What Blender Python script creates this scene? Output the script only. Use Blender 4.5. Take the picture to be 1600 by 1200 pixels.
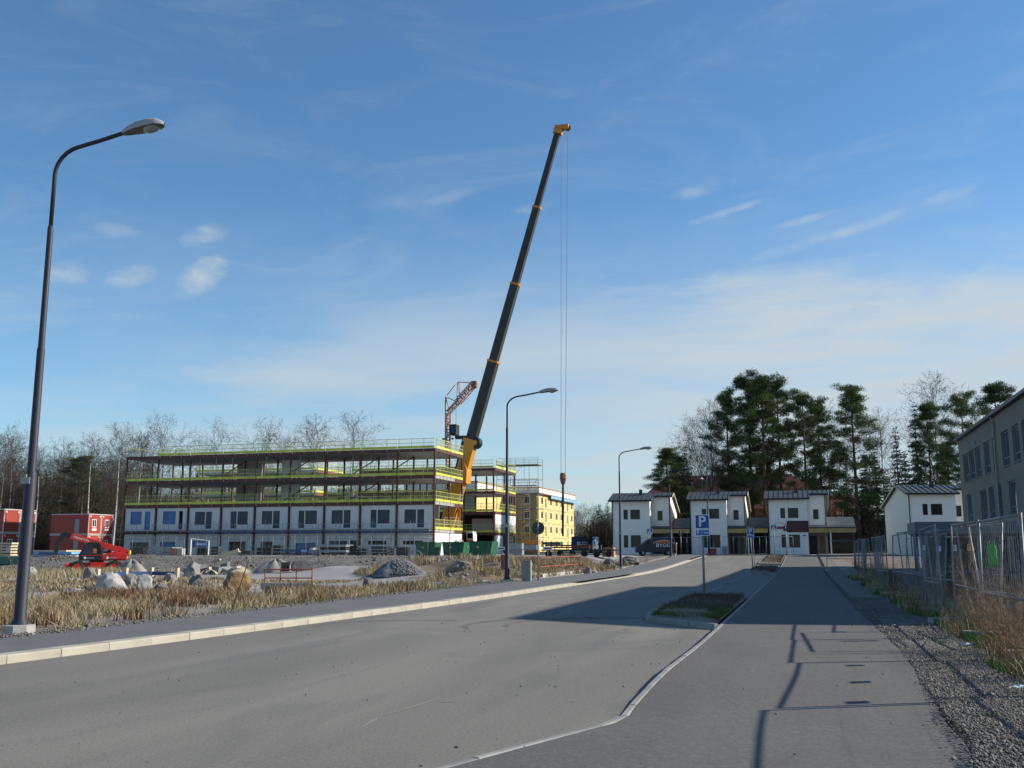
import bpy, math, random
import numpy as np
from mathutils import Vector, Matrix
R = math.radians
rnd = random.Random(7)
npr = np.random.RandomState(11)
for o in list(bpy.data.objects):
    bpy.data.objects.remove(o)
SC = bpy.context.scene
COL = SC.collection

# ------------------------------------------------------------------ camera
# world frame: +Y runs along the road, +X to its right, metres; the camera stands on the path at x=0, y=0
EYE = 1.6
FPX, HOR = 1555.0, 858.0
PITCH = math.atan((HOR - 600) / FPX)
YAW = math.atan((1255.0 - 800) / math.hypot(FPX, HOR - 600))
cam_d = bpy.data.cameras.new('camera')
cam_d.sensor_width = 36.0
cam_d.lens = 36.0 * FPX / 1600.0
cam_d.clip_start = 0.1
cam_d.clip_end = 6000
cam = bpy.data.objects.new('camera', cam_d)
cam.location = (0, 0, EYE)
cam.rotation_euler = (math.pi / 2 + PITCH, 0, YAW)
COL.objects.link(cam)
SC.camera = cam

# ------------------------------------------------------------------ sun, sky, exposure
SUN_EL = R(29.5)
SUN_AZ = R(24.0)            # from +X towards +Y
sdir = Vector((math.cos(SUN_AZ) * math.cos(SUN_EL), math.sin(SUN_AZ) * math.cos(SUN_EL), math.sin(SUN_EL)))
sun_d = bpy.data.lights.new('sun', 'SUN')
sun_d.energy = 4.6
sun_d.angle = R(0.53)
sun_d.color = (1.0, 0.93, 0.82)
sun = bpy.data.objects.new('sun', sun_d)
sun.rotation_euler = sdir.to_track_quat('Z', 'Y').to_euler()
COL.objects.link(sun)

world = bpy.data.worlds.new('World')
SC.world = world
world.use_nodes = True
wn, wl = world.node_tree.nodes, world.node_tree.links
wn.clear()
def wnode(t, **kw):
    n = wn.new(t)
    for k, v in kw.items():
        setattr(n, k, v)
    return n
def wmath(op, a, b=None, c=None, clamp=False):
    n = wnode('ShaderNodeMath', operation=op, use_clamp=clamp)
    for i, v in enumerate((a, b, c)):
        if v is None:
            continue
        if isinstance(v, (int, float)):
            n.inputs[i].default_value = v
        else:
            wl.new(v, n.inputs[i])
    return n.outputs[0]
def wramp(v, lo, hi, a=0.0, b=1.0):
    n = wnode('ShaderNodeMapRange', interpolation_type='SMOOTHSTEP')
    wl.new(v, n.inputs[0])
    for i, q in enumerate((lo, hi, a, b)):
        n.inputs[i + 1].default_value = q
    return n.outputs[0]
sky = wnode('ShaderNodeTexSky', sky_type='NISHITA')
sky.sun_disc = False
sky.sun_elevation = SUN_EL
sky.sun_rotation = R(90) - SUN_AZ
sky.altitude = 50
sky.air_density = 1.0
sky.dust_density = 0.0
sky.ozone_density = 2.2
tc = wnode('ShaderNodeTexCoord')
sep = wnode('ShaderNodeSeparateXYZ')
wl.new(tc.outputs['Generated'], sep.inputs[0])
dx, dy, dz = sep.outputs
elev = wmath('ARCSINE', dz)
azim = wmath('ARCTAN2', dx, dy)
def wcomb(x, y, z=0.0):
    n = wnode('ShaderNodeCombineXYZ')
    for i, v in enumerate((x, y, z)):
        if isinstance(v, (int, float)):
            n.inputs[i].default_value = v
        else:
            wl.new(v, n.inputs[i])
    return n.outputs[0]
def wnoise(vec, scale, detail=5, rough=0.55, dist=0.0):
    n = wnode('ShaderNodeTexNoise')
    wl.new(vec, n.inputs['Vector'])
    n.inputs['Scale'].default_value = scale
    n.inputs['Detail'].default_value = detail
    n.inputs['Roughness'].default_value = rough
    n.inputs['Distortion'].default_value = dist
    return n.outputs['Fac']
# high cloud sheet on a plane overhead: far parts crowd together towards the horizon
den = wmath('ADD', wmath('MAXIMUM', dz, 0.0), 0.10)
px_, py_ = wmath('DIVIDE', dx, den), wmath('DIVIDE', dy, den)
plane = wcomb(wmath('MULTIPLY', px_, 0.45), py_)
veil_n = wnoise(plane, 0.62, 6, 0.58, 0.4)
veil = wramp(veil_n, 0.40, 0.64)
low = wmath('MULTIPLY', wramp(elev, 0.36, 0.13), wramp(elev, 0.0, 0.07, 0.45, 1.0))
veil = wmath('MULTIPLY', wmath('MULTIPLY', wmath('MULTIPLY', veil, low), wramp(azim, -0.86, -0.45, 0.45, 1.0)), 0.78)
thin = wmath('MULTIPLY', wramp(wnoise(wcomb(wmath('ADD', wmath('MULTIPLY', azim, 3.0), wmath('MULTIPLY', elev, -2.5)), wmath('MULTIPLY', elev, 11.0)), 1.5, 7, 0.66, 0.8), 0.44, 0.74), wramp(elev, 0.20, 0.42, 0.22, 0.11))
bank_edge = wmath('ADD', elev, wmath('MULTIPLY', wmath('SUBTRACT', wnoise(wcomb(wmath('MULTIPLY', azim, 3.0), wmath('MULTIPLY', elev, 14.0)), 1.6, 6, 0.6, 0.5), 0.5), 0.16))
haze = wmath('MULTIPLY', wramp(elev, 0.30, 0.05), wmath('MULTIPLY', wmath('ADD', wmath('MULTIPLY', veil_n, 0.6), 0.08), wramp(azim, -0.86, -0.45, 0.25, 1.0)))
streak = wramp(wnoise(wcomb(wmath('ADD', wmath('MULTIPLY', azim, 3.5), wmath('MULTIPLY', elev, -4.0)), wmath('MULTIPLY', elev, 26.0)), 1.7, 5, 0.62, 0.7), 0.30, 0.68, 0.55, 1.0)
bank = wmath('MULTIPLY', wmath('MULTIPLY', wmath('MULTIPLY', wramp(bank_edge, 0.285, 0.205), streak), wramp(azim, -0.42, 0.02)), wramp(elev, 0.04, 0.17, 0.5, 0.95))
# small separate cloudlets: (azimuth deg from road, elevation deg, half-width, half-height, tilt, strength)
cam_yaw = math.degrees(YAW)
def pix_dir(px, py):
    cx, cy = (px - 800) / FPX, (600 - py) / FPX
    v = Vector((cx, math.cos(PITCH) - cy * math.sin(PITCH), math.sin(PITCH) + cy * math.cos(PITCH))).normalized()
    return math.atan2(v.x, v.y) - YAW, math.asin(v.z)
warp_n = wnoise(wcomb(wmath('MULTIPLY', azim, 22.0), wmath('MULTIPLY', elev, 30.0)), 1.2, 5, 0.62, 0.3)
fine_n = wnoise(wcomb(wmath('MULTIPLY', azim, 34.0), wmath('MULTIPLY', elev, 80.0)), 1.0, 3, 0.55, 0.3)
clouds = [veil, thin, bank, haze]
for (cx, cy, hw, hh, tilt, s) in [(315, 432, 46, 20, 38, .62), (205, 433, 34, 15, 14, .55), (318, 366, 38, 14, 20, .42), (100, 424, 32, 14, 5, .5), (180, 358, 28, 11, 0, .2),
                                  (700, 308, 40, 8, 15, .16), (830, 325, 30, 8, 8, .28), (1130, 333, 66, 6, 14, .36), (1265, 341, 52, 6, 11, .36), (1350, 352, 60, 8, 14, .36),
                                  (1480, 306, 40, 8, 12, .25), (1090, 299, 40, 9, 8, .25), (1240, 385, 80, 9, 14, .2), (1600, 470, 130, 40, -12, .45), (620, 318, 60, 14, 8, .10)]:
    a0, e0 = pix_dir(cx, cy)
    t = R(tilt)
    ua = wmath('SUBTRACT', azim, a0)
    ue = wmath('SUBTRACT', elev, e0)
    u = wmath('ADD', wmath('MULTIPLY', ua, math.cos(t)), wmath('MULTIPLY', ue, math.sin(t)))
    v = wmath('SUBTRACT', wmath('MULTIPLY', ue, math.cos(t)), wmath('MULTIPLY', ua, math.sin(t)))
    u = wmath('DIVIDE', u, hw / FPX)
    v = wmath('DIVIDE', v, hh / FPX)
    d2 = wmath('ADD', wmath('MULTIPLY', u, u), wmath('MULTIPLY', v, v))
    d2 = wmath('ADD', d2, wmath('MULTIPLY', wmath('SUBTRACT', warp_n, 0.5), 3.6))
    m = wmath('MULTIPLY', wramp(d2, 1.7, -1.0), wramp(fine_n, 0.25, 0.62, 0.35, 1.0))
    clouds.append(wmath('MULTIPLY', m, min(.95, s * 1.3)))
tot = clouds[0]
for c in clouds[1:]:
    tot = wmath('SUBTRACT', wmath('ADD', tot, c), wmath('MULTIPLY', tot, c))
mixc = wnode('ShaderNodeMix', data_type='RGBA')
wl.new(tot, mixc.inputs[0])
tint = wnode('ShaderNodeMix', data_type='RGBA', blend_type='MULTIPLY')
tint.inputs[0].default_value = 1.0
wl.new(sky.outputs[0], tint.inputs[6])
tint.inputs[7].default_value = (0.76, 1.06, 1.22, 1)
wl.new(tint.outputs[2], mixc.inputs[6])
mixc.inputs[7].default_value = (4.8, 5.4, 5.75, 1)
bg = wnode('ShaderNodeBackground')
bg.inputs['Strength'].default_value = 0.085
wl.new(mixc.outputs[2], bg.inputs['Color'])
wo = wnode('ShaderNodeOutputWorld')
wl.new(bg.outputs[0], wo.inputs[0])
world.cycles.sampling_method = 'MANUAL'
world.cycles.sample_map_resolution = 256

SC.view_settings.view_transform = 'Standard'
SC.view_settings.look = 'None'
SC.view_settings.exposure = 0.5
SC.view_settings.gamma = 1.0
SC.view_settings.use_curve_mapping = False
SC.cycles.use_denoising = True
SC.cycles.max_bounces = 6
SC.cycles.diffuse_bounces = 3
SC.cycles.transparent_max_bounces = 8

# ------------------------------------------------------------------ layout helpers: where a sight line meets a distance or the ground
CF = Vector((-math.sin(YAW) * math.cos(PITCH), math.cos(YAW) * math.cos(PITCH), math.sin(PITCH)))
CR = Vector((math.cos(YAW), math.sin(YAW), 0))
CU = CR.cross(CF)
def sight(px, py):
    return CF + CR * ((px - 800) / FPX) + CU * ((600 - py) / FPX)
def at(px, py, Y):
    r = sight(px, py)
    return Vector((0, 0, EYE)) + r * (Y / r.y)
def atX(px, py, X):
    r = sight(px, py)
    return Vector((0, 0, EYE)) + r * (X / r.x)
def sst(a, b, v):
    t = min(1, max(0, (v - a) / (b - a)))
    return t * t * (3 - 2 * t)
def S(Y):                                   # the street climbs a metre towards the houses
    return sst(62, 120, Y) * 1.0
def gnd(px, py, fn=None):
    z = 0.0
    r = sight(px, py)
    for i in range(60):
        t = (z - EYE) / min(r.z, -1e-4)
        q = Vector((0, 0, EYE)) + r * t
        z = 0.5 * z + 0.5 * (fn(q.x, q.y) if fn else S(q.y))
    return q

# ------------------------------------------------------------------ mesh helpers
class MB:
    def __init__(self):
        self.v, self.f, self.mi, self.m = [], [], [], 0
    def add(self, vs, fs):
        b = len(self.v)
        self.v += [tuple(p) for p in vs]
        for q in fs:
            self.f.append(tuple(i + b for i in q))
            self.mi.append(self.m)
        return self
    def box(self, x0, x1, y0, y1, z0, z1):
        vs = [(x, y, z) for z in (z0, z1) for y in (y0, y1) for x in (x0, x1)]
        return self.add(vs, [(0, 2, 3, 1), (4, 5, 7, 6), (0, 1, 5, 4), (2, 6, 7, 3), (0, 4, 6, 2), (1, 3, 7, 5)])
    def cbox(self, c, s, rot=None):
        vs = []
        for z in (-.5, .5):
            for y in (-.5, .5):
                for x in (-.5, .5):
                    p = Vector((x * s[0], y * s[1], z * s[2]))
                    if rot is not None:
                        p = rot @ p
                    vs.append(p + Vector(c))
        return self.add(vs, [(0, 2, 3, 1), (4, 5, 7, 6), (0, 1, 5, 4), (2, 6, 7, 3), (0, 4, 6, 2), (1, 3, 7, 5)])
    def tube(self, p0, p1, r0, r1=None, n=6, cap=True):
        return self.path([p0, p1], [r0, r0 if r1 is None else r1], n, cap)
    def path(self, pts, rads, n=8, cap=True):
        pts = [Vector(p) for p in pts]
        if not hasattr(rads, '__len__'):
            rads = [rads] * len(pts)
        vs, fs = [], []
        up = None
        for i, p in enumerate(pts):
            d = (pts[min(i + 1, len(pts) - 1)] - pts[max(i - 1, 0)]).normalized()
            if up is None:
                up = Vector((0, 0, 1)) if abs(d.z) < .9 else Vector((1, 0, 0))
            a = d.cross(up)
            if a.length < 1e-5:
                a = d.cross(Vector((0, 1, 0)))
            a.normalize()
            up = a.cross(d).normalized()
            for k in range(n):
                t = 2 * math.pi * (k + .5) / n
                vs.append(p + (a * math.cos(t) + up * math.sin(t)) * rads[i])
        for i in range(len(pts) - 1):
            for k in range(n):
                k2 = (k + 1) % n
                fs.append((i * n + k, i * n + k2, (i + 1) * n + k2, (i + 1) * n + k))
        if cap:
            fs.append(tuple(range(n - 1, -1, -1)))
            fs.append(tuple((len(pts) - 1) * n + k for k in range(n)))
        return self.add(vs, fs)
    def prism(self, poly, axis, a, b):
        """poly: list of 2D points in the plane across axis ('x': (y,z), 'y': (x,z), 'z': (x,y)), run from a to b."""
        n = len(poly)
        mk = {'x': lambda u, v, t: (t, u, v), 'y': lambda u, v, t: (u, t, v), 'z': lambda u, v, t: (u, v, t)}[axis]
        vs = [mk(u, v, a) for u, v in poly] + [mk(u, v, b) for u, v in poly]
        fs = [tuple(range(n)), tuple(range(2 * n - 1, n - 1, -1))]
        for i in range(n):
            j = (i + 1) % n
            fs.append((i, i + n, j + n, j))
        return self.add(vs, fs)
    def quad(self, a, b, c, d):
        return self.add([a, b, c, d], [(0, 1, 2, 3)])
    def mesh(self, name, smooth=False):
        me = bpy.data.meshes.new(name)
        me.from_pydata(self.v, [], self.f)
        if smooth:
            me.polygons.foreach_set('use_smooth', [True] * len(me.polygons))
        if any(self.mi):
            me.polygons.foreach_set('material_index', self.mi)
        me.validate()
        fix_normals(me)
        me.update()
        return me
    def build(self, name, mats, parent=None, loc=(0, 0, 0), rot=(0, 0, 0), smooth=False, bevel=0, kind=None):
        me = self.mesh(name, smooth)
        for m in (mats if isinstance(mats, (list, tuple)) else [mats]):
            me.materials.append(m)
        o = link(name, me, parent, loc, rot)
        if bevel:
            b = o.modifiers.new('bevel', 'BEVEL')
            b.width = bevel
            b.segments = 2
            b.limit_method = 'ANGLE'
        if kind:
            o['kind'] = kind
        return o
import bmesh
def fix_normals(me):
    bm = bmesh.new()
    bm.from_mesh(me)
    bmesh.ops.recalc_face_normals(bm, faces=bm.faces)
    bm.to_mesh(me)
    bm.free()
def link(name, data, parent=None, loc=(0, 0, 0), rot=(0, 0, 0), scale=None):
    o = bpy.data.objects.new(name, data)
    o.location = loc
    o.rotation_euler = rot
    if scale:
        o.scale = scale if hasattr(scale, '__len__') else (scale,) * 3
    if parent:
        o.parent = parent
    COL.objects.link(o)
    return o
def tag(o, label, cat, group=None):
    o['label'] = label
    o['category'] = cat
    if group:
        o['group'] = group
    return o
def thing(name, label, cat, loc=(0, 0, 0), rz=0.0, group=None, scale=None):
    o = link(name, None, None, loc, (0, 0, rz), scale)
    o.empty_display_size = 0.3
    return tag(o, label, cat, group)
def struct(o, kind='structure'):
    o['kind'] = kind
    return o
def np_mesh(name, V, F, mats, smooth=False):
    """big meshes straight from arrays; F is (n,3) or (n,4)"""
    V = np.asarray(V, np.float32)
    F = np.asarray(F, np.int32)
    me = bpy.data.meshes.new(name)
    me.vertices.add(len(V))
    me.vertices.foreach_set('co', V.ravel())
    k = F.shape[1]
    me.loops.add(F.size)
    me.loops.foreach_set('vertex_index', F.ravel())
    me.polygons.add(len(F))
    me.polygons.foreach_set('loop_start', np.arange(0, F.size, k, dtype=np.int32))
    if smooth:
        me.polygons.foreach_set('use_smooth', np.ones(len(F), bool))
    me.update(calc_edges=True)
    for m in (mats if isinstance(mats, (list, tuple)) else [mats]):
        me.materials.append(m)
    return me
def text(name, body, size, mat, parent, loc, rot, ext=0.003, align='CENTER', sx=1.0, off=0.0):
    cu = bpy.data.curves.new(name, 'FONT')
    cu.body = body
    cu.size = size
    cu.extrude = ext
    cu.align_x = align
    cu.align_y = 'CENTER'
    cu.materials.append(mat)
    cu.offset = off
    cu.resolution_u = 4
    tmp = bpy.data.objects.new(name, cu)
    COL.objects.link(tmp)
    bpy.context.view_layer.update()
    me = bpy.data.meshes.new_from_object(tmp.evaluated_get(bpy.context.evaluated_depsgraph_get()))
    bpy.data.objects.remove(tmp)
    o = link(name, me, parent, loc, rot)
    o.scale = (sx, 1, 1)
    return o

# ------------------------------------------------------------------ materials
def M(name, col, rough=0.7, var=0.12, scale=3.0, bump=0.0, bscale=40.0, metal=0.0, col2=None, spec=0.4, stretch=(1, 1, 1), coord='Object', fac=(0.35, 0.65), rand=0.0, coat=0.0, detail=5):
    m = bpy.data.materials.new(name)
    m.use_nodes = True
    nt = m.node_tree
    b = nt.nodes['Principled BSDF']
    b.inputs['Roughness'].default_value = rough
    b.inputs['Metallic'].default_value = metal
    b.inputs['Specular IOR Level'].default_value = spec
    if coat:
        b.inputs['Coat Weight'].default_value = coat
    tcn = nt.nodes.new('ShaderNodeTexCoord')
    mp = nt.nodes.new('ShaderNodeMapping')
    mp.inputs['Scale'].default_value = stretch
    nt.links.new(tcn.outputs[coord], mp.inputs[0])
    nz = nt.nodes.new('ShaderNodeTexNoise')
    nz.inputs['Scale'].default_value = scale
    nz.inputs['Detail'].default_value = detail
    nz.inputs['Roughness'].default_value = 0.6
    nt.links.new(mp.outputs[0], nz.inputs['Vector'])
    mr = nt.nodes.new('ShaderNodeMapRange')
    mr.inputs[1].default_value, mr.inputs[2].default_value = fac
    nt.links.new(nz.outputs['Fac'], mr.inputs[0])
    mx = nt.nodes.new('ShaderNodeMix')
    mx.data_type = 'RGBA'
    c1 = tuple(max(0, c * (1 - var)) for c in col)
    c2 = tuple(min(1, c * (1 + var)) for c in col) if col2 is None else col2
    mx.inputs[6].default_value = (*(c1 if col2 is None else col), 1)
    mx.inputs[7].default_value = (*c2, 1)
    nt.links.new(mr.outputs[0], mx.inputs[0])
    out = mx.outputs[2]
    if rand:
        oi = nt.nodes.new('ShaderNodeObjectInfo')
        hs = nt.nodes.new('ShaderNodeHueSaturation')
        r2 = nt.nodes.new('ShaderNodeMapRange')
        r2.inputs[3].default_value, r2.inputs[4].default_value = 1 - rand, 1 + rand
        nt.links.new(oi.outputs['Random'], r2.inputs[0])
        nt.links.new(r2.outputs[0], hs.inputs['Value'])
        nt.links.new(out, hs.inputs['Color'])
        out = hs.outputs[0]
    nt.links.new(out, b.inputs['Base Color'])
    if bump:
        n2 = nt.nodes.new('ShaderNodeTexNoise')
        n2.inputs['Scale'].default_value = bscale
        n2.inputs['Detail'].default_value = 4
        nt.links.new(mp.outputs[0], n2.inputs['Vector'])
        bp = nt.nodes.new('ShaderNodeBump')
        bp.inputs['Strength'].default_value = bump
        bp.inputs['Distance'].default_value = 0.02
        nt.links.new(n2.outputs['Fac'], bp.inputs['Height'])
        nt.links.new(bp.outputs[0], b.inputs['Normal'])
    m['out'] = 1
    return m
def add_layer(m, col, scale, lo, hi, stretch=(1, 1, 1), coord='Object', amount=1.0, detail=6, dist=0.0, mask_axis=None):
    """lay another colour over a material where a noise lies above lo..hi"""
    nt = m.node_tree
    b = nt.nodes['Principled BSDF']
    src = b.inputs['Base Color'].links[0].from_socket
    tcn = nt.nodes.new('ShaderNodeTexCoord')
    mp = nt.nodes.new('ShaderNodeMapping')
    mp.inputs['Scale'].default_value = stretch
    mp.inputs['Location'].default_value = (scale * 3.1, 1.7, scale)
    nt.links.new(tcn.outputs[coord], mp.inputs[0])
    nz = nt.nodes.new('ShaderNodeTexNoise')
    nz.inputs['Scale'].default_value = scale
    nz.inputs['Detail'].default_value = detail
    nz.inputs['Distortion'].default_value = dist
    nt.links.new(mp.outputs[0], nz.inputs['Vector'])
    mr = nt.nodes.new('ShaderNodeMapRange')
    mr.inputs[1].default_value, mr.inputs[2].default_value = lo, hi
    mr.inputs[4].default_value = amount
    nt.links.new(nz.outputs['Fac'], mr.inputs[0])
    mx = nt.nodes.new('ShaderNodeMix')
    mx.data_type = 'RGBA'
    nt.links.new(mr.outputs[0], mx.inputs[0])
    nt.links.new(src, mx.inputs[6])
    mx.inputs[7].default_value = (*col, 1)
    nt.links.new(mx.outputs[2], b.inputs['Base Color'])
    return m
def glass(name, col=(0.02, 0.025, 0.03), rough=0.06):
    m = M(name, col, rough, 0.3, 0.6, spec=0.9)
    return m

MT = {}
def mt(name, *a, **k):
    MT[name] = M(name, *a, **k)
    return MT[name]
mt('asphalt_road', (0.165, 0.154, 0.130), 0.88, 0.10, 0.35, 0.35, 260, stretch=(1, 0.25, 1), coord='Object')
add_layer(MT['asphalt_road'], (0.216, 0.202, 0.170), 0.5, 0.46, 0.66, (1.2, 0.16, 1), amount=0.9)
add_layer(MT['asphalt_road'], (0.105, 0.10, 0.095), 1.1, 0.56, 0.70, (1.0, 0.09, 1), amount=0.6)
add_layer(MT['asphalt_road'], (0.22, 0.21, 0.20), 170, 0.60, 0.70, amount=0.5, detail=2)
add_layer(MT['asphalt_road'], (0.06, 0.058, 0.056), 120, 0.64, 0.72, amount=0.45, detail=2)
add_layer(MT['asphalt_road'], (0.115, 0.108, 0.098), 0.55, 0.52, 0.68, (1, .6, 1), amount=0.45, dist=1.2)
add_layer(MT['asphalt_road'], (0.225, 0.213, 0.19), 22, 0.47, 0.64, amount=0.5, detail=5)
add_layer(MT['asphalt_road'], (0.085, 0.08, 0.073), 36, 0.50, 0.64, amount=0.5, detail=5)
mt('asphalt_path', (0.110, 0.105, 0.096), 0.88, 0.10, 0.5, 0.4, 240, stretch=(1, 0.4, 1))
add_layer(MT['asphalt_path'], (0.138, 0.131, 0.119), 0.8, 0.5, 0.75, (1, 0.2, 1), amount=0.7)
add_layer(MT['asphalt_path'], (0.19, 0.185, 0.18), 170, 0.60, 0.70, amount=0.5, detail=2)
add_layer(MT['asphalt_path'], (0.05, 0.05, 0.05), 120, 0.63, 0.72, amount=0.5, detail=2)
add_layer(MT['asphalt_path'], (0.17, 0.163, 0.15), 22, 0.47, 0.64, amount=0.5, detail=5)
add_layer(MT['asphalt_path'], (0.06, 0.058, 0.053), 36, 0.50, 0.64, amount=0.5, detail=5)
add_layer(MT['asphalt_path'], (0.085, 0.082, 0.076), 0.6, 0.55, 0.7, (1, .5, 1), amount=0.5, dist=1.0)
mt('asphalt_walk', (0.128, 0.128, 0.126), 0.9, 0.10, 0.6, 0.4, 200)
add_layer(MT['asphalt_walk'], (0.17, 0.168, 0.16), 0.9, 0.5, 0.75, amount=0.5)
mt('kerb_granite', (0.385, 0.36, 0.29), 0.85, 0.10, 1.5, 0.25, 90, rand=0.05)
add_layer(MT['kerb_granite'], (0.34, 0.32, 0.28), 60, 0.55, 0.75, amount=0.4)
add_layer(MT['kerb_granite'], (0.22, 0.20, 0.165), 2.0, 0.52, 0.70, amount=0.55)
mt('kerb_grey', (0.25, 0.245, 0.23), 0.85, 0.12, 1.5, 0.25, 90, rand=0.08)
mt('soil', (0.16, 0.135, 0.105), 0.95, 0.25, 0.4, 0.6, 14)
add_layer(MT['soil'], (0.25, 0.235, 0.21), 0.12, 0.45, 0.62, amount=0.9)
add_layer(MT['soil'], (0.30, 0.29, 0.27), 3.0, 0.55, 0.72, amount=0.5)
mt('lot_gravel', (0.27, 0.262, 0.25), 0.95, 0.12, 0.25, 0.5, 30)
add_layer(MT['lot_gravel'], (0.20, 0.19, 0.175), 0.3, 0.5, 0.7, (1, 2, 1), amount=0.7)
mt('rubble', (0.135, 0.124, 0.108), 0.95, 0.3, 1.2, 0.8, 7)
add_layer(MT['rubble'], (0.22, 0.205, 0.18), 3.5, 0.56, 0.68, amount=0.7)
add_layer(MT['rubble'], (0.10, 0.095, 0.09), 0.5, 0.5, 0.7, amount=0.6)
mt('gravel_verge', (0.17, 0.155, 0.132), 0.95, 0.25, 6.0, 0.9, 45)
add_layer(MT['gravel_verge'], (0.12, 0.11, 0.095), 30, 0.5, 0.66, amount=0.7, detail=2)
mt('gravel_pile', (0.165, 0.165, 0.168), 0.95, 0.25, 4.0, 0.9, 20)
mt('sand_pile', (0.27, 0.25, 0.215), 0.95, 0.15, 1.0, 0.5, 25)
mt('earth', (0.17, 0.13, 0.09), 0.95, 0.3, 0.8, 0.8, 8)
mt('stone', (0.235, 0.22, 0.20), 0.9, 0.28, 1.6, 0.7, 6, rand=0.22)
mt('stone_dark', (0.14, 0.135, 0.13), 0.9, 0.3, 1.6, 0.7, 6, rand=0.15)
mt('stone_rust', (0.13, 0.09, 0.06), 0.9, 0.3, 1.3, 0.7, 5, col2=(0.30, 0.17, 0.07))
mt('stone_white', (0.31, 0.30, 0.285), 0.9, 0.2, 1.6, 0.6, 6, rand=0.1)
mt('pebble', (0.175, 0.162, 0.14), 0.9, 0.3, 9, rand=0.0)
add_layer(MT['pebble'], (0.11, 0.105, 0.095), 14.0, 0.48, 0.58, amount=0.8, detail=2)
mt('dry_grass', (0.35, 0.285, 0.17), 0.9, 0.28, 0.9, spec=0.15)
add_layer(MT['dry_grass'], (0.19, 0.14, 0.085), 0.9, 0.48, 0.62, amount=0.75)
add_layer(MT['dry_grass'], (0.42, 0.37, 0.25), 9.0, 0.52, 0.66, amount=0.6)
mt('brown_weed', (0.15, 0.082, 0.048), 0.9, 0.3, 1.5, spec=0.1)
mt('weed_stem', (0.27, 0.19, 0.115), 0.9, 0.25, 2.0, spec=0.15)
mt('green_grass', (0.085, 0.135, 0.03), 0.85, 0.35, 1.5, spec=0.2)
mt('lawn', (0.075, 0.10, 0.035), 0.95, 0.3, 0.6, 0.5, 30)
mt('shrub_twig', (0.12, 0.096, 0.072), 0.9, 0.25, 2.0, spec=0.15)
mt('lamp_pole', (0.030, 0.032, 0.048), 0.55, 0.15, 2.0, spec=0.3)
mt('lamp_grey', (0.32, 0.33, 0.33), 0.5, 0.08, 3)
mt('lamp_under', (0.10, 0.105, 0.11), 0.5, 0.1, 3)
mt('lamp_lens', (0.22, 0.23, 0.23), 0.15, 0.1, 3, spec=0.8)
mt('concrete', (0.36, 0.35, 0.325), 0.9, 0.15, 1.6, 0.3, 30)
mt('concrete_slab', (0.36, 0.355, 0.345), 0.9, 0.12, 0.5, 0.2, 20)
mt('steel_red', (0.10, 0.035, 0.028), 0.6, 0.2, 1.5)
mt('galv', (0.20, 0.205, 0.21), 0.5, 0.3, 4, metal=0.15)
mt('galv_dull', (0.25, 0.26, 0.265), 0.6, 0.12, 4, metal=0.3)
mt('scaffold', (0.30, 0.31, 0.31), 0.55, 0.2, 3, metal=0.4)
mt('rail_yellow', (0.47, 0.48, 0.17), 0.6, 0.15, 1.2)
mt('toe_yellow', (0.56, 0.56, 0.08), 0.6, 0.2, 0.8)
mt('panel_white', (0.66, 0.64, 0.61), 0.7, 0.05, 0.6)
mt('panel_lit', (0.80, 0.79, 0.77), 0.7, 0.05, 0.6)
mt('wrap_blue', (0.08, 0.16, 0.33), 0.5, 0.2, 2)
mt('glass', (0.034, 0.048, 0.078), 0.15, 0.35, 0.5, spec=0.2)
mt('glass_dark', (0.012, 0.013, 0.015), 0.10, 0.3, 0.7, spec=0.28)
mt('glass_school', (0.05, 0.07, 0.10), 0.08, 0.3, 0.6, spec=0.5)
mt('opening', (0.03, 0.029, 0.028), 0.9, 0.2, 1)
mt('wood_new', (0.55, 0.42, 0.24), 0.8, 0.18, 2, stretch=(1, 1, 4))
mt('wood_old', (0.30, 0.25, 0.19), 0.9, 0.2, 2)
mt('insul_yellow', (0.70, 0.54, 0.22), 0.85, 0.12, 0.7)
mt('insul_shaded', (0.27, 0.21, 0.09), 0.9, 0.2, 0.6)  # darkened insulation yellow: shade of the front wall put into the colour
mt('insul_edge', (0.78, 0.62, 0.30), 0.85, 0.1, 0.7)
mt('crane_yellow', (0.62, 0.27, 0.02), 0.45, 0.1, 1.5, coat=0.2)
mt('crane_black', (0.030, 0.029, 0.028), 0.5, 0.2, 1.0)
mt('crane_orange', (0.55, 0.20, 0.03), 0.5, 0.15, 1.5)
mt('tower_orange', (0.42, 0.20, 0.11), 0.6, 0.25, 1.5)
mt('cable', (0.10, 0.10, 0.105), 0.5, 0.1, 2)
mt('hook_brown', (0.20, 0.09, 0.06), 0.6, 0.2, 2)
mt('rust', (0.20, 0.085, 0.05), 0.8, 0.3, 2)
mt('barrier_red', (0.33, 0.085, 0.055), 0.65, 0.25, 2)
mt('cont_red', (0.31, 0.038, 0.025), 0.55, 0.08, 0.8)
mt('cont_trim', (0.50, 0.48, 0.46), 0.6, 0.1, 1)
mt('cont_blue', (0.02, 0.055, 0.17), 0.5, 0.1, 0.8)
mt('cont_lightblue', (0.16, 0.40, 0.70), 0.5, 0.08, 0.8)
mt('skip_green', (0.015, 0.10, 0.045), 0.5, 0.2, 1.0)
mt('machine_red', (0.52, 0.015, 0.012), 0.3, 0.08, 1.0, coat=0.4)
mt('machine_black', (0.018, 0.018, 0.02), 0.45, 0.2, 1.0)
mt('rubber', (0.022, 0.022, 0.022), 0.85, 0.2, 3)
mt('white', (0.80, 0.80, 0.78), 0.6, 0.04, 1)
mt('sign_white', (0.78, 0.78, 0.76), 0.45, 0.03, 1)
mt('sign_blue', (0.018, 0.075, 0.33), 0.4, 0.06, 2)
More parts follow.
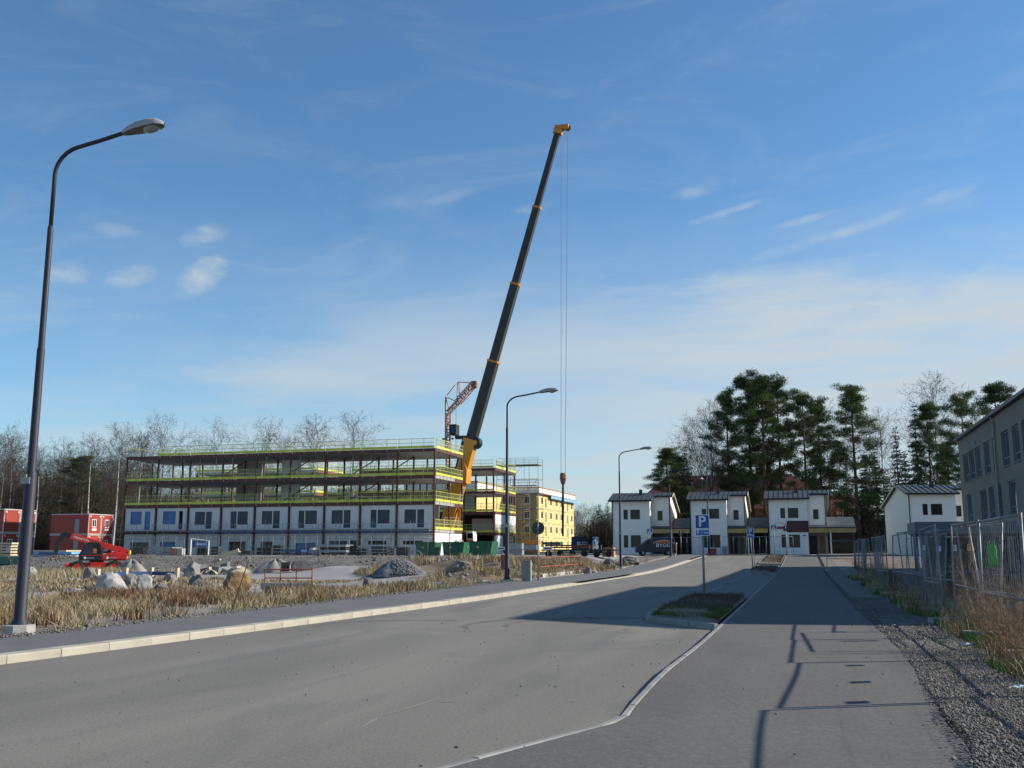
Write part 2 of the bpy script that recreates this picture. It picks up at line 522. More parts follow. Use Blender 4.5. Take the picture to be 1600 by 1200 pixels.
mt('sign_blue_light', (0.04, 0.16, 0.46), 0.4, 0.05, 2)
mt('sign_back', (0.05, 0.06, 0.062), 0.6, 0.1, 2)
mt('house_white', (0.82, 0.795, 0.745), 0.75, 0.035, 0.5, 0.35, 6, stretch=(0.02, 0.02, 1.6))
mt('house_cream', (0.80, 0.765, 0.66), 0.75, 0.03, 0.5, 0.2, 6)
mt('trim_white', (0.78, 0.78, 0.76), 0.6, 0.03, 1)
mt('roof_metal', (0.062, 0.072, 0.078), 0.6, 0.2, 0.8, metal=0.1)
mt('roof_dark', (0.03, 0.034, 0.038), 0.5, 0.15, 1)
mt('black_trim', (0.015, 0.017, 0.022), 0.5, 0.1, 1)
mt('fascia_wood', (0.46, 0.31, 0.12), 0.75, 0.12, 1.5)
mt('door_brown', (0.22, 0.16, 0.10), 0.6, 0.15, 1.5)
mt('wall_grey', (0.28, 0.28, 0.275), 0.8, 0.1, 0.8)
mt('roof_red', (0.13, 0.045, 0.035), 0.8, 0.2, 1.2, 0.4, 6)
mt('brick_orange', (0.48, 0.22, 0.09), 0.8, 0.15, 0.6)
mt('school_wall', (0.20, 0.182, 0.157), 0.9, 0.08, 0.35, 0.3, 40)
mt('school_frame', (0.13, 0.16, 0.20), 0.5, 0.08, 1)
mt('school_fascia', (0.10, 0.085, 0.10), 0.45, 0.1, 1)
mt('shelter_metal', (0.095, 0.12, 0.145), 0.5, 0.1, 0.8)
mt('shelter_dark', (0.045, 0.05, 0.057), 0.7, 0.1, 1)
mt('van_blue', (0.018, 0.022, 0.045), 0.3, 0.1, 1, coat=0.5)
mt('orange_logo', (0.42, 0.13, 0.05), 0.6, 0.1, 2)
mt('red_plastic', (0.45, 0.03, 0.03), 0.5, 0.1, 2)
mt('vest_green', (0.05, 0.34, 0.07), 0.7, 0.15, 3)
mt('paper_white', (0.50, 0.52, 0.54), 0.7, 0.05, 3)
mt('paper_yellow', (0.55, 0.36, 0.06), 0.7, 0.08, 3)
mt('text_dark', (0.03, 0.035, 0.05), 0.7, 0.05, 3)
mt('board_brown', (0.045, 0.022, 0.025), 0.6, 0.15, 2)
mt('board_red', (0.14, 0.045, 0.04), 0.6, 0.15, 2)
mt('text_red', (0.30, 0.05, 0.06), 0.6, 0.1, 2)
mt('yellow_bright', (0.70, 0.55, 0.02), 0.5, 0.1, 2)
mt('tarp_green', (0.06, 0.16, 0.12), 0.6, 0.15, 1)
mt('tarp_blue', (0.22, 0.42, 0.62), 0.5, 0.15, 1)
mt('bark_pine', (0.14, 0.085, 0.055), 0.95, 0.25, 2, 0.5, 8, stretch=(1, 1, 0.3))
mt('bark_grey', (0.16, 0.14, 0.12), 0.95, 0.25, 2)
mt('bark_birch', (0.50, 0.48, 0.44), 0.85, 0.15, 2, col2=(0.20, 0.18, 0.16), fac=(0.5, 0.72), stretch=(1, 1, 3))
mt('twig_grey', (0.078, 0.065, 0.056), 0.95, 0.2, 0.5, spec=0.1, rand=0.2)
mt('twig_brown', (0.066, 0.048, 0.038), 0.95, 0.2, 0.5, spec=0.1, rand=0.2)
mt('needle', (0.082, 0.108, 0.038), 0.85, 0.35, 0.35, spec=0.2, rand=0.22)
mt('needle_spruce', (0.042, 0.066, 0.032), 0.85, 0.3, 0.4, spec=0.2, rand=0.2)
mt('tyre_mark', (0.135, 0.127, 0.11), 0.9, 0.15, 2.0)
mt('scrape', (0.24, 0.225, 0.195), 0.9, 0.15, 2.0)
mt('tan_light', (0.55, 0.46, 0.30), 0.8, 0.15, 1.5)
# ================================================================== ground, road, pavements
def vnoise(x, y, s, seed=0):
    """smooth value noise on arrays"""
    x = np.asarray(x, float) / s + seed * 17.3
    y = np.asarray(y, float) / s + seed * 9.1
    xi, yi = np.floor(x).astype(int), np.floor(y).astype(int)
    xf, yf = x - xi, y - yi
    def h(a, b):
        n = np.sin(a * 127.1 + b * 311.7 + seed * 74.7) * 43758.5453
        return n - np.floor(n)
    u, v = xf * xf * (3 - 2 * xf), yf * yf * (3 - 2 * yf)
    return (h(xi, yi) * (1 - u) + h(xi + 1, yi) * u) * (1 - v) + (h(xi, yi + 1) * (1 - u) + h(xi + 1, yi + 1) * u) * v
def nsst(a, b, v):
    t = np.clip((np.asarray(v, float) - a) / (b - a), 0, 1)
    return t * t * (3 - 2 * t)
def nS(Y):
    return nsst(62, 120, Y)
def kerb_x(Y):
    return -9.85 - 1.05 * max(0.0, (34 - Y) / 22.0) ** 1.6
def walk_x(Y):
    return -13.05 + 0.45 * sst(50, 70, Y)
LN = np.array([-8.0, 7.0]) / math.hypot(8, 7)          # across the gravel lane
def lane_d(X, Y):
    return (np.asarray(X) + 26) * LN[0] + (np.asarray(Y) - 27) * LN[1] + 0.8 * (vnoise(X, Y, 5, 4) - .5)
MOUNDS = [(-19.2, 53.5, 5.2, 4.0, 1.0), (-16.0, 47.5, 3.0, 2.0, 0.45), (-15.2, 60, 1.8, 9.0, 0.75), (-27, 59.5, 6, 3.0, 0.5)]
def gz(X, Y):
    X, Y = np.asarray(X, float), np.asarray(Y, float)
    s = nS(Y)
    left = nsst(-13.2, -17.5, X)
    emb = 0.95 * nsst(62.5, 72, Y + 2.5 * (vnoise(X, Y, 7, 2) - .5)) * left
    z = np.maximum(s, emb)
    rough = nsst(-13.2, -14.5, X)
    z = z + rough * (0.10 * (vnoise(X, Y, 3.1, 1) - .35) + 0.05 * (vnoise(X, Y, 0.9, 3) - .5))
    z = z + 0.10 * nsst(-14.5, -13.2, X) * (X < -12)
    d = lane_d(X, Y)
    berm = np.exp(-((d - 3.6) / 2.6) ** 2) * nsst(-20.5, -23.5, X) * 0.38
    z = z + berm
    z = z + emb * 0.28 * (vnoise(X, Y, 2.3, 6) - .5) * nsst(85, 74, Y)
    for (mx, my, rx, ry, h) in MOUNDS:
        q = ((X - mx) / rx) ** 2 + ((Y - my) / ry) ** 2
        z = z + h * np.exp(-q * 1.4) * (0.8 + 0.45 * vnoise(X, Y, 1.1, 5)) * nsst(-13.1, -14.6, X)
    z = z - 0.16 * np.exp(-(((X + 14.5) / 1.1) ** 2 + ((Y - 15.6) / 1.6) ** 2))
    inroad = (X > -13.25) & (X < 1.5)
    z = np.where(inroad, s - 0.16, z)
    right = X >= 1.5
    zr = s + 0.085 - 0.30 * nsst(3.3, 5.0, X) * nsst(100, 70, Y) + 0.05 * (vnoise(X, Y, 1.6, 8) - .5)
    z = np.where(right, zr, z)
    hill = 4.5 * nsst(132, 215, Y) * nsst(-50, -8, X)
    return z + hill
def gz1(x, y):
    return float(gz(np.array([x]), np.array([y]))[0])

xs = np.unique(np.round(np.concatenate([np.linspace(-900, -120, 14), np.arange(-120, -45, 3.0), np.arange(-45, -13.4, 0.42), np.array([-13.4, -13.25, -13.2, -12.4, -10, -6, -2, 1.35, 1.5, 1.6]),
                                        np.arange(2.0, 14, 0.5), np.arange(14, 120, 4.0), np.linspace(120, 900, 12)]), 3))
ys = np.unique(np.round(np.concatenate([np.array([-60, -20.0, 0]), np.arange(4, 80, 0.45), np.arange(80, 135, 1.5), np.arange(135, 320, 6.0), np.linspace(320, 2500, 14)]), 3))
GX, GY = np.meshgrid(xs, ys)
GZ = gz(GX, GY)
nx, ny = len(xs), len(ys)
idx = np.arange(nx * ny).reshape(ny, nx)
F = np.stack([idx[:-1, :-1].ravel(), idx[:-1, 1:].ravel(), idx[1:, 1:].ravel(), idx[1:, :-1].ravel()], 1)
gme = np_mesh('ground', np.stack([GX.ravel(), GY.ravel(), GZ.ravel()], 1), F, [MT['soil'], MT['lot_gravel'], MT['rubble'], MT['gravel_verge'], MT['lawn'], MT['earth'], MT['asphalt_walk']], smooth=True)
cxm = (GX[:-1, :-1] + GX[1:, 1:]) / 2
cym = (GY[:-1, :-1] + GY[1:, 1:]) / 2
dl = lane_d(cxm, cym)
zi = np.zeros(cxm.shape, int)
L_ = cxm < -13
lot = L_ & (dl > -1.1) & (cym < 66)
zi[lot] = 1
bermz = L_ & (dl > 0.9) & (dl < 8.5 + 3 * (vnoise(cxm, cym, 4, 9) - .5)) & (cxm < -22.3 + 1.5 * (vnoise(cxm, cym, 2, 7) - .5)) & (cym < 60)
zi[bermz] = 0
zi[L_ & (cym >= 62.5 + 2 * (vnoise(cxm, cym, 4, 2) - .5)) & (cym < 82)] = 2
zi[L_ & (cym >= 82) & (cym < 125)] = 1
for (mx, my, rx, ry, h) in MOUNDS[:3]:
    zi[L_ & (((cxm - mx) / rx) ** 2 + ((cym - my) / ry) ** 2 < 1.1)] = 5
zi[L_ & (cym > 66) & (cxm > -16)] = 3
zi[(cxm > 1.2) & (cxm < 2.7)] = 3
zi[(cxm >= 2.7) & (cxm < 3.6)] = 0
zi[(cxm >= 3.6) & (cxm < 30) & (cym < 110)] = 6
zi[(cxm >= 3.6) & (cxm < 9) & (cym >= 66) & (cym < 104)] = 5  # dark earth instead of lawn: shade behind the fence put into the ground colour
zi[(cym > 128)] = 4
gme.polygons.foreach_set('material_index', zi.ravel().astype(np.int32))
ground = struct(link('ground', gme))

def strip(name, ylist, xl, xr, zf, mat, cols=2):
    mb = MB()
    for y in ylist:
        a, b = xl(y), xr(y)
        for k in range(cols):
            x = a + (b - a) * k / (cols - 1)
            mb.v.append((x, y, zf(x, y)))
    for i in range(len(ylist) - 1):
        for k in range(cols - 1):
            q = i * cols + k
            mb.f.append((q, q + 1, q + cols + 1, q + cols))
            mb.mi.append(0)
    return struct(mb.build(name, mat))
yy = [-8, 0, 3, 5, 6, 7, 8] + [8.5 + 0.5 * i for i in range(12)] + [15 + 1.5 * i for i in range(66)]
def path_l(y):                              # left edge of the path; it flares out into a dropped kerb close to the viewer
    a, b = -1.74 - 0.37 * (9.6 - y), -1.63 - 0.10 * sst(18, 10.5, y)
    k = sst(9.0, 10.4, y)
    return a * (1 - k) + b * k
def path_r(y):
    return float(np.interp(y, [0, 8.1, 9.4, 11.3, 13.4, 16.6, 18.8, 26, 36, 112], [.95, 1.10, 1.22, 1.2, 1.26, 1.33, 1.31, 1.22, 1.2, 1.3])) + .02 * math.sin(y * 2.3)
def path_h(y):
    return 0.012 + 0.09 * sst(9.4, 13.5, y)
strip('road', [y for y in yy if y <= 112.6], lambda y: kerb_x(y) - 0.02, lambda y: path_l(y) + 0.03, lambda x, y: S(y), MT['asphalt_road'])
strip('path', [y for y in yy if y <= 105.5], lambda y: path_l(y) + 0.02, path_r, lambda x, y: S(y) + path_h(y), MT['asphalt_path'])
strip('pavement', [y for y in yy if y <= 112.6], lambda y: walk_x(y) - 0.12 * vnoise(np.array([y]), np.array([0]), 1.3, 3)[0], lambda y: kerb_x(y) - 0.26, lambda x, y: S(y) + 0.115, MT['asphalt_walk'])
strip('cross_street', [105.5, 107, 109, 111, 112.6], lambda y: path_l(60) + 0.03, lambda y: 60, lambda x, y: S(y) + 0.004, MT['asphalt_road'])
strip('forecourt', [112.6, 114, 116, 119, 124], lambda y: -34, lambda y: 22, lambda x, y: S(y) + 0.03, MT['lot_gravel'])

# ---- kerbs: stones one by one
def kerb_run(name, pts, width, face, top, mat, step=1.0):
    """stones along a polyline of (x, y); top(x, y) gives the height of their upper face"""
    root = link(name, None)
    struct(root)
    mb = MB()
    mb.prism([(-width / 2, -0.25), (width / 2, -0.25), (width / 2, -0.02), (width / 2 - 0.02, 0), (-width / 2, 0)], 'y', -step / 2 + .006, step / 2 - .006)
    me = mb.mesh('kerb_stone')
    me.materials.append(mat)
    seg, out = 0, []
    P = [Vector((a, b, 0)) for a, b in pts]
    d = [0]
    for i in range(len(P) - 1):
        d.append(d[-1] + (P[i + 1] - P[i]).length)
    def pos(s):
        for i in range(len(P) - 1):
            if s <= d[i + 1] or i == len(P) - 2:
                return P[i] + (P[i + 1] - P[i]) * ((s - d[i]) / (d[i + 1] - d[i]))
    n = max(1, int(round(d[-1] / step)))
    st = d[-1] / n
    for i in range(n):
        a, b = pos(i * st), pos((i + 1) * st)
        za, zb = top(a.x, a.y), top(b.x, b.y)
        c = (a + b) / 2
        o = link('kerb_stone', me, root, (c.x + rnd.uniform(-.004, .004), c.y, (za + zb) / 2 + rnd.uniform(-.004, .004)))
        o.rotation_euler = (math.atan2(zb - za, st), 0, math.atan2(-(b.x - a.x), b.y - a.y) + rnd.uniform(-.004, .004))
        o.scale = (1, (b - a).length / step, 1)
    return root
def left_top(x, y):
    return S(y) + 0.125 - 0.085 * sst(44, 46, y) * (1 - sst(60, 62, y)) - 0.11 * sst(92, 94, y)
kerb_run('pavement_kerb', [(kerb_x(y) - 0.13, y) for y in (4, 6, 8, 10, 12, 14, 16, 18, 20, 22, 24, 26, 28, 30, 32, 34, 60, 112)], 0.30, 0.12, left_top, MT['kerb_granite'])
kerb_run('path_kerb', [(path_l(y) - 0.01, y) for y in (2, 4, 5, 6, 7, 7.7, 8.3, 8.8, 9.2, 9.5, 9.8, 10.2, 10.7, 11.3, 12, 13, 14, 15.5, 17, 20, 40, 104)], 0.075, 0.1, lambda x, y: S(y) + path_h(y) + 0.006, MT['kerb_grey'], 0.6)
isl1 = [(-1.74, 20.9), (-1.95, 21.0), (-2.25, 21.35), (-2.7, 22.05), (-3.05, 22.45), (-3.35, 22.75), (-3.52, 23.3), (-3.62, 26), (-3.68, 30.6), (-3.5, 31.9), (-3.0, 32.7), (-1.74, 33.0)]
isl2 = [(-1.74, 66.4), (-2.9, 66.4), (-3.45, 66.9), (-3.62, 68), (-3.62, 76.5), (-3.2, 77.6), (-1.74, 77.8)]
isl3 = [(-1.74, 84.4), (-2.9, 84.4), (-3.45, 84.9), (-3.6, 86), (-3.6, 102), (-3.2, 103), (-1.74, 103.2)]
for pts in (isl1, isl2, isl3):
    kerb_run('island_kerb', pts, 0.11, 0.1, lambda x, y: S(y) + 0.12, MT['kerb_grey'], 0.8)
    cx = sum(p[0] for p in pts) / len(pts)
    cy = sum(p[1] for p in pts) / len(pts)
    mb = MB()
    ring = [(cx + (x - cx) * .97, cy + (y - cy) * .985) for x, y in pts]
    inner = [(cx + (x - cx) * .5, cy + (y - cy) * .7) for x, y in pts]
    n = len(ring)
    for x, y in ring:
        mb.v.append((x, y, S(y) + 0.095))
    for x, y in inner:
        mb.v.append((x, y, S(y) + 0.20))
    for i in range(n):
        j = (i + 1) % n
        mb.f.append((i, j, j + n, i + n)); mb.mi.append(0)
    mb.f.append(tuple(range(n, 2 * n))); mb.mi.append(0)
    struct(mb.build('planting_bed', MT['earth'], smooth=True))
# flush concrete strips that mark the parking bays
mb = MB()
for (x0, x1, y0, y1) in [(-3.5, -1.72, 45.3, 45.45), (-3.55, -3.43, 36, 45.2), (-3.5, -1.72, 55.6, 55.75), (-3.55, -3.43, 50, 62)]:
    mb.box(x0, x1, y0, y1, S(y0) - 0.02, S(y0) + 0.006)
struct(mb.build('bay_marking', MT['kerb_grey']))

# faint tyre arcs and scrapes on the road
def ribbon(name, mat, pts, w):
    mb = MB()
    for i, (x, y) in enumerate(pts):
        a = pts[max(0, i - 1)]; b = pts[min(len(pts) - 1, i + 1)]
        d = Vector((b[0] - a[0], b[1] - a[1], 0)).normalized()
        n = Vector((-d.y, d.x, 0)) * (w / 2) * (1 if 0 < i < len(pts) - 1 else .2)
        mb.v += [(x + n.x, y + n.y, S(y) + .004), (x - n.x, y - n.y, S(y) + .004)]
    for i in range(len(pts) - 1):
        mb.f.append((2 * i, 2 * i + 1, 2 * i + 3, 2 * i + 2)); mb.mi.append(0)
    return struct(mb.build(name, MT[mat]))
for (x0, y0, r_, a0, a1) in [(-2.6, 21.3, 3.6, 100, 200), (-2.9, 21.0, 4.1, 105, 205), (-7.4, 20.0, 2.6, 95, 200)]:
    ribbon('tyre_mark', 'tyre_mark', [(x0 + r_ * math.cos(R(a)), y0 + r_ * .75 * math.sin(R(a))) for a in np.linspace(a0, a1, 24)], .13)
for (a, b) in [((600, 1118), (686, 1092)), ((686, 1097), (716, 1097)), ((888, 1097), (905, 1096)), ((940, 1054), (962, 1055)), ((560, 1140), (590, 1122))]:
    p0, p1 = gnd(*a), gnd(*b)
    ribbon('road_scrape', 'scrape', [(p0.x + (p1.x - p0.x) * q / 6, p0.y + (p1.y - p0.y) * q / 6) for q in range(7)], .03)

# ================================================================== loose ground cover (nobody could count it)
def blades(name, P, h, w, lean, mat, label, seed=1, hv=0.5, cat='grass'):
    rs = np.random.RandomState(seed)
    n = len(P)
    a = rs.uniform(0, 2 * np.pi, n)
    hh = h * (1 - hv + 2 * hv * rs.rand(n)) if np.isscalar(h) else np.asarray(h) * (1 - hv + 2 * hv * rs.rand(n))
    la = rs.uniform(0, 2 * np.pi, n)
    ll = lean * rs.rand(n) * hh
    wv = np.stack([np.cos(a) * w, np.sin(a) * w, np.zeros(n)], 1) * (0.6 + 0.8 * rs.rand(n))[:, None]
    mid = P + np.stack([np.cos(la) * ll * .35, np.sin(la) * ll * .35, hh * .6], 1)
    tip = P + np.stack([np.cos(la) * ll, np.sin(la) * ll, hh], 1)
    V = np.stack([P - wv, P + wv, mid + wv * .7, mid - wv * .7, tip], 1).reshape(-1, 3)
    b = np.arange(n)[:, None] * 5
    T = np.concatenate([b + [[0, 1, 2]], b + [[0, 2, 3]], b + [[3, 2, 4]]], 0)
    o = struct(link(name, np_mesh(name, V, T, mat)), 'stuff')
    return tag(o, label, cat)
def scatter(n, x0, x1, y0, y1, keep, seed, clump=0.0):
    rs = np.random.RandomState(seed)
    X, Y = rs.uniform(x0, x1, n), rs.uniform(y0, y1, n)
    k = keep(X, Y, rs)
    X, Y = X[k], Y[k]
    return np.stack([X, Y, gz(X, Y) - 0.01], 1)
def in_strip(X, Y):
    return (X < -13.35 - 0.5 * vnoise(X, Y, 1.0, 2)) & (lane_d(X, Y) < -0.9) & (((X + 14.25) / .75) ** 2 + ((Y - 15.6) / 1.2) ** 2 > 1)
P = scatter(150000, -30, -13.2, 10, 46, lambda X, Y, rs: in_strip(X, Y) & (vnoise(X, Y, 1.3, 21) * .8 + vnoise(X, Y, .35, 22) * .45 > 0.58 + .18 * rs.rand(len(X))), 31)
blades('dry_grass', P, 0.27, 0.009, 1.3, MT['dry_grass'], 'tall straw-coloured dead grass between the pavement and the gravel lane', 5)
P = scatter(60000, -30, -13.4, 12, 46, lambda X, Y, rs: in_strip(X, Y) & (X < -14.1) & (vnoise(X, Y, 2.2, 41) * .75 + vnoise(X, Y, .6, 42) * .5 > 0.745), 33)
blades('brown_weeds', P, 0.33, 0.013, 0.7, MT['brown_weed'], 'clumps of withered dark brown weeds in the dead grass', 6, 0.4, 'weeds')
def in_berm(X, Y):
    d = lane_d(X, Y)
    return (X < -21.6 + vnoise(X, Y, 1.2, 12)) & (d > 1.0) & (d < 9)
P = scatter(160000, -46, -20, 24, 62, lambda X, Y, rs: in_berm(X, Y) & (vnoise(X, Y, 1.0, 23) + .3 * rs.rand(len(X)) > 0.38), 35)
blades('berm_grass', P, 0.11, 0.018, 1.8, MT['dry_grass'], 'flattened straw-coloured grass around the boulders on the low bank', 7)
P = scatter(20000, -52, -34, 36, 58, lambda X, Y, rs: (lane_d(X, Y) > 6) & (vnoise(X, Y, 1.6, 24) > 0.64), 36)
rs = np.random.RandomState(77)
Q = np.array([gnd(a, b) for a, b in zip(rs.uniform(70, 215, 2600), rs.uniform(898, 906, 2600))])
Q = Q[vnoise(Q[:, 0], Q[:, 1], .8, 70) > .35]
Q[:, 2] = gz(Q[:, 0], Q[:, 1])
P = np.concatenate([P, Q])
blades('reed_grass', P, 0.40, 0.014, 0.7, MT['dry_grass'], 'tall pale reeds in front of the red telescopic handler', 8)
P = scatter(60000, -25, -13.3, 42, 66, lambda X, Y, rs: (lane_d(X, Y) < 30) & (vnoise(X, Y, 1.4, 25) * .7 + vnoise(X, Y, .4, 26) * .4 > 0.52) & ((X > -17.5) | (((X + 19.2) / 5.5) ** 2 + ((Y - 53.5) / 4.5) ** 2 < 1)), 37)
blades('mound_grass', P, 0.26, 0.013, 0.9, MT['dry_grass'], 'dead yellowish grass growing on the earth mounds by the pavement', 9)
P = scatter(14000, -17, -13, 64, 84, lambda X, Y, rs: (vnoise(X, Y, 1.6, 27) > 0.6), 38)
blades('far_verge_grass', P, 0.3, 0.018, 0.9, MT['dry_grass'], 'dry tufts on the gravel verge past the third street lamp', 10)
P = scatter(5000, -14.4, -13.0, 12, 44, lambda X, Y, rs: (vnoise(X, Y, 0.7, 28) > 0.66), 39)
blades('kerbside_grass', P, 0.10, 0.010, 1.2, MT['green_grass'], 'small green tufts at the outer edge of the left pavement', 11)
# right-hand verge
P = scatter(52000, 1.9, 3.4, 8, 60, lambda X, Y, rs: (X > 2.15 + .5 * vnoise(X, Y, 1.6, 51)) & (vnoise(X, Y, 0.8, 52) * .7 + vnoise(X, Y, .25, 53) * .4 > 0.47), 52)
blades('verge_grass', P, 0.12, 0.008, 1.2, MT['green_grass'], 'bright green new grass along the foot of the mesh fence', 12)
P = scatter(8000, 2.3, 4.2, 8.5, 60, lambda X, Y, rs: (vnoise(X, Y, 1.2, 54) * .8 + vnoise(X, Y, .3, 55) * .3 > 0.60), 53)
blades('fence_straw', P, 0.34, 0.007, 1.1, MT['dry_grass'], 'dead straw hanging in the mesh fence beside the path', 13)
P = scatter(5200, 1.2, 2.6, 7, 30, lambda X, Y, rs: (vnoise(X, Y, 0.5, 56) > 0.7), 54)
blades('gravel_tufts', P, 0.05, 0.006, 1.4, MT['green_grass'], 'tiny green tufts sprouting in the gravel beside the path', 14)
# planting beds
for k, (pts, nn, col, hgt) in enumerate([(isl1, 9000, 'shrub_twig', 0.13), (isl2, 2600, 'shrub_twig', 0.15), (isl3, 3200, 'shrub_twig', 0.15)]):
    y0, y1 = min(p[1] for p in pts) + .4, max(p[1] for p in pts) - .3
    rs = np.random.RandomState(60 + k)
    X, Y = rs.uniform(-3.45, -1.85, nn), rs.uniform(y0, y1, nn)
    ok = (X > -3.4 + np.clip((y0 + 1.9 - Y), 0, 2) * .85 - .1) & (vnoise(X, Y, .9, 61) + .25 * rs.rand(nn) > .38)
    if k == 0:
        ok &= (Y > 24.5 + (X + 1.8) * -.2)
    X, Y = X[ok], Y[ok]
    blades('bed_twigs', np.stack([X, Y, nS(Y) + 0.12], 1), hgt, 0.007 + .006 * (k > 0), 1.3, MT[col],
           ['low brown twigs in the kerbed bed below the near parking sign', 'withered brown plants in the bed around the far parking sign', 'withered brown plants in the bed by the crossing'][k], 15 + k, 0.5, 'plants')
rs = np.random.RandomState(66)
X, Y = rs.uniform(-3.4, -1.8, 9000), rs.uniform(21.3, 27.5, 9000)
ok = (X > -3.5 + np.clip(23.4 - Y, 0, 3) * .8) & (vnoise(X, Y, .7, 62) + .2 * rs.rand(9000) > .55 + .04 * np.clip(Y - 23, 0, 9))
X, Y = X[ok], Y[ok]
blades('bed_grass', np.stack([X, Y, nS(Y) + 0.11], 1), 0.10, 0.008, 1.3, MT['green_grass'], 'patchy yellow-green grass at the near end of the kerbed bed', 19)

# gravel as real stones near the viewer
def pebbles(name, P, r, mat, label, seed):
    rs = np.random.RandomState(seed)
    n = len(P)
    base = np.array([[1, 0, 0], [-.5, .87, 0], [-.5, -.87, 0], [0, 0, .8], [.1, .1, -.6]])
    a = rs.uniform(0, 6.28, n)
    s = r * np.exp(rs.normal(0, .45, n))
    B = base[None] * s[:, None, None] * (0.6 + 0.8 * rs.rand(n, 5, 1)) * (0.7 + .6 * rs.rand(n, 1, 3))
    c, sn = np.cos(a)[:, None], np.sin(a)[:, None]
    V = np.stack([B[..., 0] * c - B[..., 1] * sn, B[..., 0] * sn + B[..., 1] * c, B[..., 2]], 2) + P[:, None, :]
    b = np.arange(n)[:, None] * 5
    T = np.concatenate([b + [[0, 1, 3]], b + [[1, 2, 3]], b + [[2, 0, 3]], b + [[1, 0, 4]], b + [[2, 1, 4]], b + [[0, 2, 4]]], 0)
    return tag(struct(link(name, np_mesh(name, V.reshape(-1, 3), T, mat)), 'stuff'), label, 'gravel')
def edge_keep(X, Y, rs):
    e = np.array([path_r(v) for v in Y])
    return X > e + .01 - 0.16 * rs.rand(len(X)) ** 8
P = scatter(52000, 0.85, 2.75, 6.8, 17, edge_keep, 71); P[:, 2] = np.maximum(P[:, 2], nS(P[:, 1]) + 0.088) + 0.006
pebbles('gravel', P, 0.0085, MT['pebble'], 'loose grey gravel on the verge between the path and the fence', 1)
P = scatter(26000, 0.85, 2.7, 17, 34, edge_keep, 72); P[:, 2] = np.maximum(P[:, 2], nS(P[:, 1]) + 0.088) + 0.006
pebbles('gravel', P, 0.012, MT['pebble'], 'loose grey gravel on the shaded verge further along the fence', 2)
P = scatter(9000, -13.75, -12.9, 11, 46, lambda X, Y, rs: np.abs(X + 13.25) < .1 + .4 * rs.rand(len(X)) ** 2, 73); P[:, 2] = np.maximum(P[:, 2], 0.11) + .012
pebbles('gravel', P, 0.017, MT['pebble'], 'line of loose stones along the outer edge of the left pavement', 3)
P = scatter(11000, -60, -15, 61, 76, lambda X, Y, rs: vnoise(X, Y, 2, 31) + .3 * rs.rand(len(X)) > .55, 74)
pebbles('rubble', P, 0.065, MT['rubble'], 'broken stones scattered over the bank below the building site', 4)
P = scatter(1500, -24, -14, 45, 66, lambda X, Y, rs: vnoise(X, Y, 1.2, 32) > .5, 75)
pebbles('rubble', P, 0.085, MT['stone'], 'broken stones on the mounds beside the pavement', 5)
# grit and dead leaves on the asphalt
rs = np.random.RandomState(80)
n = 260
X = np.where(rs.rand(n) < .8, rs.uniform(-9.5, -2, n), rs.uniform(-1.3, 1.1, n)); Y = 5 + 17 * rs.rand(n) ** 1.1
P = np.stack([X, Y, np.where(X > -1.6, [path_h(v) for v in Y], 0.0) + 0.006], 1)
pebbles('grit', P, 0.0085, MT['stone_dark'], 'dark specks of grit and leaf on the asphalt', 6)
# ================================================================== building blocks
class Face:
    """a wall plane: u runs along it, d goes inwards, z up"""
    def __init__(s, ox, oy, oz, ang):
        s.o = Vector((ox, oy, oz)); s.u = Vector((math.cos(ang), math.sin(ang), 0)); s.n = Vector((-math.sin(ang), math.cos(ang), 0))
    def p(s, u, d, z):
        return s.o + s.u * u + s.n * d + Vector((0, 0, z))
    def box(s, mb, u0, u1, d0, d1, z0, z1):
        vs = [s.p(u, d, z) for z in (z0, z1) for d in (d0, d1) for u in (u0, u1)]
        mb.add(vs, [(0, 2, 3, 1), (4, 5, 7, 6), (0, 1, 5, 4), (2, 6, 7, 3), (0, 4, 6, 2), (1, 3, 7, 5)])
def wall(fc, u0, u1, z0, z1, t, holes=()):
    """a wall of thickness t with rectangular openings left out"""
    mb = MB()
    us = sorted({u0, u1} | {v for h in holes for v in h[:2]})
    for a, b in zip(us[:-1], us[1:]):
        hs = sorted([(h[2], h[3]) for h in holes if h[0] < (a + b) / 2 < h[1]])
        z = z0
        for (h0, h1) in hs:
            if h0 > z + 1e-4:
                fc.box(mb, a, b, 0, t, z, h0)
            z = h1
        if z < z1 - 1e-4:
            fc.box(mb, a, b, 0, t, z, z1)
    return mb
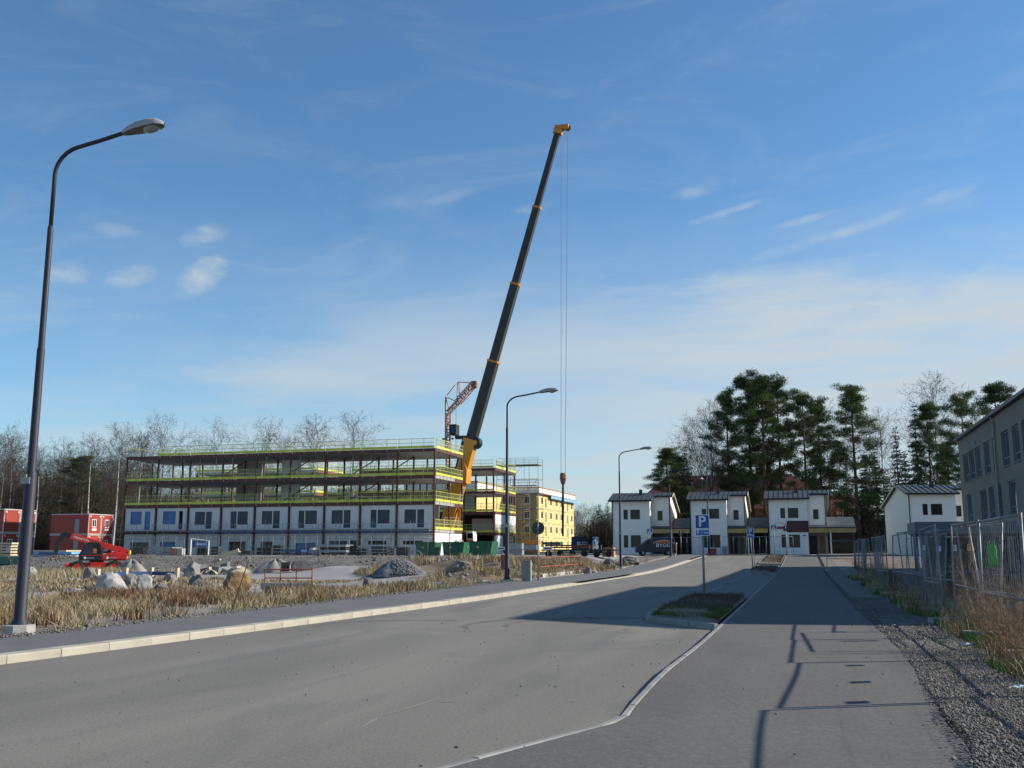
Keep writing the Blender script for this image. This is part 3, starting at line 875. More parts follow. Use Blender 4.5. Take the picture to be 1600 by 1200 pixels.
def window(parent, fc, u0, u1, z0, z1, frame, pane, fw=0.07, rec=0.07, mull=(), trans=(), sill=None, surround=None, name='window'):
    mb = MB()
    d0, d1 = rec - 0.03, rec + 0.05
    fc.box(mb, u0, u0 + fw, d0, d1, z0, z1)
    fc.box(mb, u1 - fw, u1, d0, d1, z0, z1)
    fc.box(mb, u0 + fw, u1 - fw, d0, d1, z0, z0 + fw)
    fc.box(mb, u0 + fw, u1 - fw, d0, d1, z1 - fw, z1)
    for m in mull:
        c = u0 + (u1 - u0) * m
        fc.box(mb, c - fw * .4, c + fw * .4, d0 + .004, d1, z0 + fw, z1 - fw)
    for m in trans:
        c = z0 + (z1 - z0) * m
        fc.box(mb, u0 + fw, u1 - fw, d0 + .008, d1, c - fw * .4, c + fw * .4)
    o = mb.build(name, MT[frame], parent)
    pb = MB()
    fc.box(pb, u0 + fw * .5, u1 - fw * .5, rec + 0.015, rec + 0.03, z0 + fw * .5, z1 - fw * .5)
    pb.build('pane', MT[pane], o)
    if sill:
        sb = MB(); fc.box(sb, u0 - .06, u1 + .06, -.07, rec - .03, z0 - .05, z0 - .003); sb.build('sill', MT[sill], o)
    if surround:
        sb = MB(); w = .11
        fc.box(sb, u0 - w, u0 - .002, -.025, .02, z0 - w, z1 + w); fc.box(sb, u1 + .002, u1 + w, -.025, .02, z0 - w, z1 + w)
        fc.box(sb, u0 - .002, u1 + .002, -.022, .02, z1 + .002, z1 + w); fc.box(sb, u0 - .002, u1 + .002, -.022, .02, z0 - w, z0 - .002)
        sb.build('surround', MT[surround], o)
    return o
def sheet(parent, name, pts, thick, mat):
    """a flat slab given by its top corners"""
    mb = MB()
    n = len(pts)
    mb.v = [tuple(p) for p in pts] + [(p[0], p[1], p[2] - thick) for p in pts]
    mb.f = [tuple(range(n)), tuple(range(2 * n - 1, n - 1, -1))] + [(i, i + n, (i + 1) % n + n, (i + 1) % n) for i in range(n)]
    mb.mi = [0] * len(mb.f)
    return mb.build(name, mat, parent)

# ================================================================== the steel-framed building going up
YA = 103.4
XA0, XA1 = at(190, 858, YA).x, at(677, 858, YA).x
BW = (XA1 - XA0) / 9
ZF = [0.70, at(677, 827, YA).z, at(677, 783, YA).z, at(677, 742, YA).z, at(677, 700, YA).z]
DB = [0, 5.0, 9.4]
A = thing('construction_building', 'long steel-framed building under construction with yellow guard rails on open upper floors', 'building', (XA0, YA, 0))
LA = 9 * BW
for k in range(1, 5):
    mb = MB(); mb.box(0.05, LA - 0.05, 0.16, DB[2] - .1, ZF[k] - 0.34, ZF[k] - 0.04)
    mb.build('floor_slab', MT['concrete_slab'], A)
    mb = MB()
    mb.box(-0.1, LA + 0.1, -0.02, 0.13, ZF[k] - 0.36, ZF[k] + 0.0)
    mb.build('edge_beam', MT['steel_red'], A)
    mb = MB(); mb.box(-0.1, LA + 0.1, DB[2] - .08, DB[2] + .1, ZF[k] - 0.36, ZF[k]); mb.build('edge_beam', MT['steel_red'], A)
    mb = MB(); mb.box(LA - 0.04, LA + 0.1, 0.15, DB[1] + 1.6, ZF[k] - 0.33, ZF[k] - 0.005); mb.build('edge_beam', MT['concrete_slab' if k < 4 else 'steel_red'], A)
    mb = MB(); mb.box(LA - 0.04, LA + 0.12, DB[1] + 1.61, DB[2] - .1, ZF[k] - 0.36, ZF[k] - .002); mb.build('edge_beam', MT['steel_red'], A)
cme = {}
def column(x, y, z0, z1, w=0.17, parent=A, mat='steel_red'):
    mb = MB(); mb.box(x - w / 2, x + w / 2, y - w / 2, y + w / 2, z0, z1)
    return mb.build('column', MT[mat], parent)
for i in range(10):
    for j, y in enumerate(DB):
        for k in range(4):
            if j == 1 and i in (2, 5) :
                continue
            column(i * BW, y + (0.05 if j == 0 else 0), ZF[k] + (0.002 if k else -.3), ZF[k + 1] - 0.365)
# diagonal braces in the back row and light temporary props
for (i, k) in [(4, 2), (6, 2), (6, 3), (7, 3), (2, 3), (4, 3)]:
    mb = MB(); mb.tube((i * BW + .1, DB[1], ZF[k] + .1), ((i + 1) * BW - .1, DB[1], ZF[k + 1] - .45), 0.07, n=5)
    mb.build('brace', MT['steel_red'], A)
for k in (3,):
    for i in range(18):
        if i % 5 == 2: continue
        x = (i + .45) * BW / 2
        mb = MB(); mb.tube((x, .5, ZF[k]), (x, .5, ZF[k + 1] - .35), 0.035, n=5)
        mb.build('prop', MT['scaffold'], A)
# a stair core and inner partitions on the open floors
for k in (2, 3):
    fc = Face(4.05 * BW, DB[1] + .6, 0, 0)
    wall(fc, 0, 2.5, ZF[k], ZF[k + 1] - .35, .2, [(1.2, 2.1, ZF[k], ZF[k] + 1.3)]).build('stair_core', MT['panel_lit'], A)
    mb = MB(); mb.box(2.2 * BW, 3.0 * BW, DB[2] - .5, DB[2] - .35, ZF[k], ZF[k + 1] - .4); mb.build('partition', MT['concrete_slab'], A)
# guard rails, one frame per bay, with bright toe boards
def guardrail(parent, fc, u0, u1, z, posts=3, toe='toe_yellow', back=False):
    mb = MB()
    for q in range(posts):
        u = u0 + (u1 - u0) * (q + .15) / posts
        a, b = fc.p(u, -0.04, z - .3), fc.p(u, -0.04, z + 1.18)
        mb.tube(a, b, 0.024, n=4)
    for h in (1.1, .62):
        fc.box(mb, u0, u1, -.05, -.01, z + h - .022, z + h + .022)
    o = mb.build('guardrail', MT['rail_yellow'], parent)
    tb = MB(); fc.box(tb, u0 + .02, u1 - .02, -.045, -.012, z + .03, z + .30); tb.build('toe_board', MT[toe], o)
    nb = MB()
    n = int((u1 - u0) / .22)
    for q in range(n):
        u = u0 + (q + .5) * (u1 - u0) / n
        fc.box(nb, u - .012, u + .012, -.035, -.02, z + .27, z + 1.06)
    nb.build('netting', MT['rail_yellow'], o)
    return o
frontA = Face(0, 0, 0, 0)
sideA = Face(LA + .12, 0, 0, math.pi / 2)         # seen from +X
backA = Face(0, DB[2] + .16, 0, 0)
for k in (2, 3, 4):
    for i in range(9):
        if not (k == 4 and i == 0):
            guardrail(A, frontA, i * BW, (i + 1) * BW - .02, ZF[k])
        if k < 4:
            guardrail(A, backA, i * BW, (i + 1) * BW - .02, ZF[k], 2)
    guardrail(A, sideA, .1, 4.9, ZF[k], 4); guardrail(A, sideA, 5.0, 9.3, ZF[k], 4)
guardrail(A, sideA, .1, 4.9, ZF[1], 4); guardrail(A, sideA, 5.0, 9.3, ZF[1], 4)
mb = MB(); mb.tube((-.1, .1, ZF[4] + 1.1), (BW * 1.0, 3.2, ZF[4] + .55), .06, n=4); mb.build('loose_rail', MT['rail_yellow'], A)
# infill panels with windows
def bay_panel(i, k, holes, cover=None, blue=False):
    u0, u1 = i * BW + .13, (i + 1) * BW - .13
    z0, z1 = ZF[k] + .02, ZF[k + 1] - .38
    H = [(u0 + a * (u1 - u0), u0 + b * (u1 - u0), z0 + c * (z1 - z0), z0 + d * (z1 - z0)) for a, b, c, d, *_ in holes]
    o = wall(Face(0, .14, 0, 0), u0, u1, z0, z1, .16, H).build('wall_panel', MT['panel_white'], A)
    for h, q in zip(H, holes):
        kind = q[4] if len(q) > 4 else 'glass'
        if kind == 'void':
            continue
        window(A, Face(0, .14, 0, 0), *h, 'trim_white' if kind == 'glass' else 'wrap_blue', kind, .05, .06, name='window')
    return o
W1 = [[(.18, .55, .28, .86, 'wrap_blue'), (.66, .84, .05, .86, 'wrap_blue')], [(.2, .62, .28, .86, 'wrap_blue'), (.72, .85, .05, .86, 'void')], [(.17, .52, .22, .84), (.52, .74, .05, .84)],
      [(.25, .47, .05, .84), (.47, .82, .22, .84)], [(.17, .52, .22, .84), (.52, .75, .05, .84)], [(.24, .44, .05, .84), (.44, .82, .22, .84)],
      [(.17, .53, .22, .84), (.53, .76, .05, .84)], [(.26, .46, .05, .84), (.46, .84, .22, .84)], [(.17, .53, .22, .84), (.54, .76, .05, .84)]]
W0 = [[(.2, .85, .05, .66, 'glass')], [(.15, .68, .3, .66, 'wrap_blue'), (.2, .6, .02, .28, 'void')], [(.15, .72, .4, .7, 'wrap_blue'), (.3, .72, .02, .38, 'void')], [(.22, .78, .02, .66, 'void')],
      [(.18, .55, .02, .66, 'void')], [(.2, .8, .02, .6, 'wrap_blue')], [(.12, .68, .1, .7, 'glass'), (.76, .95, .02, .7, 'void')], [(.22, .75, .52, .68, 'void')], [(.16, .72, .52, .68, 'void')]]
for i in range(9):
    bay_panel(i, 1, W1[i]); bay_panel(i, 0, W0[i])
mb = MB(); mb.box(.2, LA - .2, 2.2, 2.3, .7, ZF[2] - .4); mb.build('inner_wall', MT['wall_grey'], A)
for i in range(9):
    mb = MB(); mb.box(i * BW + .2, (i + 1) * BW - .2, -.06, -.025, ZF[1] - .34, ZF[1] - .06)
    mb.build('beam_wrap', MT['wrap_blue' if i > 1 else 'steel_red'], A)
# the white end wall, ground floor
for (a, b) in ((.15, 2.45), (2.5, 4.8), (5.1, 7.1), (7.15, 9.2)):
    wall(sideA, a, b, ZF[0], ZF[1] - .4, .15).build('wall_panel', MT['panel_lit'], A)
mb = MB(); mb.box(-.15, -.05, .2, 9.2, ZF[0], ZF[2] - .4); mb.build('end_wall', MT['wall_grey'], A)
# tube scaffold standing in front of the ground floor: one bay = one frame
SF = thing('scaffold', 'low grey tube scaffold along the ground floor of the unfinished building', 'scaffold', (XA0, YA - 1.3, 0))
for i in range(19):
    x = i * BW / 2
    mb = MB()
    mb.tube((x, 0, .5), (x, 0, ZF[1] + .9 + .25 * (i % 3 == 0)), .03, n=5); mb.tube((x, .9, .5), (x, .9, ZF[1] + .9), .03, n=5)
    mb.tube((x, 0, ZF[1] - .9), (x, .9, ZF[1] - .9), .025, n=4)
    mb.build('standard', MT['scaffold'], SF)
for h in (ZF[1] + .62, ZF[1] + .1, ZF[1] - 1.0, .9 + .95):
    for i in range(9):
        mb = MB(); mb.tube((i * BW, -.04, h), ((i + 1) * BW, -.04, h), .028, n=4)
        mb.build('ledger', MT['scaffold'], SF)
for i in range(9):
    mb = MB(); mb.box(i * BW + .02, (i + 1) * BW - .02, .02, .85, ZF[1] - .14, ZF[1] - .08); mb.build('deck', MT['wood_old'], SF)
for i in (1, 3, 5, 7):
    mb = MB(); mb.tube((i * BW, .02, .6), ((i + .5) * BW, .02, ZF[1] - .2), .025, n=4); mb.build('brace', MT['scaffold'], SF)

# ================================================================== the wing behind, same frame
YB = 132.0
B0, B1 = at(560, 858, YB).x, at(772, 858, YB).x
LB = B1 - B0
ZB = [0.7, at(770, 832, YB).z, at(770, 799, YB).z, at(770, 767, YB).z, at(770, 731, YB).z]
Bb = thing('construction_building', 'rear wing of the unfinished building with open floors behind the telescopic crane', 'building', (B0, YB, 0))
DBB = [0, 5.2, 10.4]
for k in range(1, 5):
    mb = MB(); mb.box(0, LB, 0, 10.4, ZB[k] - .34, ZB[k] - .03); mb.build('floor_slab', MT['concrete_slab'], Bb)
    mb = MB(); mb.box(-.05, LB + .1, -.12, -.005, ZB[k] - .36, ZB[k]); mb.build('edge_beam', MT['steel_red'], Bb)
    mb = MB(); mb.box(LB + .005, LB + .14, 0, 10.5, ZB[k] - .36, ZB[k]); mb.build('edge_beam', MT['steel_red'], Bb)
nb = 5
for i in range(nb + 1):
    for j, y in enumerate(DBB):
        for k in range(4):
            column(LB - i * 4.3 - .1, y, ZB[k] + .005, ZB[k + 1] - .37, .2, Bb)
frontB, sideB = Face(0, -.14, 0, 0), Face(LB + .16, 0, 0, math.pi / 2)
for k in (1, 2, 3, 4):
    for i in range(5):
        if k == 1 and i > 1: continue
        guardrail(Bb, frontB, LB - (i + 1) * 4.3, LB - i * 4.3 - .05, ZB[k], 2)
    for q in range(3):
        guardrail(Bb, sideB, q * 3.4 + .1, q * 3.4 + 3.4, ZB[k], 2)
for (a, b, k) in ((.1, 3.4, 1), (3.5, 6.8, 1), (6.9, 10.2, 1), (.1, 3.4, 0)):
    wall(sideB, a, b, ZB[k] + .02, ZB[k + 1] - .4, .15).build('wall_panel', MT['panel_lit'], Bb)
for (a, b) in ((LB - 12.5, LB - 9.2), (LB - 4.2, LB - 1.2)):
    wall(Face(0, 3.0, 0, 0), a, b, ZB[1] + .05, ZB[2] - .9, .15).build('wall_panel', MT['panel_white'], Bb)
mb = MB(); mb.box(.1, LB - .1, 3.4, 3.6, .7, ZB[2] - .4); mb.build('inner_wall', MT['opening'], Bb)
# wing running back between the two, seen through the open floors of the first
Bc = thing('construction_building', 'middle wing with pale parapet seen through the open floors of the unfinished building', 'building', (at(560, 858, 126).x - 16, 126, 0))
for k in range(1, 5):
    mb = MB(); mb.box(-10, 9, 0, 9, ZB[k] - .5, ZB[k] - .2); mb.build('floor_slab', MT['concrete_slab'], Bc)
    mb = MB(); mb.box(9.02, 9.2, 0, 9, ZB[k] - .55, ZB[k] - .15); mb.build('edge_beam', MT['rust'], Bc)
    guardrail(Bc, Face(9.25, 0, 0, math.pi / 2), .1, 8.8, ZB[k] - .15, 4)
    guardrail(Bc, Face(-10, -.1, 0, 0), .1, 18.9, ZB[k] - .15, 6)
for i in range(5):
    for y in (0.2, 8.8):
        column(-9.8 + i * 4.6, y, .6, ZB[4] - .5, .22, Bc)

# ================================================================== the yellow insulated building
YC0, YC1, XC = 192.0, 224.0, -50.0
C = thing('apartment_building', 'four-storey building clad in yellow insulation with white parapet beyond the site', 'building', (XC, YC0, 0))
ZC = [1.0, 3.9, 6.75, 9.6, 12.4]
sideC = Face(0, 0, 0, math.pi / 2)
LC = YC1 - YC0
cols = [2.0, 5.6, 9.5, 14.5, 19.0, 25.5, 29.0]
holes, wins = [], []
for k in range(4):
    for c, u in enumerate(cols):
        door = c in (1, 5) 
        w = 1.1 if door else 1.9
        h0 = ZC[k] + (.15 if door else .85)
        holes.append((u, u + w, h0, ZC[k] + 2.35))
wall(sideC, 0, LC, .6, ZC[4], .3, holes).build('wall', MT['insul_yellow'], C)
for h in holes:
    window(C, sideC, *h, 'trim_white', 'glass_dark', .12, .10, mull=(.5,) if h[1] - h[0] > 1.5 else ())
for u in (0.0, 8.2, 13.2, 18.0, 24.2, 31.8):
    mb = MB(); sideC.box(mb, u, u + .2, -.05, -.002, .6, ZC[4]); mb.build('batten', MT['insul_edge'], C)
for k in range(1, 4):
    mb = MB(); sideC.box(mb, .21, LC - .2, -.035, -.003, ZC[k] - .06, ZC[k] + .06); mb.build('batten', MT['wood_old'], C)
mb = MB(); mb.box(-14, -.31, .31, LC, .6, ZC[4]); mb.build('wall', MT['wood_old'], C)
frC = Face(-14, -.0, 0, 0)
hf = [(a, a + 1.3, ZC[k] + .8, ZC[k] + 2.3) for k in range(4) for a in (3.0, 7.5, 11.0)]
wall(frC, 0, 13.69, .6, ZC[4], .3, hf).build('wall', MT['insul_shaded'], C)  # front face uses the darkened copy, its shade painted in
for h in hf:
    window(C, frC, *h, 'trim_white', 'glass_dark', .12, .10)
mb = MB(); mb.box(-14.5, .6, -.6, LC + .7, ZC[4] + .02, ZC[4] + .22); mb.build('roof', MT['rust'], C)
mb = MB(); mb.box(-14.2, .3, -.3, LC + .3, ZC[4] + .23, ZC[4] + 1.25); mb.build('parapet', MT['panel_lit'], C)
mb = MB(); mb.box(-14.3, .45, -.45, LC + .5, ZC[4] + 1.26, ZC[4] + 1.42); mb.build('coping', MT['brick_orange'], C)
mb = MB(); sideC.box(mb, 8, LC + 1.5, -.7, -.62, ZC[4] - .55, ZC[4] + .05); mb.build('tarpaulin', MT['tarp_blue'], C)
# older part left of it, white top, wrapped in scaffold
C2 = thing('apartment_building', 'white-topped unfinished block behind the dense scaffold', 'building', (XC - 7, 174, 0))
wall(Face(0, 0, 0, math.pi / 2), 0, 17.2, .6, 12.0, .3).build('wall', MT['insul_yellow'], C2)
mb = MB(); mb.box(-14, -.31, 0, 17.2, .6, 12.0); mb.build('wall', MT['wood_old'], C2)
mb = MB(); mb.box(-14.2, .3, -.3, 17.3, 12.02, 13.7); mb.build('parapet', MT['panel_lit'], C2)
mb = MB(); mb.box(-14.3, .45, -.45, 17.35, 13.71, 13.9); mb.build('coping', MT['brick_orange'], C2)
mb = MB(); mb.box(-6, -3, 3, 6, 13.91, 15.6); mb.build('roof_hut', MT['brick_orange'], C2)

def scaffold_bays(label, loc, nxb, bx, nlev, lh, depth, z0, decks, top_rail=True, rz=0.0):
    t = thing('scaffold', label, 'scaffold', loc, rz)
    H = nlev * lh
    for i in range(nxb + 1):
        for y in (0, depth):
            mb = MB(); mb.tube((i * bx, y, z0), (i * bx, y, z0 + H + .9), .04, n=4); mb.build('standard', MT['scaffold'], t)
    for k in range(1, nlev + 1):
        z = z0 + k * lh
        for y in (0, depth):
            for h in ((0, .5, 1.0) if k >= nlev or top_rail else (0,)):
                mb = MB(); mb.tube((0, y, z + h), (nxb * bx, y, z + h), .032, n=4); mb.build('ledger', MT['scaffold'], t)
        if k in decks:
            mb = MB(); mb.box(0, nxb * bx, .05, depth - .05, z - .12, z - .05); mb.build('deck', MT['wood_old'], t)
        for i in range(nxb + 1):
            mb = MB(); mb.tube((i * bx, 0, z), (i * bx, depth, z), .03, n=4); mb.build('transom', MT['scaffold'], t)
    for i in range(nxb):
        for k in range(nlev):
            if (i + k) % 2 == 0:
                mb = MB(); mb.tube((i * bx, 0, z0 + k * lh), ((i + 1) * bx, 0, z0 + (k + 1) * lh), .03, n=4); mb.build('brace', MT['scaffold'], t)
    return t
a, b = at(797, 858, 150), at(842, 858, 150)
zt = at(800, 724, 150).z
scaffold_bays('tall grey scaffold tower with a railed platform above the roofs', (at(776, 858, 152).x, 152, 0), 3, (b.x - at(776, 858, 150).x) / 3, 6, (zt - .8) / 6, 3.0, .8, (6,), False)
scaffold_bays('dense multi-level scaffold in front of the white-topped block', (at(797, 858, 166).x, 166, 0), 3, 1.55, 6, 1.95, 1.6, .8, (1, 2, 3, 4, 5, 6))

# ================================================================== the terraced white houses
def make_house(label, loc, wm=4.75, wr=2.25, rz=0.0, link_r=None, zb=0.0, group='white terraced houses'):
    t = thing('house', label, 'house', loc, rz, group)
    dep, yr, sb, gg = 8.0, 3.0, 1.9, 0.0
    ze, zr, zb_ = 6.1, 7.0, 5.2
    zs = ze + (zr - ze) * sb / yr
    W = wm + wr
    f1 = Face(0, 0, 0, 0)
    H = [(1.35, 1.85, 3.95, 5.05), (2.15, 3.25, 3.95, 5.05), (1.35, 1.85, .75, 2.15), (2.15, 3.3, .75, 2.15)]
    # front wall of the main part, its side, the set-back wall, the right gable, left gable, rear
    wall(f1, 0, wm, 0, ze, .2, H).build('wall', MT['house_white'], t)
    for h in H:
        window(t, f1, *h, 'black_trim', 'glass_dark', .06, .06, surround='trim_white')
    mb = MB(); mb.prism([(.205, 0), (sb + .2, 0), (sb + .2, zs), (.205, ze + .05)], 'x', wm - .2, wm); mb.build('wall', MT['house_white'], t)
    f2 = Face(wm, sb, 0, 0)
    H2 = [(.62, 1.2, 3.85, 4.95)]
    wall(f2, .003, wr, 2.7, zs - .02, .2, H2).build('wall', MT['house_white'], t)
    window(t, f2, *H2[0], 'black_trim', 'glass_dark', .06, .06, surround='trim_white')
    H3 = [(.12, .95, 0, 2.05), (1.2, 2.05, .05, 2.05)]
    f3 = Face(wm, sb + .9, 0, 0)
    wall(f3, .003, wr, 0, 2.69, .2, H3).build('wall', MT['wall_grey'], t)
    mb = MB(); f3.box(mb, .14, .93, .08, .12, .02, 2.03); mb.build('door', MT['shelter_dark'], t)
    mb = MB(); f3.box(mb, 1.22, 2.03, .08, .12, .06, 2.03); mb.build('door', MT['door_brown'], t)
    mb = MB(); mb.prism([(sb + .205, 0), (dep, 0), (dep, zb_), (yr, zr - .05), (sb + .205, zs)], 'x', W - .2, W); mb.build('gable', MT['house_cream'], t)
    mb = MB(); mb.prism([(.205, 0), (dep, 0), (dep, zb_), (yr, zr - .05), (.205, ze + .05)], 'x', 0, .2); mb.build('gable', MT['house_cream'], t)
    mb = MB(); mb.box(.205, W - .205, dep - .2, dep - .003, 0, zb_); mb.build('wall', MT['house_white'], t)
    # roof: front slope with a step at the set-back, rear slope
    r = sheet(t, 'roof', [(-.35, -.45, ze + .02), (wm + .25, -.45, ze + .02), (wm + .25, sb - .35, ze + .02 + (zr - ze + .1) * (sb + .1) / (yr + .45)), (W + .3, sb - .35, ze + .02 + (zr - ze + .1) * (sb + .1) / (yr + .45)),
                          (W + .3, yr, zr + .12), (-.35, yr, zr + .12)], .16, MT['roof_metal'])
    sheet(t, 'roof', [(-.35, yr + .003, zr + .12), (W + .3, yr + .003, zr + .12), (W + .3, dep + .4, zb_ - .1), (-.35, dep + .4, zb_ - .1)], .16, MT['roof_metal'])
    n = 13
    for i in range(n + 1):
        x = -.33 + (W + .6) * i / n
        y0 = -.44 if x < wm + .25 else sb - .34
        sl = (zr - ze + .1) / (yr + .45)
        mb = MB()
        a, b = Vector((x, y0, ze + .025 + sl * (y0 + .45))), Vector((x, yr, zr + .125))
        mb.add([a + Vector((-.015, 0, 0)), a + Vector((.015, 0, 0)), b + Vector((.015, 0, 0)), b + Vector((-.015, 0, 0)),
                a + Vector((-.015, 0, .05)), a + Vector((.015, 0, .05)), b + Vector((.015, 0, .05)), b + Vector((-.015, 0, .05))],
               [(0, 1, 5, 4), (1, 2, 6, 5), (2, 3, 7, 6), (3, 0, 4, 7), (4, 5, 6, 7)])
        mb.build('seam', MT['roof_dark'], r)
    mb = MB(); mb.box(-.38, wm + .28, -.56, -.46, ze - .16, ze + .03); mb.build('gutter', MT['black_trim'], t)
    mb = MB(); mb.box(wm + .3, W + .32, sb - .46, sb - .36, ze + .38, ze + .53); mb.build('gutter', MT['black_trim'], t)
    mb = MB(); mb.tube((.05, -.08, 0), (.05, -.08, ze - .1), .055, n=6); mb.build('downpipe', MT['black_trim'], t)
    mb = MB(); mb.tube((W - .08, sb - .08, 0), (W - .08, sb - .08, zs - .1), .055, n=6); mb.build('downpipe', MT['black_trim'], t)
    for xx in (-.36, W + .31):           # barge boards
        mb = MB(); mb.prism([(-.45 if xx < 0 else sb - .35, (ze if xx < 0 else ze + .5) - .18), (yr, zr - .08), (dep + .4, zb_ - .32), (dep + .4, zb_ - .12), (yr, zr + .1), (-.45 if xx < 0 else sb - .35, (ze if xx < 0 else ze + .5) + .0)], 'x', xx - .02 if xx < 0 else xx, xx if xx < 0 else xx + .03)
        mb.build('barge_board', MT['tan_light'], t)
    mb = MB(); mb.box(2.9, 3.25, 1.9, 2.25, zr - .3, zr + .45); mb.build('chimney', MT['roof_dark'], t)
    # canopy over the entrance and the link roof to the next house
    x1 = W + (link_r or .3)
    c = sheet(t, 'canopy', [(wm + .02, -.1, 2.95), (x1, -.1, 2.95), (x1, sb - .01, 3.2), (wm + .02, sb - .01, 3.2)], .12, MT['roof_dark'])
    mb = MB(); mb.box(wm + .03, x1 - .02, -.06, .02, 2.36, 2.83); mb.build('fascia', MT['fascia_wood'], c)
    if link_r:
        sheet(t, 'link_roof', [(W + .05, sb + .02, 3.2), (x1, sb + .02, 3.2), (x1, sb + 3.4, 4.2), (W + .05, sb + 3.4, 4.2)], .15, MT['roof_metal'])
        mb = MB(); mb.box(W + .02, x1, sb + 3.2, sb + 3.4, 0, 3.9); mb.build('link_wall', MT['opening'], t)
        for xx in (W + .3, x1 - .3):
            mb = MB(); mb.box(xx - .07, xx + .07, .0, .14, 0, 2.355); mb.build('post', MT['trim_white' if xx < W + 1 else 'shelter_dark'], t)
    return t
YH = 114.5
hx = [at(957, 860, YH).x, at(1079.5, 860, YH).x, at(1202, 860, YH).x]
hw = [at(1049, 860, YH + 1.9).x - hx[0], at(1167, 860, YH + 1.9).x - hx[1], at(1294, 860, YH + 1.9).x - hx[2]]
hl = ['white two-storey house with dark blue van parked before it', 'white two-storey house behind the near parking sign', 'white two-storey house with sign boards on its front']
HS = []
for i in range(3):
    wm = hw[i] * .675
    wr = hw[i] - wm
    lk = (hx[i + 1] - hx[i] - hw[i]) if i < 2 else 3.0
    HS.append(make_house(hl[i], (hx[i], YH, 1.02), wm, wr, 0, lk - .05))
# boards on the third house
fz = 2.9
m3 = hw[2] * .675
bd = thing('sign_board', 'brown advertising board with rows of dull red lettering on the third white house', 'sign', (hx[2] + 1.98, YH - .06, 1.02 + 2.42))
mb = MB(); mb.box(0, 2.28, -.04, .02, 0, 1.22); mb.build('board', MT['board_brown'], bd)
for k in range(4):
    mb = MB(); mb.box(.26, 1.98 - .12 * (k % 2), -.055, -.042, .16 + k * .25, .16 + k * .25 + .10); mb.build('text_line', MT['board_red'], bd)
bn = thing('banner', 'white house-shaped banner with red lettering beside the brown board', 'banner', (hx[2] + .52, YH - .06, 1.02 + 2.55))
mb = MB(); mb.prism([(0, .0), (1.42, .0), (1.42, .62), (.72, .98), (0, .68)], 'y', -.02, .02); mb.build('cloth', MT['sign_white'], bn)
mb = MB(); mb.box(.12, 1.3, -.035, -.022, .2, .5); mb.build('lettering', MT['text_red'], bn)
mb = MB(); mb.tube((0, -.03, .68), (.72, -.03, .98), .02, n=4); mb.tube((.72, -.03, .98), (1.42, -.03, .62), .02, n=4); mb.build('cord', MT['text_dark'], bn)
bs = thing('sign_board', 'small white board with a blue mark beneath the brown board', 'sign', (hx[2] + 3.42, YH - .06, 1.02 + 1.82))
mb = MB(); mb.box(0, .78, -.03, .02, 0, .46); mb.build('board', MT['sign_white'], bs)
mb = MB(); mb.prism([(.14, .16), (.62, .16), (.5, .3), (.4, .22), (.28, .36)], 'y', -.042, -.032); mb.build('mark', MT['sign_blue'], bs)

# the same kind of house further right, turned a little
make_house('white two-storey house left of the grey school with its gable towards the street', (at(1424, 860, 107).x, 107, 1.0), 4.6, 2.2, R(12), None)
make_house('white house mostly hidden behind the corner of the grey school', (at(1503, 860, 128).x, 128, 1.6), 4.6, 2.2, R(10), None)

# ================================================================== the school on the right
XS = 12.0
def yS(px):
    return XS / math.tan(math.atan((px - 800) / math.hypot(FPX, HOR - 600)) - YAW)
Y0s, Y1s = 31.0, yS(1509)
SCH = thing('school', 'three-storey grey rendered school building with tall window bands', 'building', (XS, 0, 0))
fs = Face(0, Y1s, 0, -math.pi / 2)        # seen from -X: u runs towards the viewer
LS = Y1s - Y0s
up = [(1515, 1523.3), (1524.6, 1533), (1534.6, 1543), (1549, 1558), (1563, 1568), (1578, 1590), (1596, 1607)]
lo = [(1517, 1524), (1538, 1548), (1552, 1560), (1567, 1572.5), (1584, 1595)]
hs = [(Y1s - yS(a), Y1s - yS(b), 6.55, 8.65) for a, b in up] + [(Y1s - yS(a), Y1s - yS(b), 3.55, 5.6) for a, b in lo] + [(Y1s - yS(a), Y1s - yS(b), .9, 2.6) for a, b in lo[1:]]
last = Y1s - yS(1612)
u = last
while u < LS - 3:
    hs += [(u, u + 1.7, 6.55, 8.65), (u + .3, u + 2.0, 3.55, 5.6), (u + .3, u + 2.0, .9, 2.6)]
    u += 3.3
wall(fs, 0, LS, -.4, 10.0, .35, hs).build('wall', MT['school_wall'], SCH)
for h in hs:
    window(SCH, fs, *h, 'school_frame', 'glass_school', .09, .14, mull=(.35,), trans=(.25,), sill='school_frame')
mb = MB(); mb.box(.36, 16, Y0s, Y1s, -.4, 10.0); mb.build('wall', MT['school_wall'], SCH)
YM = 52.0
for (ya, yb, ze) in ((YM, Y1s + .12, 10.05), (Y0s - .1, YM - .01, 11.35)):
    mb = MB(); mb.prism([(-.22, ze), (8, ze + 2.6), (16.5, ze), (16.5, ze - .16), (-.22, ze - .16)], 'y', ya, yb); mb.build('roof', MT['roof_dark'], SCH)
    mb = MB(); mb.box(-.33, -.225, ya, yb, ze - .16, ze + .03); mb.build('gutter', MT['school_fascia'], SCH)
mb = MB(); mb.box(-.02, 15.9, Y0s, YM - .02, 10.002, 11.18); mb.build('wall', MT['school_wall'], SCH)
for px in (1570, 1640):
    yy_ = yS(px)
    mb = MB(); mb.tube((-.12, yy_, 0), (-.12, yy_, 9.6), .07, n=6); mb.tube((-.12, yy_, 9.6), (-.27, yy_, 9.85), .07, n=6); mb.build('downpipe', MT['galv_dull'], SCH)
mb = MB(); mb.box(-.12, -.002, Y1s - 8, Y1s - 7.8, 8.9, 9.1); mb.build('wall_lamp', MT['galv_dull'], SCH)
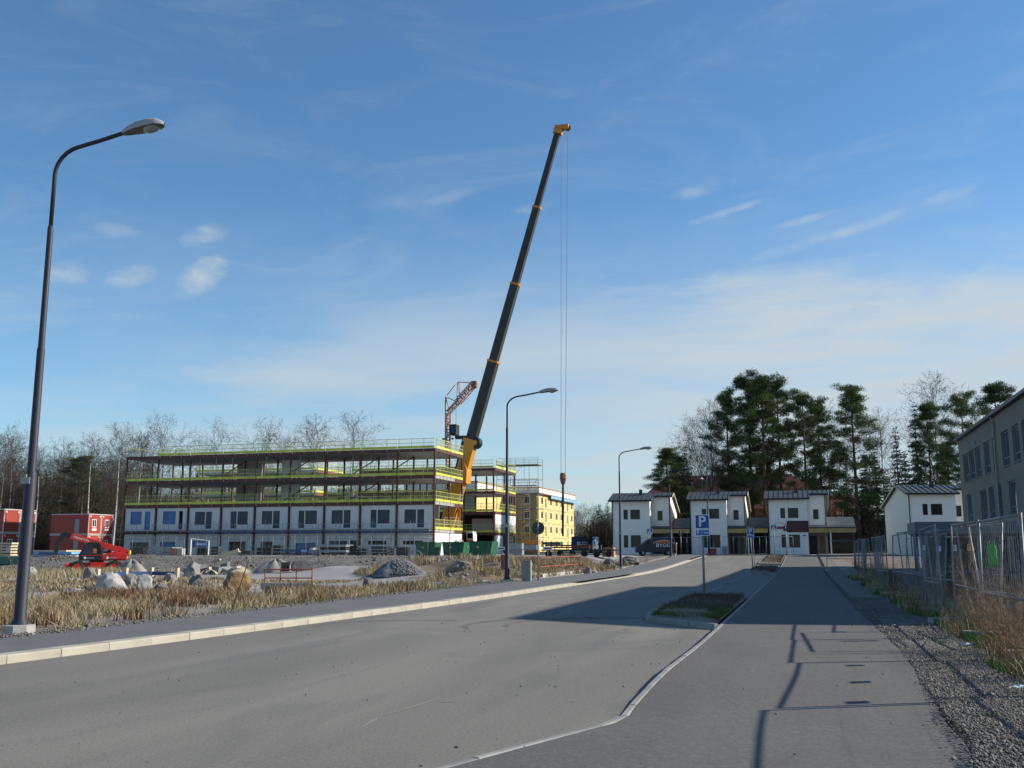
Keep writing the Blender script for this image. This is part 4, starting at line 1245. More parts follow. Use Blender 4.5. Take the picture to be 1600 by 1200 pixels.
# shelter in front of it
sh0, sh1 = atX(1436, 818, 4.6), None
YSH = 40.0
SHX0, SHX1 = at(1436, 830, YSH).x, at(1596, 830, YSH).x
SHZ0, SHZ1 = at(1500, 838, YSH).z, at(1500, 815, YSH).z
SHL = thing('bicycle_shelter', 'dark grey flat-roofed shelter behind the mesh fence', 'shelter', (SHX0, YSH, -.2))
w = SHX1 - SHX0
zt0 = SHZ0 + .2
mb = MB(); mb.box(0, w, 0, 2.8, zt0 + .02, zt0 + .3); mb.build('roof', MT['shelter_dark'], SHL)
mb = MB(); mb.box(-.05, w + .05, -.09, -.003, zt0 + .1, SHZ1 + .2); mb.build('fascia', MT['shelter_metal'], SHL)
mb = MB(); mb.prism([(-.09, zt0 + .1), (2.8, zt0 + .1), (2.8, SHZ1 + .2), (-.09, SHZ1 + .2)], 'x', -.14, -.055); mb.build('fascia', MT['shelter_metal'], SHL)
for (x, y) in ((.12, .1), (.12, 2.6), (w - .2, 2.6)):
    mb = MB(); mb.box(x - .08, x + .08, y - .08, y + .08, 0, zt0 + .01); mb.build('post', MT['shelter_metal'], SHL)
mb = MB(); mb.box(w + .06, w + .66, -.3, 1.2, 0, zt0 + .55); mb.build('pier', MT['shelter_metal'], SHL)
mb = MB(); mb.box(.3, w, 2.7, 2.8, 0, zt0); mb.build('back_wall', MT['shelter_dark'], SHL)
for i in range(11):
    mb = MB(); mb.box(w * .66 + i * .13, w * .66 + i * .13 + .05, .05, .09, .35, zt0 - .1); mb.build('slat', MT['shelter_dark'], SHL)
for z in (.35, .95):
    mb = MB(); mb.box(.25, w * .98, .12, .16, z, z + .07); mb.build('rail', MT['shelter_metal'], SHL)

# ================================================================== far buildings on the rise
def gable_house(name, label, loc, w, d, h, rh, wallm, roofm, hip=0.0, wins=(), rz=0.0, chim=()):
    t = thing(name, label, 'building', loc, rz)
    hs = [(a, a + ww, z, z + hh) for a, z, ww, hh in wins]
    wall(Face(0, 0, 0, 0), 0, w, 0, h, .25, hs).build('wall', MT[wallm], t)
    mb = MB(); mb.box(0, w, .26, d, 0, h); mb.build('wall', MT[wallm], t)
    for q in hs:
        window(t, Face(0, 0, 0, 0), *q, 'trim_white', 'glass_dark', .1, .08)
    mb = MB(); o = .5
    mb.add([(-o, -o, h), (w + o, -o, h), (w + o, d + o, h), (-o, d + o, h), (hip, d / 2, h + rh), (w - hip, d / 2, h + rh)], [(0, 1, 5, 4), (1, 2, 5), (2, 3, 4, 5), (3, 0, 4), (0, 3, 2, 1)])
    r = mb.build('roof', MT[roofm], t)
    for (cx, cw, ch, cm) in chim:
        mb = MB(); mb.box(cx, cx + cw, d / 2 - .6, d / 2 + .6, h + rh - .8, h + rh + ch); mb.build('chimney', MT[cm], r)
    return t
YR = 172
xa, xb = at(985, 800, YR).x, at(1292, 800, YR).x
zr = at(1150, 742, YR + 7).z
gable_house('manor_house', 'wide building with dark red hipped roof behind the pines', (xa, YR, 1.5), xb - xa, 14, zr - 1.5 - 6.2, 6.2, 'brick_orange', 'roof_red', 5.5, [(4 + 3.2 * i, 3.2, 1.1, 1.6) for i in range(10)], 0,
            [(14, 1.6, .9, 'rust'), (21, 2.6, 1.1, 'brick_orange'), (24.5, 1.2, 1.0, 'rust')])
p = at(1252, 790, 160)
gable_house('villa', 'orange-brick gabled house glowing in sun above the third white house', (p.x - 3.5, 160, 2.6), 6.6, 8, 6.6, 3.4, 'brick_orange', 'roof_red', .0, [(1.2, 3.6, 1.2, 1.4), (4.0, 3.6, 1.2, 1.4)])
p = at(1293, 800, 185)
gable_house('villa', 'distant white house with red roof seen between the pine trunks', (p.x - 2, 185, 3.0), 7.5, 8, 5.0, 3.2, 'house_cream', 'roof_red', .0, [(1.2, 2.8, 1.1, 1.3), (4.4, 2.8, 1.1, 1.3)])
# ================================================================== street lamps
def make_lamp(label, loc, rz=0.0, group='street lamps', h=1.0):
    t = thing('street_lamp', label, 'street lamp', loc, rz, group, (1, 1, h) if h != 1.0 else None)
    if 'lamp' not in MESH:
        g = {}
        mb = MB(); mb.path([(0, 0, -.25), (0, 0, .16), (0, 0, .17)], [.34, .30, .2], 8); g['footing'] = (mb.mesh('footing'), 'concrete')
        mb = MB(); mb.path([(0, 0, .1), (0, 0, .2), (0, 0, .3), (0, 0, 3.05), (0, 0, 3.13), (0, 0, 5.55), (0, 0, 5.62), (0, 0, 8.1), (0, 0, 8.16)], [.17, .16, .115, .108, .082, .077, .062, .058, .046], 14); g['pole'] = (mb.mesh('pole', True), 'lamp_pole')
        arc = [(0, 0, 8.12), (0, 0, 9.25)] + [(.62 - .62 * math.cos(a), 0, 9.25 + .55 * math.sin(a)) for a in [R(q) for q in (12, 25, 40, 55, 70, 82)]] + [(1.1, 0, 9.88), (1.75, 0, 10.0)]
        mb = MB(); mb.path(arc, .042, 10); g['arm'] = (mb.mesh('arm', True), 'lamp_pole')
        # lantern: tapered shell, dark underside, bulging lens
        xs_ = [1.62, 1.72, 1.95, 2.2, 2.4, 2.52, 2.57]
        hw_ = [.06, .10, .15, .17, .15, .09, .015]
        tp = [.07, .10, .145, .15, .12, .06, .01]
        mb = MB()
        prof = []
        for x, w_, h_ in zip(xs_, hw_, tp):
            zc = 9.97 + (x - 1.6) * .10
            ring = [(x, -w_, zc - .03), (x, -w_ * .95, zc + h_ * .55), (x, -w_ * .5, zc + h_), (x, w_ * .5, zc + h_), (x, w_ * .95, zc + h_ * .55), (x, w_, zc - .03)]
            prof.append(ring)
        for r_ in prof:
            mb.v += r_
        for i in range(len(prof) - 1):
            for k in range(5):
                mb.f.append((i * 6 + k, i * 6 + k + 1, i * 6 + 7 + k, i * 6 + 6 + k)); mb.mi.append(0)
        mb.f.append(tuple(range(6))); mb.mi.append(0)
        g['lantern'] = (mb.mesh('lantern', True), 'lamp_grey')
        mb = MB()
        for x, w_ in zip(xs_, hw_):
            zc = 9.97 + (x - 1.6) * .10 - .028
            mb.v += [(x, -w_, zc), (x, 0, zc - .045 * min(1, w_ / .1)), (x, w_, zc)]
        for i in range(len(xs_) - 1):
            for k in range(2):
                mb.f.append((i * 3 + k, i * 3 + k + 1, i * 3 + 4 + k, i * 3 + 3 + k)); mb.mi.append(0)
        g['underside'] = (mb.mesh('underside', True), 'lamp_under')
        mb = MB()
        for a in range(5):
            ph = a / 4 * math.pi / 2
            for q in range(12):
                th = 2 * math.pi * q / 12
                mb.v.append((2.28 + .2 * math.cos(ph) * math.cos(th), .125 * math.cos(ph) * math.sin(th), 9.99 + .03 + .02 * math.cos(th) - .09 * math.sin(ph) - .02))
        for a in range(4):
            for q in range(12):
                mb.f.append((a * 12 + q, a * 12 + (q + 1) % 12, a * 12 + 12 + (q + 1) % 12, a * 12 + 12 + q)); mb.mi.append(0)
        g['lens'] = (mb.mesh('lens', True), 'lamp_lens')
        mb = MB(); mb.box(-.02, .02, -.145, -.128, 2.9, 3.05); mb.box(-.11, .11, -.152, -.142, 2.86, 2.99); g['hatch'] = (mb.mesh('hatch'), 'lamp_grey')
        for k, (me, m) in g.items():
            me.materials.append(MT[m])
        MESH['lamp'] = {k: v[0] for k, v in g.items()}
    L = MESH['lamp']
    for k in ('footing', 'pole', 'arm', 'hatch'):
        link(k, L[k], t)
    o = link('lantern', L['lantern'], t)
    link('underside', L['underside'], o); link('lens', L['lens'], o)
    return t
MESH = {}
make_lamp('tall dark street lamp in the dead grass, closest to the viewer', (-14.55, 16.24, .0))
make_lamp('tall dark street lamp beside the small grey cabinet', (-13.43, 45.67, .05), h=.9)
make_lamp('street lamp on the left pavement, third along the street', (-13.2, 75.2, S(75.2)), h=.9)
make_lamp('street lamp behind the dark blue van', (-12.85, 102.5, S(102)), h=.9)
p = at(1108, 866, 113.2)
make_lamp('street lamp facing the street in front of the second white house', (p.x, 113.2, 1.0), R(-100), h=.82)
for k, (px, py, Y) in enumerate([(905, 826, 262), (921, 820, 262), (940, 821, 250), (950, 808, 235)]):
    p = at(px, py, Y)
    make_lamp(['far street lamp just right of the yellow building', 'far street lamp, second from the yellow building', 'far street lamp in front of the dark spruces', 'far street lamp closest to the first white house'][k], (p.x, Y, p.z - 9.9), R(-20 + 25 * k), 'far street lamps')
p = at(93, 783, 158); make_lamp('street lamp head showing against the dark wood above the red huts', (p.x - 2, 158, p.z - 10.0), 0, 'far street lamps')

# ================================================================== road signs
def sign_post(name, label, loc, h, r=.03, lean=0.0, rz=0.0):
    t = thing(name, label, 'road sign', loc, rz)
    mb = MB(); mb.tube((0, 0, 0), (lean, 0, h), r, n=10); mb.build('post', MT['galv_dull'], t, smooth=True)
    mb = MB(); mb.path([(0, 0, -.05), (0, 0, .04), (0, 0, .05)], [.11, .1, .05], 8); mb.build('footing', MT['concrete'], t)
    return t
def plate(t, x, z, w, h, mat, name='plate', y=-.05, edge='sign_white'):
    mb = MB(); mb.box(x - w / 2, x + w / 2, y - .012, y, z - h / 2, z + h / 2)
    o = mb.build(name, MT[edge], t, bevel=.004)
    mb = MB(); q = .022 * w / .42
    mb.box(x - w / 2 + q, x + w / 2 - q, y - .018, y - .0125, z - h / 2 + q, z + h / 2 - q)
    mb.build('face', MT[mat], o)
    return o
def person_mark(o, x, z, s, y):
    mb = MB()
    mb.prism([(x - .30 * s, z - .30 * s), (x + .30 * s, z - .30 * s), (x, z + .30 * s)], 'y', y - .002, y); mb.build('triangle', MT['sign_white'], o)
    mb = MB()
    mb.prism([(x - .03 * s, z + .06 * s), (x + .03 * s, z + .06 * s), (x + .03 * s, z + .12 * s), (x - .03 * s, z + .12 * s)], 'y', y - .006, y - .003)
    mb.prism([(x - .05 * s, z - .10 * s), (x + .05 * s, z - .10 * s), (x + .04 * s, z + .05 * s), (x - .04 * s, z + .05 * s)], 'y', y - .006, y - .003)
    mb.prism([(x - .05 * s, z - .11 * s), (x, z - .11 * s), (x - .07 * s, z - .26 * s), (x - .12 * s, z - .26 * s)], 'y', y - .006, y - .003)
    mb.prism([(x, z - .11 * s), (x + .05 * s, z - .11 * s), (x + .11 * s, z - .26 * s), (x + .06 * s, z - .26 * s)], 'y', y - .006, y - .003)
    mb.build('walking_figure', MT['text_dark'], o)
p = gnd(1101, 943)
RZC = YAW * .35
zt = at(1101, 804, p.y).z
t = sign_post('parking_sign', 'blue P parking sign with time plate on the kerbed bed nearest the viewer', (p.x, p.y, .12), zt - .14, .035, rz=RZC)
w_ = .43
o = plate(t, 0, zt - .12 - w_ / 2, w_, w_ * 1.0, 'sign_blue')
text('letter', 'P', .44, MT['sign_white'], o, (-.005, -.0715, zt - .12 - w_ / 2 - .005), (R(90), 0, 0), .001, off=.008)
o = plate(t, 0, zt - .13 - w_ - .10, w_, .2, 'sign_blue_light')
text('lettering', '1 tim', .105, MT['sign_white'], o, (.075, -.0715, zt - .13 - w_ - .10), (R(90), 0, 0), .001)
mb = MB(); mb.prism([(-.165, zt - .66 - .02), (-.105, zt - .66 - .02), (-.12, zt - .62), (-.15, zt - .62)], 'y', -.073, -.0695); mb.tube((-.135, -.071, zt - .635), (-.135, -.071, zt - .585), .018, n=6); mb.build('symbol', MT['sign_white'], o)
p = gnd(1177, 895)
zt = at(1175, 825, p.y).z
t = sign_post('parking_sign', 'leaning blue P parking sign further up the street', (p.x, p.y, S(p.y) + .1), zt - .2, .035, -.12, RZC)
o = plate(t, -.09, zt - .12 - .24, .46, .46, 'sign_blue')
text('letter', 'P', .47, MT['sign_white'], o, (-.095, -.0715, zt - .365), (R(90), 0, 0), .001, off=.008)
plate(t, -.09, zt - .12 - .24 - .35, .46, .2, 'sign_blue_light')
mb = MB(); mb.tube((.13, .12, 0), (.06, .12, zt - .9), .02, n=6); mb.build('stay', MT['galv_dull'], t)
for (px, py, pt, lab) in [(1016, 868, 826, 'blue pedestrian crossing sign by the dark blue van'), (1210.5, 867, 820, 'blue pedestrian crossing sign in front of the third white house')]:
    Y = 110.0
    p = at(px, py, Y); zt = at(px, pt, Y).z
    t = sign_post('crossing_sign', lab, (p.x, Y, p.z), zt - p.z, .04, rz=RZC)
    o = plate(t, 0, zt - p.z - .32, .62, .62, 'sign_blue')
    person_mark(o, 0, zt - p.z - .33, .85, -.069)
for (px, py, pt, Y, lab, d) in [(841, 911, 815, 46.9, 'round traffic sign seen from behind beside the grey cabinet', .62), (1229.5, 870, 821, 106, 'round traffic sign seen from behind at the end of the path', .6), (1064.5, 868, 829, 110, 'round traffic sign seen from behind between the first two houses', .6)]:
    p = at(px, py, Y); zt = at(px, pt, Y).z
    t = sign_post('traffic_sign', lab, (p.x, Y, p.z), zt - p.z - .02, .035, rz=RZC)
    mb = MB()
    mb.path([(0, .05, zt - p.z - d / 2), (0, .062, zt - p.z - d / 2)], [d / 2, d / 2], 28); mb.build('disc', MT['sign_back'], t)
    mb = MB(); mb.box(-.06, .06, -.04, .045, zt - p.z - d / 2 - .03, zt - p.z - d / 2 + .03); mb.build('clamp', MT['galv_dull'], t)

# ================================================================== mesh fence along the path
def fence_meshes(w=3.45, h=2.0):
    if 'fence' in MESH:
        return MESH['fence']
    out = {}
    mb = MB(); mb.tube((0, 0, -.05), (0, 0, h), .021, n=8); out['upright'] = mb.mesh('upright', True)
    mb = MB(); mb.tube((0, 0, 0), (0, w, 0), .019, n=8); out['rail'] = mb.mesh('rail', True)
    mb = MB()
    n = 23
    for i in range(1, n):
        y = w * i / n
        mb.tube((0, y, .14), (0, y, h - .02), .0016, n=3, cap=False)
    for z in (.45, 1.1, 1.55):
        mb.tube((0.004, 0, z), (0.004, w, z), .0016, n=3, cap=False)
    out['wire_mesh'] = mb.mesh('wire_mesh')
    mb = MB(); mb.prism([(-.11, 0), (.11, 0), (.09, .13), (-.09, .13)], 'x', -.33, .33); out['foot'] = mb.mesh('foot')
    for k in ('upright', 'rail', 'wire_mesh'):
        out[k].materials.append(MT['galv'])
    out['foot'].materials.append(MT['concrete'])
    MESH['fence'] = out
    return out
def fence_panel(label, x, y, rz, tilt, group, rails=(1.98, .78), foot=True, z=None, wires=True):
    g = fence_meshes()
    t = thing('fence_panel', label, 'fence', (x, y, gz1(x, y) + .02 if z is None else z), rz, group)
    t.rotation_euler = (rnd.uniform(-.015, .015), tilt, rz)
    link('upright', g['upright'], t); link('upright', g['upright'], t, (0, 3.45, 0))
    for r_ in rails:
        link('rail', g['rail'], t, (0, 0, r_))
    if wires:
        link('wire_mesh', g['wire_mesh'], t)
    if foot:
        link('foot', g['foot'], t, (0, -.02, -.03))
    return t
ordn = ['first', 'second', 'third', 'fourth', 'fifth', 'sixth', 'seventh', 'eighth', 'ninth', 'tenth', 'eleventh', 'twelfth', 'thirteenth', 'fourteenth', 'fifteenth', 'sixteenth', 'seventeenth', 'eighteenth', 'nineteenth', 'twentieth']
fy = [8.6 + 3.52 * i for i in range(19)]
FP = []
tl = [.02, .025, .015, .03, -.03, .06, -.06, .03, -.02, .04, -.05, .05, -.03, .02, .03, -.02, .04, .0, .02]
for i, y in enumerate(fy):
    x = 2.93 + (.02 if i < 4 else .2) * math.sin(i * 1.3) + (.6 * sst(40, 75, y))
    lab = 'galvanised mesh fence panel beside the path, %s from the near end' % ordn[i]
    FP.append(fence_panel(lab, x, y, R(.3 * (-1) ** i) if i < 4 else R(-2.5 + 5 * rnd.random()), .02 if i < 4 else tl[i] * 1.5, 'mesh fence panels along the path'))
for i, (x, y, a) in enumerate([(3.45, 17.2, 4), (3.5, 21.0, -3), (3.6, 25.4, 5), (3.7, 30.5, -4), (4.0, 37, 3)]):
    fence_panel('spare mesh fence panel leaning behind the path fence, %s from the near end' % ordn[i], x, y, R(a), [-.1, .08, -.07, .09, -.05][i], 'spare mesh fence panels')
fence_panel('mesh fence panel set crosswise at the far end of the path fence', 1.5, 71.5, R(-86), 0, 'mesh fence panels along the path')
for k in range(10):
    px = 1003 + 20.5 * k
    Y = 111.2 - .1 * k
    p = at(px, 868, Y)
    if 4 <= k <= 5 or px > 1196: continue
    fence_panel('thin mesh fence panel in front of the white houses, %s from the left' % ordn[k if k < 4 else k - 2], p.x, Y, R(-86), 0, 'mesh fence panels before the houses', (1.98, .15), True, p.z)
# things hung on the near fence
def hung(name, label, cat, px, py, X, w, h, mat, mark=None, rz=R(-62)):
    p = atX(px, py, X)
    t = thing(name, label, cat, (p.x, p.y, p.z), rz)
    mb = MB(); mb.box(-w / 2, w / 2, -.008, .0, -h / 2, h / 2); mb.build('sheet', MT[mat], t)
    if mark:
        mb = MB()
        for q in range(3):
            mb.box(-w * .32, w * (.32 - .1 * q), -.0105, -.0085, h * (.22 - .22 * q), h * (.30 - .22 * q))
        mb.build('print', MT[mark], t)
    return t
for k, (px, py, m, lab) in enumerate([(1443, 856, 'paper_white', 'white notice on the mesh fence, farthest of the three'), (1467, 857, 'paper_white', 'white notice on the mesh fence, middle of the three'),
                                      (1491, 856, 'paper_white', 'white notice on the mesh fence closest to the yellow one'), (1516, 855, 'paper_yellow', 'yellow notice on the mesh fence')]):
    hung('notice', lab, 'notice', px, py, 2.9 + .05 * k, .15, .12, m, 'text_dark')
for k, (y, z) in enumerate([(12.3, 1.62), (13.6, 1.6), (15.2, 1.6)]):
    t = thing('notice', 'white notice board on the fence outside the picture, casting a shadow on the path', 'notice', (3.0, y, z), R(-80), 'notices out of view')
    mb = MB(); mb.box(-.075, .075, -.006, .006, -.07, .07); mb.build('sheet', MT['paper_white'], t)
# the green vest
p = atX(1551, 853, 3.12)
v = thing('safety_vest', 'bright green safety vest hanging on the mesh fence', 'vest', (p.x, p.y, p.z + .03), R(-50), None, .58)
mb = MB()
cols_, rows_ = 9, 12
for j in range(rows_):
    f_ = j / (rows_ - 1)
    half = (.12 + .05 * math.sin(f_ * 3) + .03 * f_ + .03 * math.sin(f_ * 9)) * .8
    for i in range(cols_):
        g_ = i / (cols_ - 1) * 2 - 1
        mb.v.append((g_ * half * (1 - .25 * (j == 0)), -.05 - .035 * math.sin(i * 1.9 + j * .35) - .02 * math.cos(g_ * 2), -.62 * f_ - .05 * abs(g_) * (j > 8) + .03 * rnd.random() * (j > 9)))
for j in range(rows_ - 1):
    for i in range(cols_ - 1):
        a = j * cols_ + i
        mb.f.append((a, a + 1, a + cols_ + 1, a + cols_)); mb.mi.append(0)
mb.add([(-.12, -.06, 0), (-.07, -.06, 0), (-.05, -.04, .1), (-.09, -.04, .1)], [(0, 1, 2, 3)])
mb.add([(.07, -.06, 0), (.12, -.06, 0), (.09, -.04, .1), (.05, -.04, .1)], [(0, 1, 2, 3)])
o = mb.build('cloth', MT['vest_green'], v, smooth=True)
md = o.modifiers.new('thickness', 'SOLIDIFY'); md.thickness = .012

# ================================================================== kerbside things on the left
p = gnd(828, 911.5)
cb = thing('utility_cabinet', 'small grey utility cabinet with white scrawl beside the second lamp', 'cabinet', (-12.55, 45.95, .1), R(8))
mb = MB(); mb.box(-.21, .21, -.24, .24, 0, .93); mb.build('body', MT['galv_dull'], cb, bevel=.012)
mb = MB(); mb.box(-.225, .225, -.255, .255, .935, .975); mb.build('lid', MT['galv_dull'], cb)
mb = MB(); mb.box(.213, .222, -.19, .19, .06, .88); mb.build('door', MT['lamp_grey'], cb)
mb = MB()
for a in range(3):
    pts = [(.224, -.06 + .1 * math.cos(q * .5 + a) * (1 - .2 * a), .25 + a * .16 + .09 * math.sin(q * .62)) for q in range(11)]
    mb.path(pts, .013, 4)
mb.build('scrawl', MT['white'], cb)
def barrier(label, a, b, h, base=True, mat='barrier_red', z=0.05, segs=3):
    a, b = Vector((a[0], a[1], z)), Vector((b[0], b[1], z))
    L = (b - a).length
    t = thing('barrier', label, 'barrier', a, math.atan2(b.y - a.y, b.x - a.x))
    if base:
        mb = MB(); mb.prism([(-.19, 0), (.19, 0), (.14, .24), (-.14, .24)], 'x', -.1, L + .1); mb.build('concrete_base', MT['concrete'], t, bevel=.01)
    for i in range(segs + 1):
        mb = MB(); mb.tube((L * i / segs, 0, .1), (L * i / segs, 0, h), .026, n=6); mb.build('post', MT[mat], t)
    for z_ in (h - .02, h * .55):
        mb = MB(); mb.tube((0, 0, z_), (L, 0, z_), .024, n=6); mb.build('rail', MT[mat], t)
    return t
barrier('rusty red tube barrier on a concrete foot standing in the gravel lot', (-20.45, 35.7), (-18.55, 36.0), .78)
barrier('red and white tube barrier on a concrete foot along the pavement', (-13.55, 52.4), (-13.75, 62.8), 1.12)
p = gnd(787, 908)
t = thing('marker_post', 'short red barrier end standing just behind the second lamp', 'barrier', (p.x, p.y, 0.2))
for x in (-.12, .12):
    mb = MB(); mb.tube((x, 0, 0), (x, 0, 1.15), .03, n=6); mb.build('post', MT['barrier_red'], t)
mb = MB(); mb.box(-.13, .13, -.03, .03, .35, 1.12); mb.build('board', MT['barrier_red'], t)
mb = MB(); mb.box(-.3, .3, -.2, .2, -.1, .16); mb.build('concrete_base', MT['concrete'], t)

# ================================================================== boulders
def rock_mesh(seed, sub=2):
    r_ = np.random.RandomState(seed)
    bm = bmesh.new()
    bmesh.ops.create_icosphere(bm, subdivisions=sub, radius=1.0)
    planes = []
    for k in range(9):
        n_ = r_.normal(0, 1, 3); n_ /= np.linalg.norm(n_)
        planes.append((Vector(n_), r_.uniform(.55, .85)))
    for v_ in bm.verts:
        for n_, d_ in planes:
            q = v_.co.dot(n_)
            if q > d_:
                v_.co -= n_ * (q - d_)
        v_.co += Vector(r_.normal(0, .042, 3))
    me = bpy.data.meshes.new('rock')
    bm.to_mesh(me); bm.free()
    return me
RM = [rock_mesh(s, 3) for s in range(7)]
def rock(label, px, py, wpx, hpx, mat, k, z=None, group='boulders on the bank', yaw=None, depth=.8):
    q = gnd(px, py)
    d_ = (q - Vector((0, 0, EYE))).dot(CF)
    m_ = d_ / FPX
    me = RM[k % 7].copy()
    me.materials.append(MT[mat])
    zz = gz1(q.x, q.y)
    o = link('boulder', me, None, (q.x, q.y, zz + hpx * m_ * .42), (rnd.uniform(-.2, .2), rnd.uniform(-.2, .2), rnd.uniform(0, 6) if yaw is None else yaw), (wpx * m_ * .70, wpx * m_ * .70 * depth, hpx * m_ * .82))
    return tag(o, label, 'boulder', group)
rock('pale boulder lying behind the near lamp post', 47, 900, 16, 13, 'stone_white', 0)
rock('pointed grey boulder in the tall grass below the red machine', 141, 909, 26, 20, 'stone', 1)
rock('long low grey boulder half sunk in the grass', 110, 934, 34, 10, 'stone_white', 2)
rock('big whitish blue-grey boulder tilted to the left', 173, 929, 40, 24, 'stone_white', 3)
rock('grey boulder leaning against the big whitish one', 200, 927, 22, 17, 'stone', 4)
rock('upright pointed grey boulder on the bank', 224, 930, 24, 27, 'stone_white', 5)
rock('small dark stone right of the upright boulder', 239, 925, 12, 9, 'stone_dark', 6)
rock('flat dark stone in front of the light triangular one', 253, 927, 18, 9, 'stone_dark', 0)
rock('light triangular stone on the bank', 266, 924, 16, 14, 'stone', 1)
rock('dark stone behind the light triangular one', 259, 913, 13, 8, 'stone_dark', 2)
rock('broad brown-grey boulder left of the rust-coloured one', 300, 920, 26, 24, 'stone', 3)
rock('split dark boulder in front of the broad brown-grey one', 307, 924, 20, 16, 'stone_dark', 4)
rock('large rust-coloured boulder with a sawn-looking side at the lot edge', 371, 928, 32, 30, 'stone_rust', 5, yaw=.9)
rock('brown boulder at the edge of the dead grass', 575, 921, 20, 15, 'stone_dark', 6)
rock('small brown stone by the gravel heap', 601, 921, 12, 8, 'stone_dark', 0)
rock('broad flat brown slab of rock on the mound', 712, 909, 38, 15, 'stone', 1)
rock('angular rock beside the red and white barrier', 918, 899, 10, 14, 'stone', 2)
rock('pale rock on the verge past the barrier', 927, 897, 14, 9, 'stone', 3)
rock('dark rock at the foot of the third street lamp', 950, 891, 18, 14, 'stone_dark', 4)
rock('grey rock past the third street lamp', 985, 884, 22, 11, 'stone', 5)
rock('round grey rock on top of the rubble bank', 488, 874, 16, 10, 'stone_white', 6)

# heaps
def heap(name, label, px, py, wpx, hpx, mat, seed, cat='heap', ax=.8):
    q = gnd(px, py)
    d_ = (q - Vector((0, 0, EYE))).dot(CF); m_ = d_ / FPX
    rr, hh = wpx * m_ / 2, hpx * m_
    mb = MB()
    nr, na = 9, 26
    zz = gz1(q.x, q.y)
    for i in range(nr + 1):
        for a in range(na):
            th = 2 * math.pi * a / na
            f_ = i / nr
            wob = 1 + .16 * math.sin(3 * th + seed) + .09 * math.sin(7 * th + seed * 2)
            x, y = rr * f_ * wob * math.cos(th), rr * ax * f_ * wob * math.sin(th)
            z = hh * max(0, 1 - f_ ** 1.6) * (1 + .12 * math.sin(5 * th + seed)) + .05 * hh * rnd.uniform(-1, 1) * (0 < f_ < 1) - .12 * (i == nr)
            mb.v.append((x, y, z))
    for i in range(nr):
        for a in range(na):
            b_ = (a + 1) % na
            mb.f.append((i * na + a, i * na + b_, (i + 1) * na + b_, (i + 1) * na + a)); mb.mi.append(0)
    o = mb.build(name, MT[mat], None, (q.x, q.y, zz), smooth=True)
    return tag(o, label, cat)
heap('gravel_heap', 'heap of grey-blue crushed stone at the edge of the lot', 622, 906, 84, 23, 'gravel_pile', 1)
heap('sand_heap', 'smooth cone of pale sand against the rubble bank', 430, 897, 70, 20, 'sand_pile', 2)
heap('sand_heap', 'low heap of light sand left of the broken concrete', 205, 898, 60, 20, 'sand_pile', 3)
q = gnd(622, 906)
rs = np.random.RandomState(90)
th_, f_ = rs.uniform(0, 6.28, 3600), np.sqrt(rs.rand(3600)) * .98
PX, PY = q.x + 1.35 * f_ * np.cos(th_), q.y + 1.1 * f_ * np.sin(th_)
pebbles('gravel', np.stack([PX, PY, gz1(q.x, q.y) + .80 * (1 - f_ ** 1.6)], 1), .036, MT['gravel_pile'], 'loose crushed stone covering the grey-blue heap', 7)
q = gnd(649, 893)
rg = thing('concrete_ring', 'concrete well ring standing on edge behind the gravel heap', 'concrete ring', (q.x, q.y, gz1(q.x, q.y) + .5), R(25))
mb = MB()
n = 28
for (r_, x) in ((.52, -.25), (.52, .25), (.42, .25), (.42, -.25)):
    for a in range(n):
        mb.v.append((r_ * math.cos(2 * math.pi * a / n), x, r_ * math.sin(2 * math.pi * a / n)))
for k in range(4):
    for a in range(n):
        b_ = (a + 1) % n
        mb.f.append((k * n + a, k * n + b_, ((k + 1) % 4) * n + b_, ((k + 1) % 4) * n + a)); mb.mi.append(0)
mb.build('ring', MT['concrete'], rg, smooth=False)
# broken concrete
q = gnd(340, 898)
rp = thing('rubble_pile', 'pile of broken pale concrete slabs on the lot', 'rubble', (q.x, q.y, gz1(q.x, q.y)), R(20))
for i in range(22):
    f_ = rnd.random()
    x = rnd.uniform(-1.9, 1.9)
    z = rnd.uniform(.05, 1.0) * max(.15, 1 - abs(x) / 2.1)
    mb = MB()
    s_ = (rnd.uniform(.4, 1.1), rnd.uniform(.3, .6), rnd.uniform(.12, .3))
    rot = Matrix.Rotation(rnd.uniform(-.7, .7), 3, 'Y') @ Matrix.Rotation(rnd.uniform(-.5, .5), 3, 'X') @ Matrix.Rotation(rnd.uniform(0, 3), 3, 'Z')
    mb.cbox((x, rnd.uniform(-.7, .7), z), s_, rot)
    mb.v = [(a + rnd.uniform(-.06, .06), b + rnd.uniform(-.06, .06), c + rnd.uniform(-.04, .04)) for a, b, c in mb.v]
    mb.build('chunk', MT[rnd.choice(['concrete', 'tan_light', 'stone', 'concrete', 'stone_dark'])], rp)
mb = MB(); mb.cbox((.5, 0, 1.25), (1.6, .25, .22), Matrix.Rotation(-.35, 3, 'Y')); mb.build('chunk', MT['tan_light'], rp)
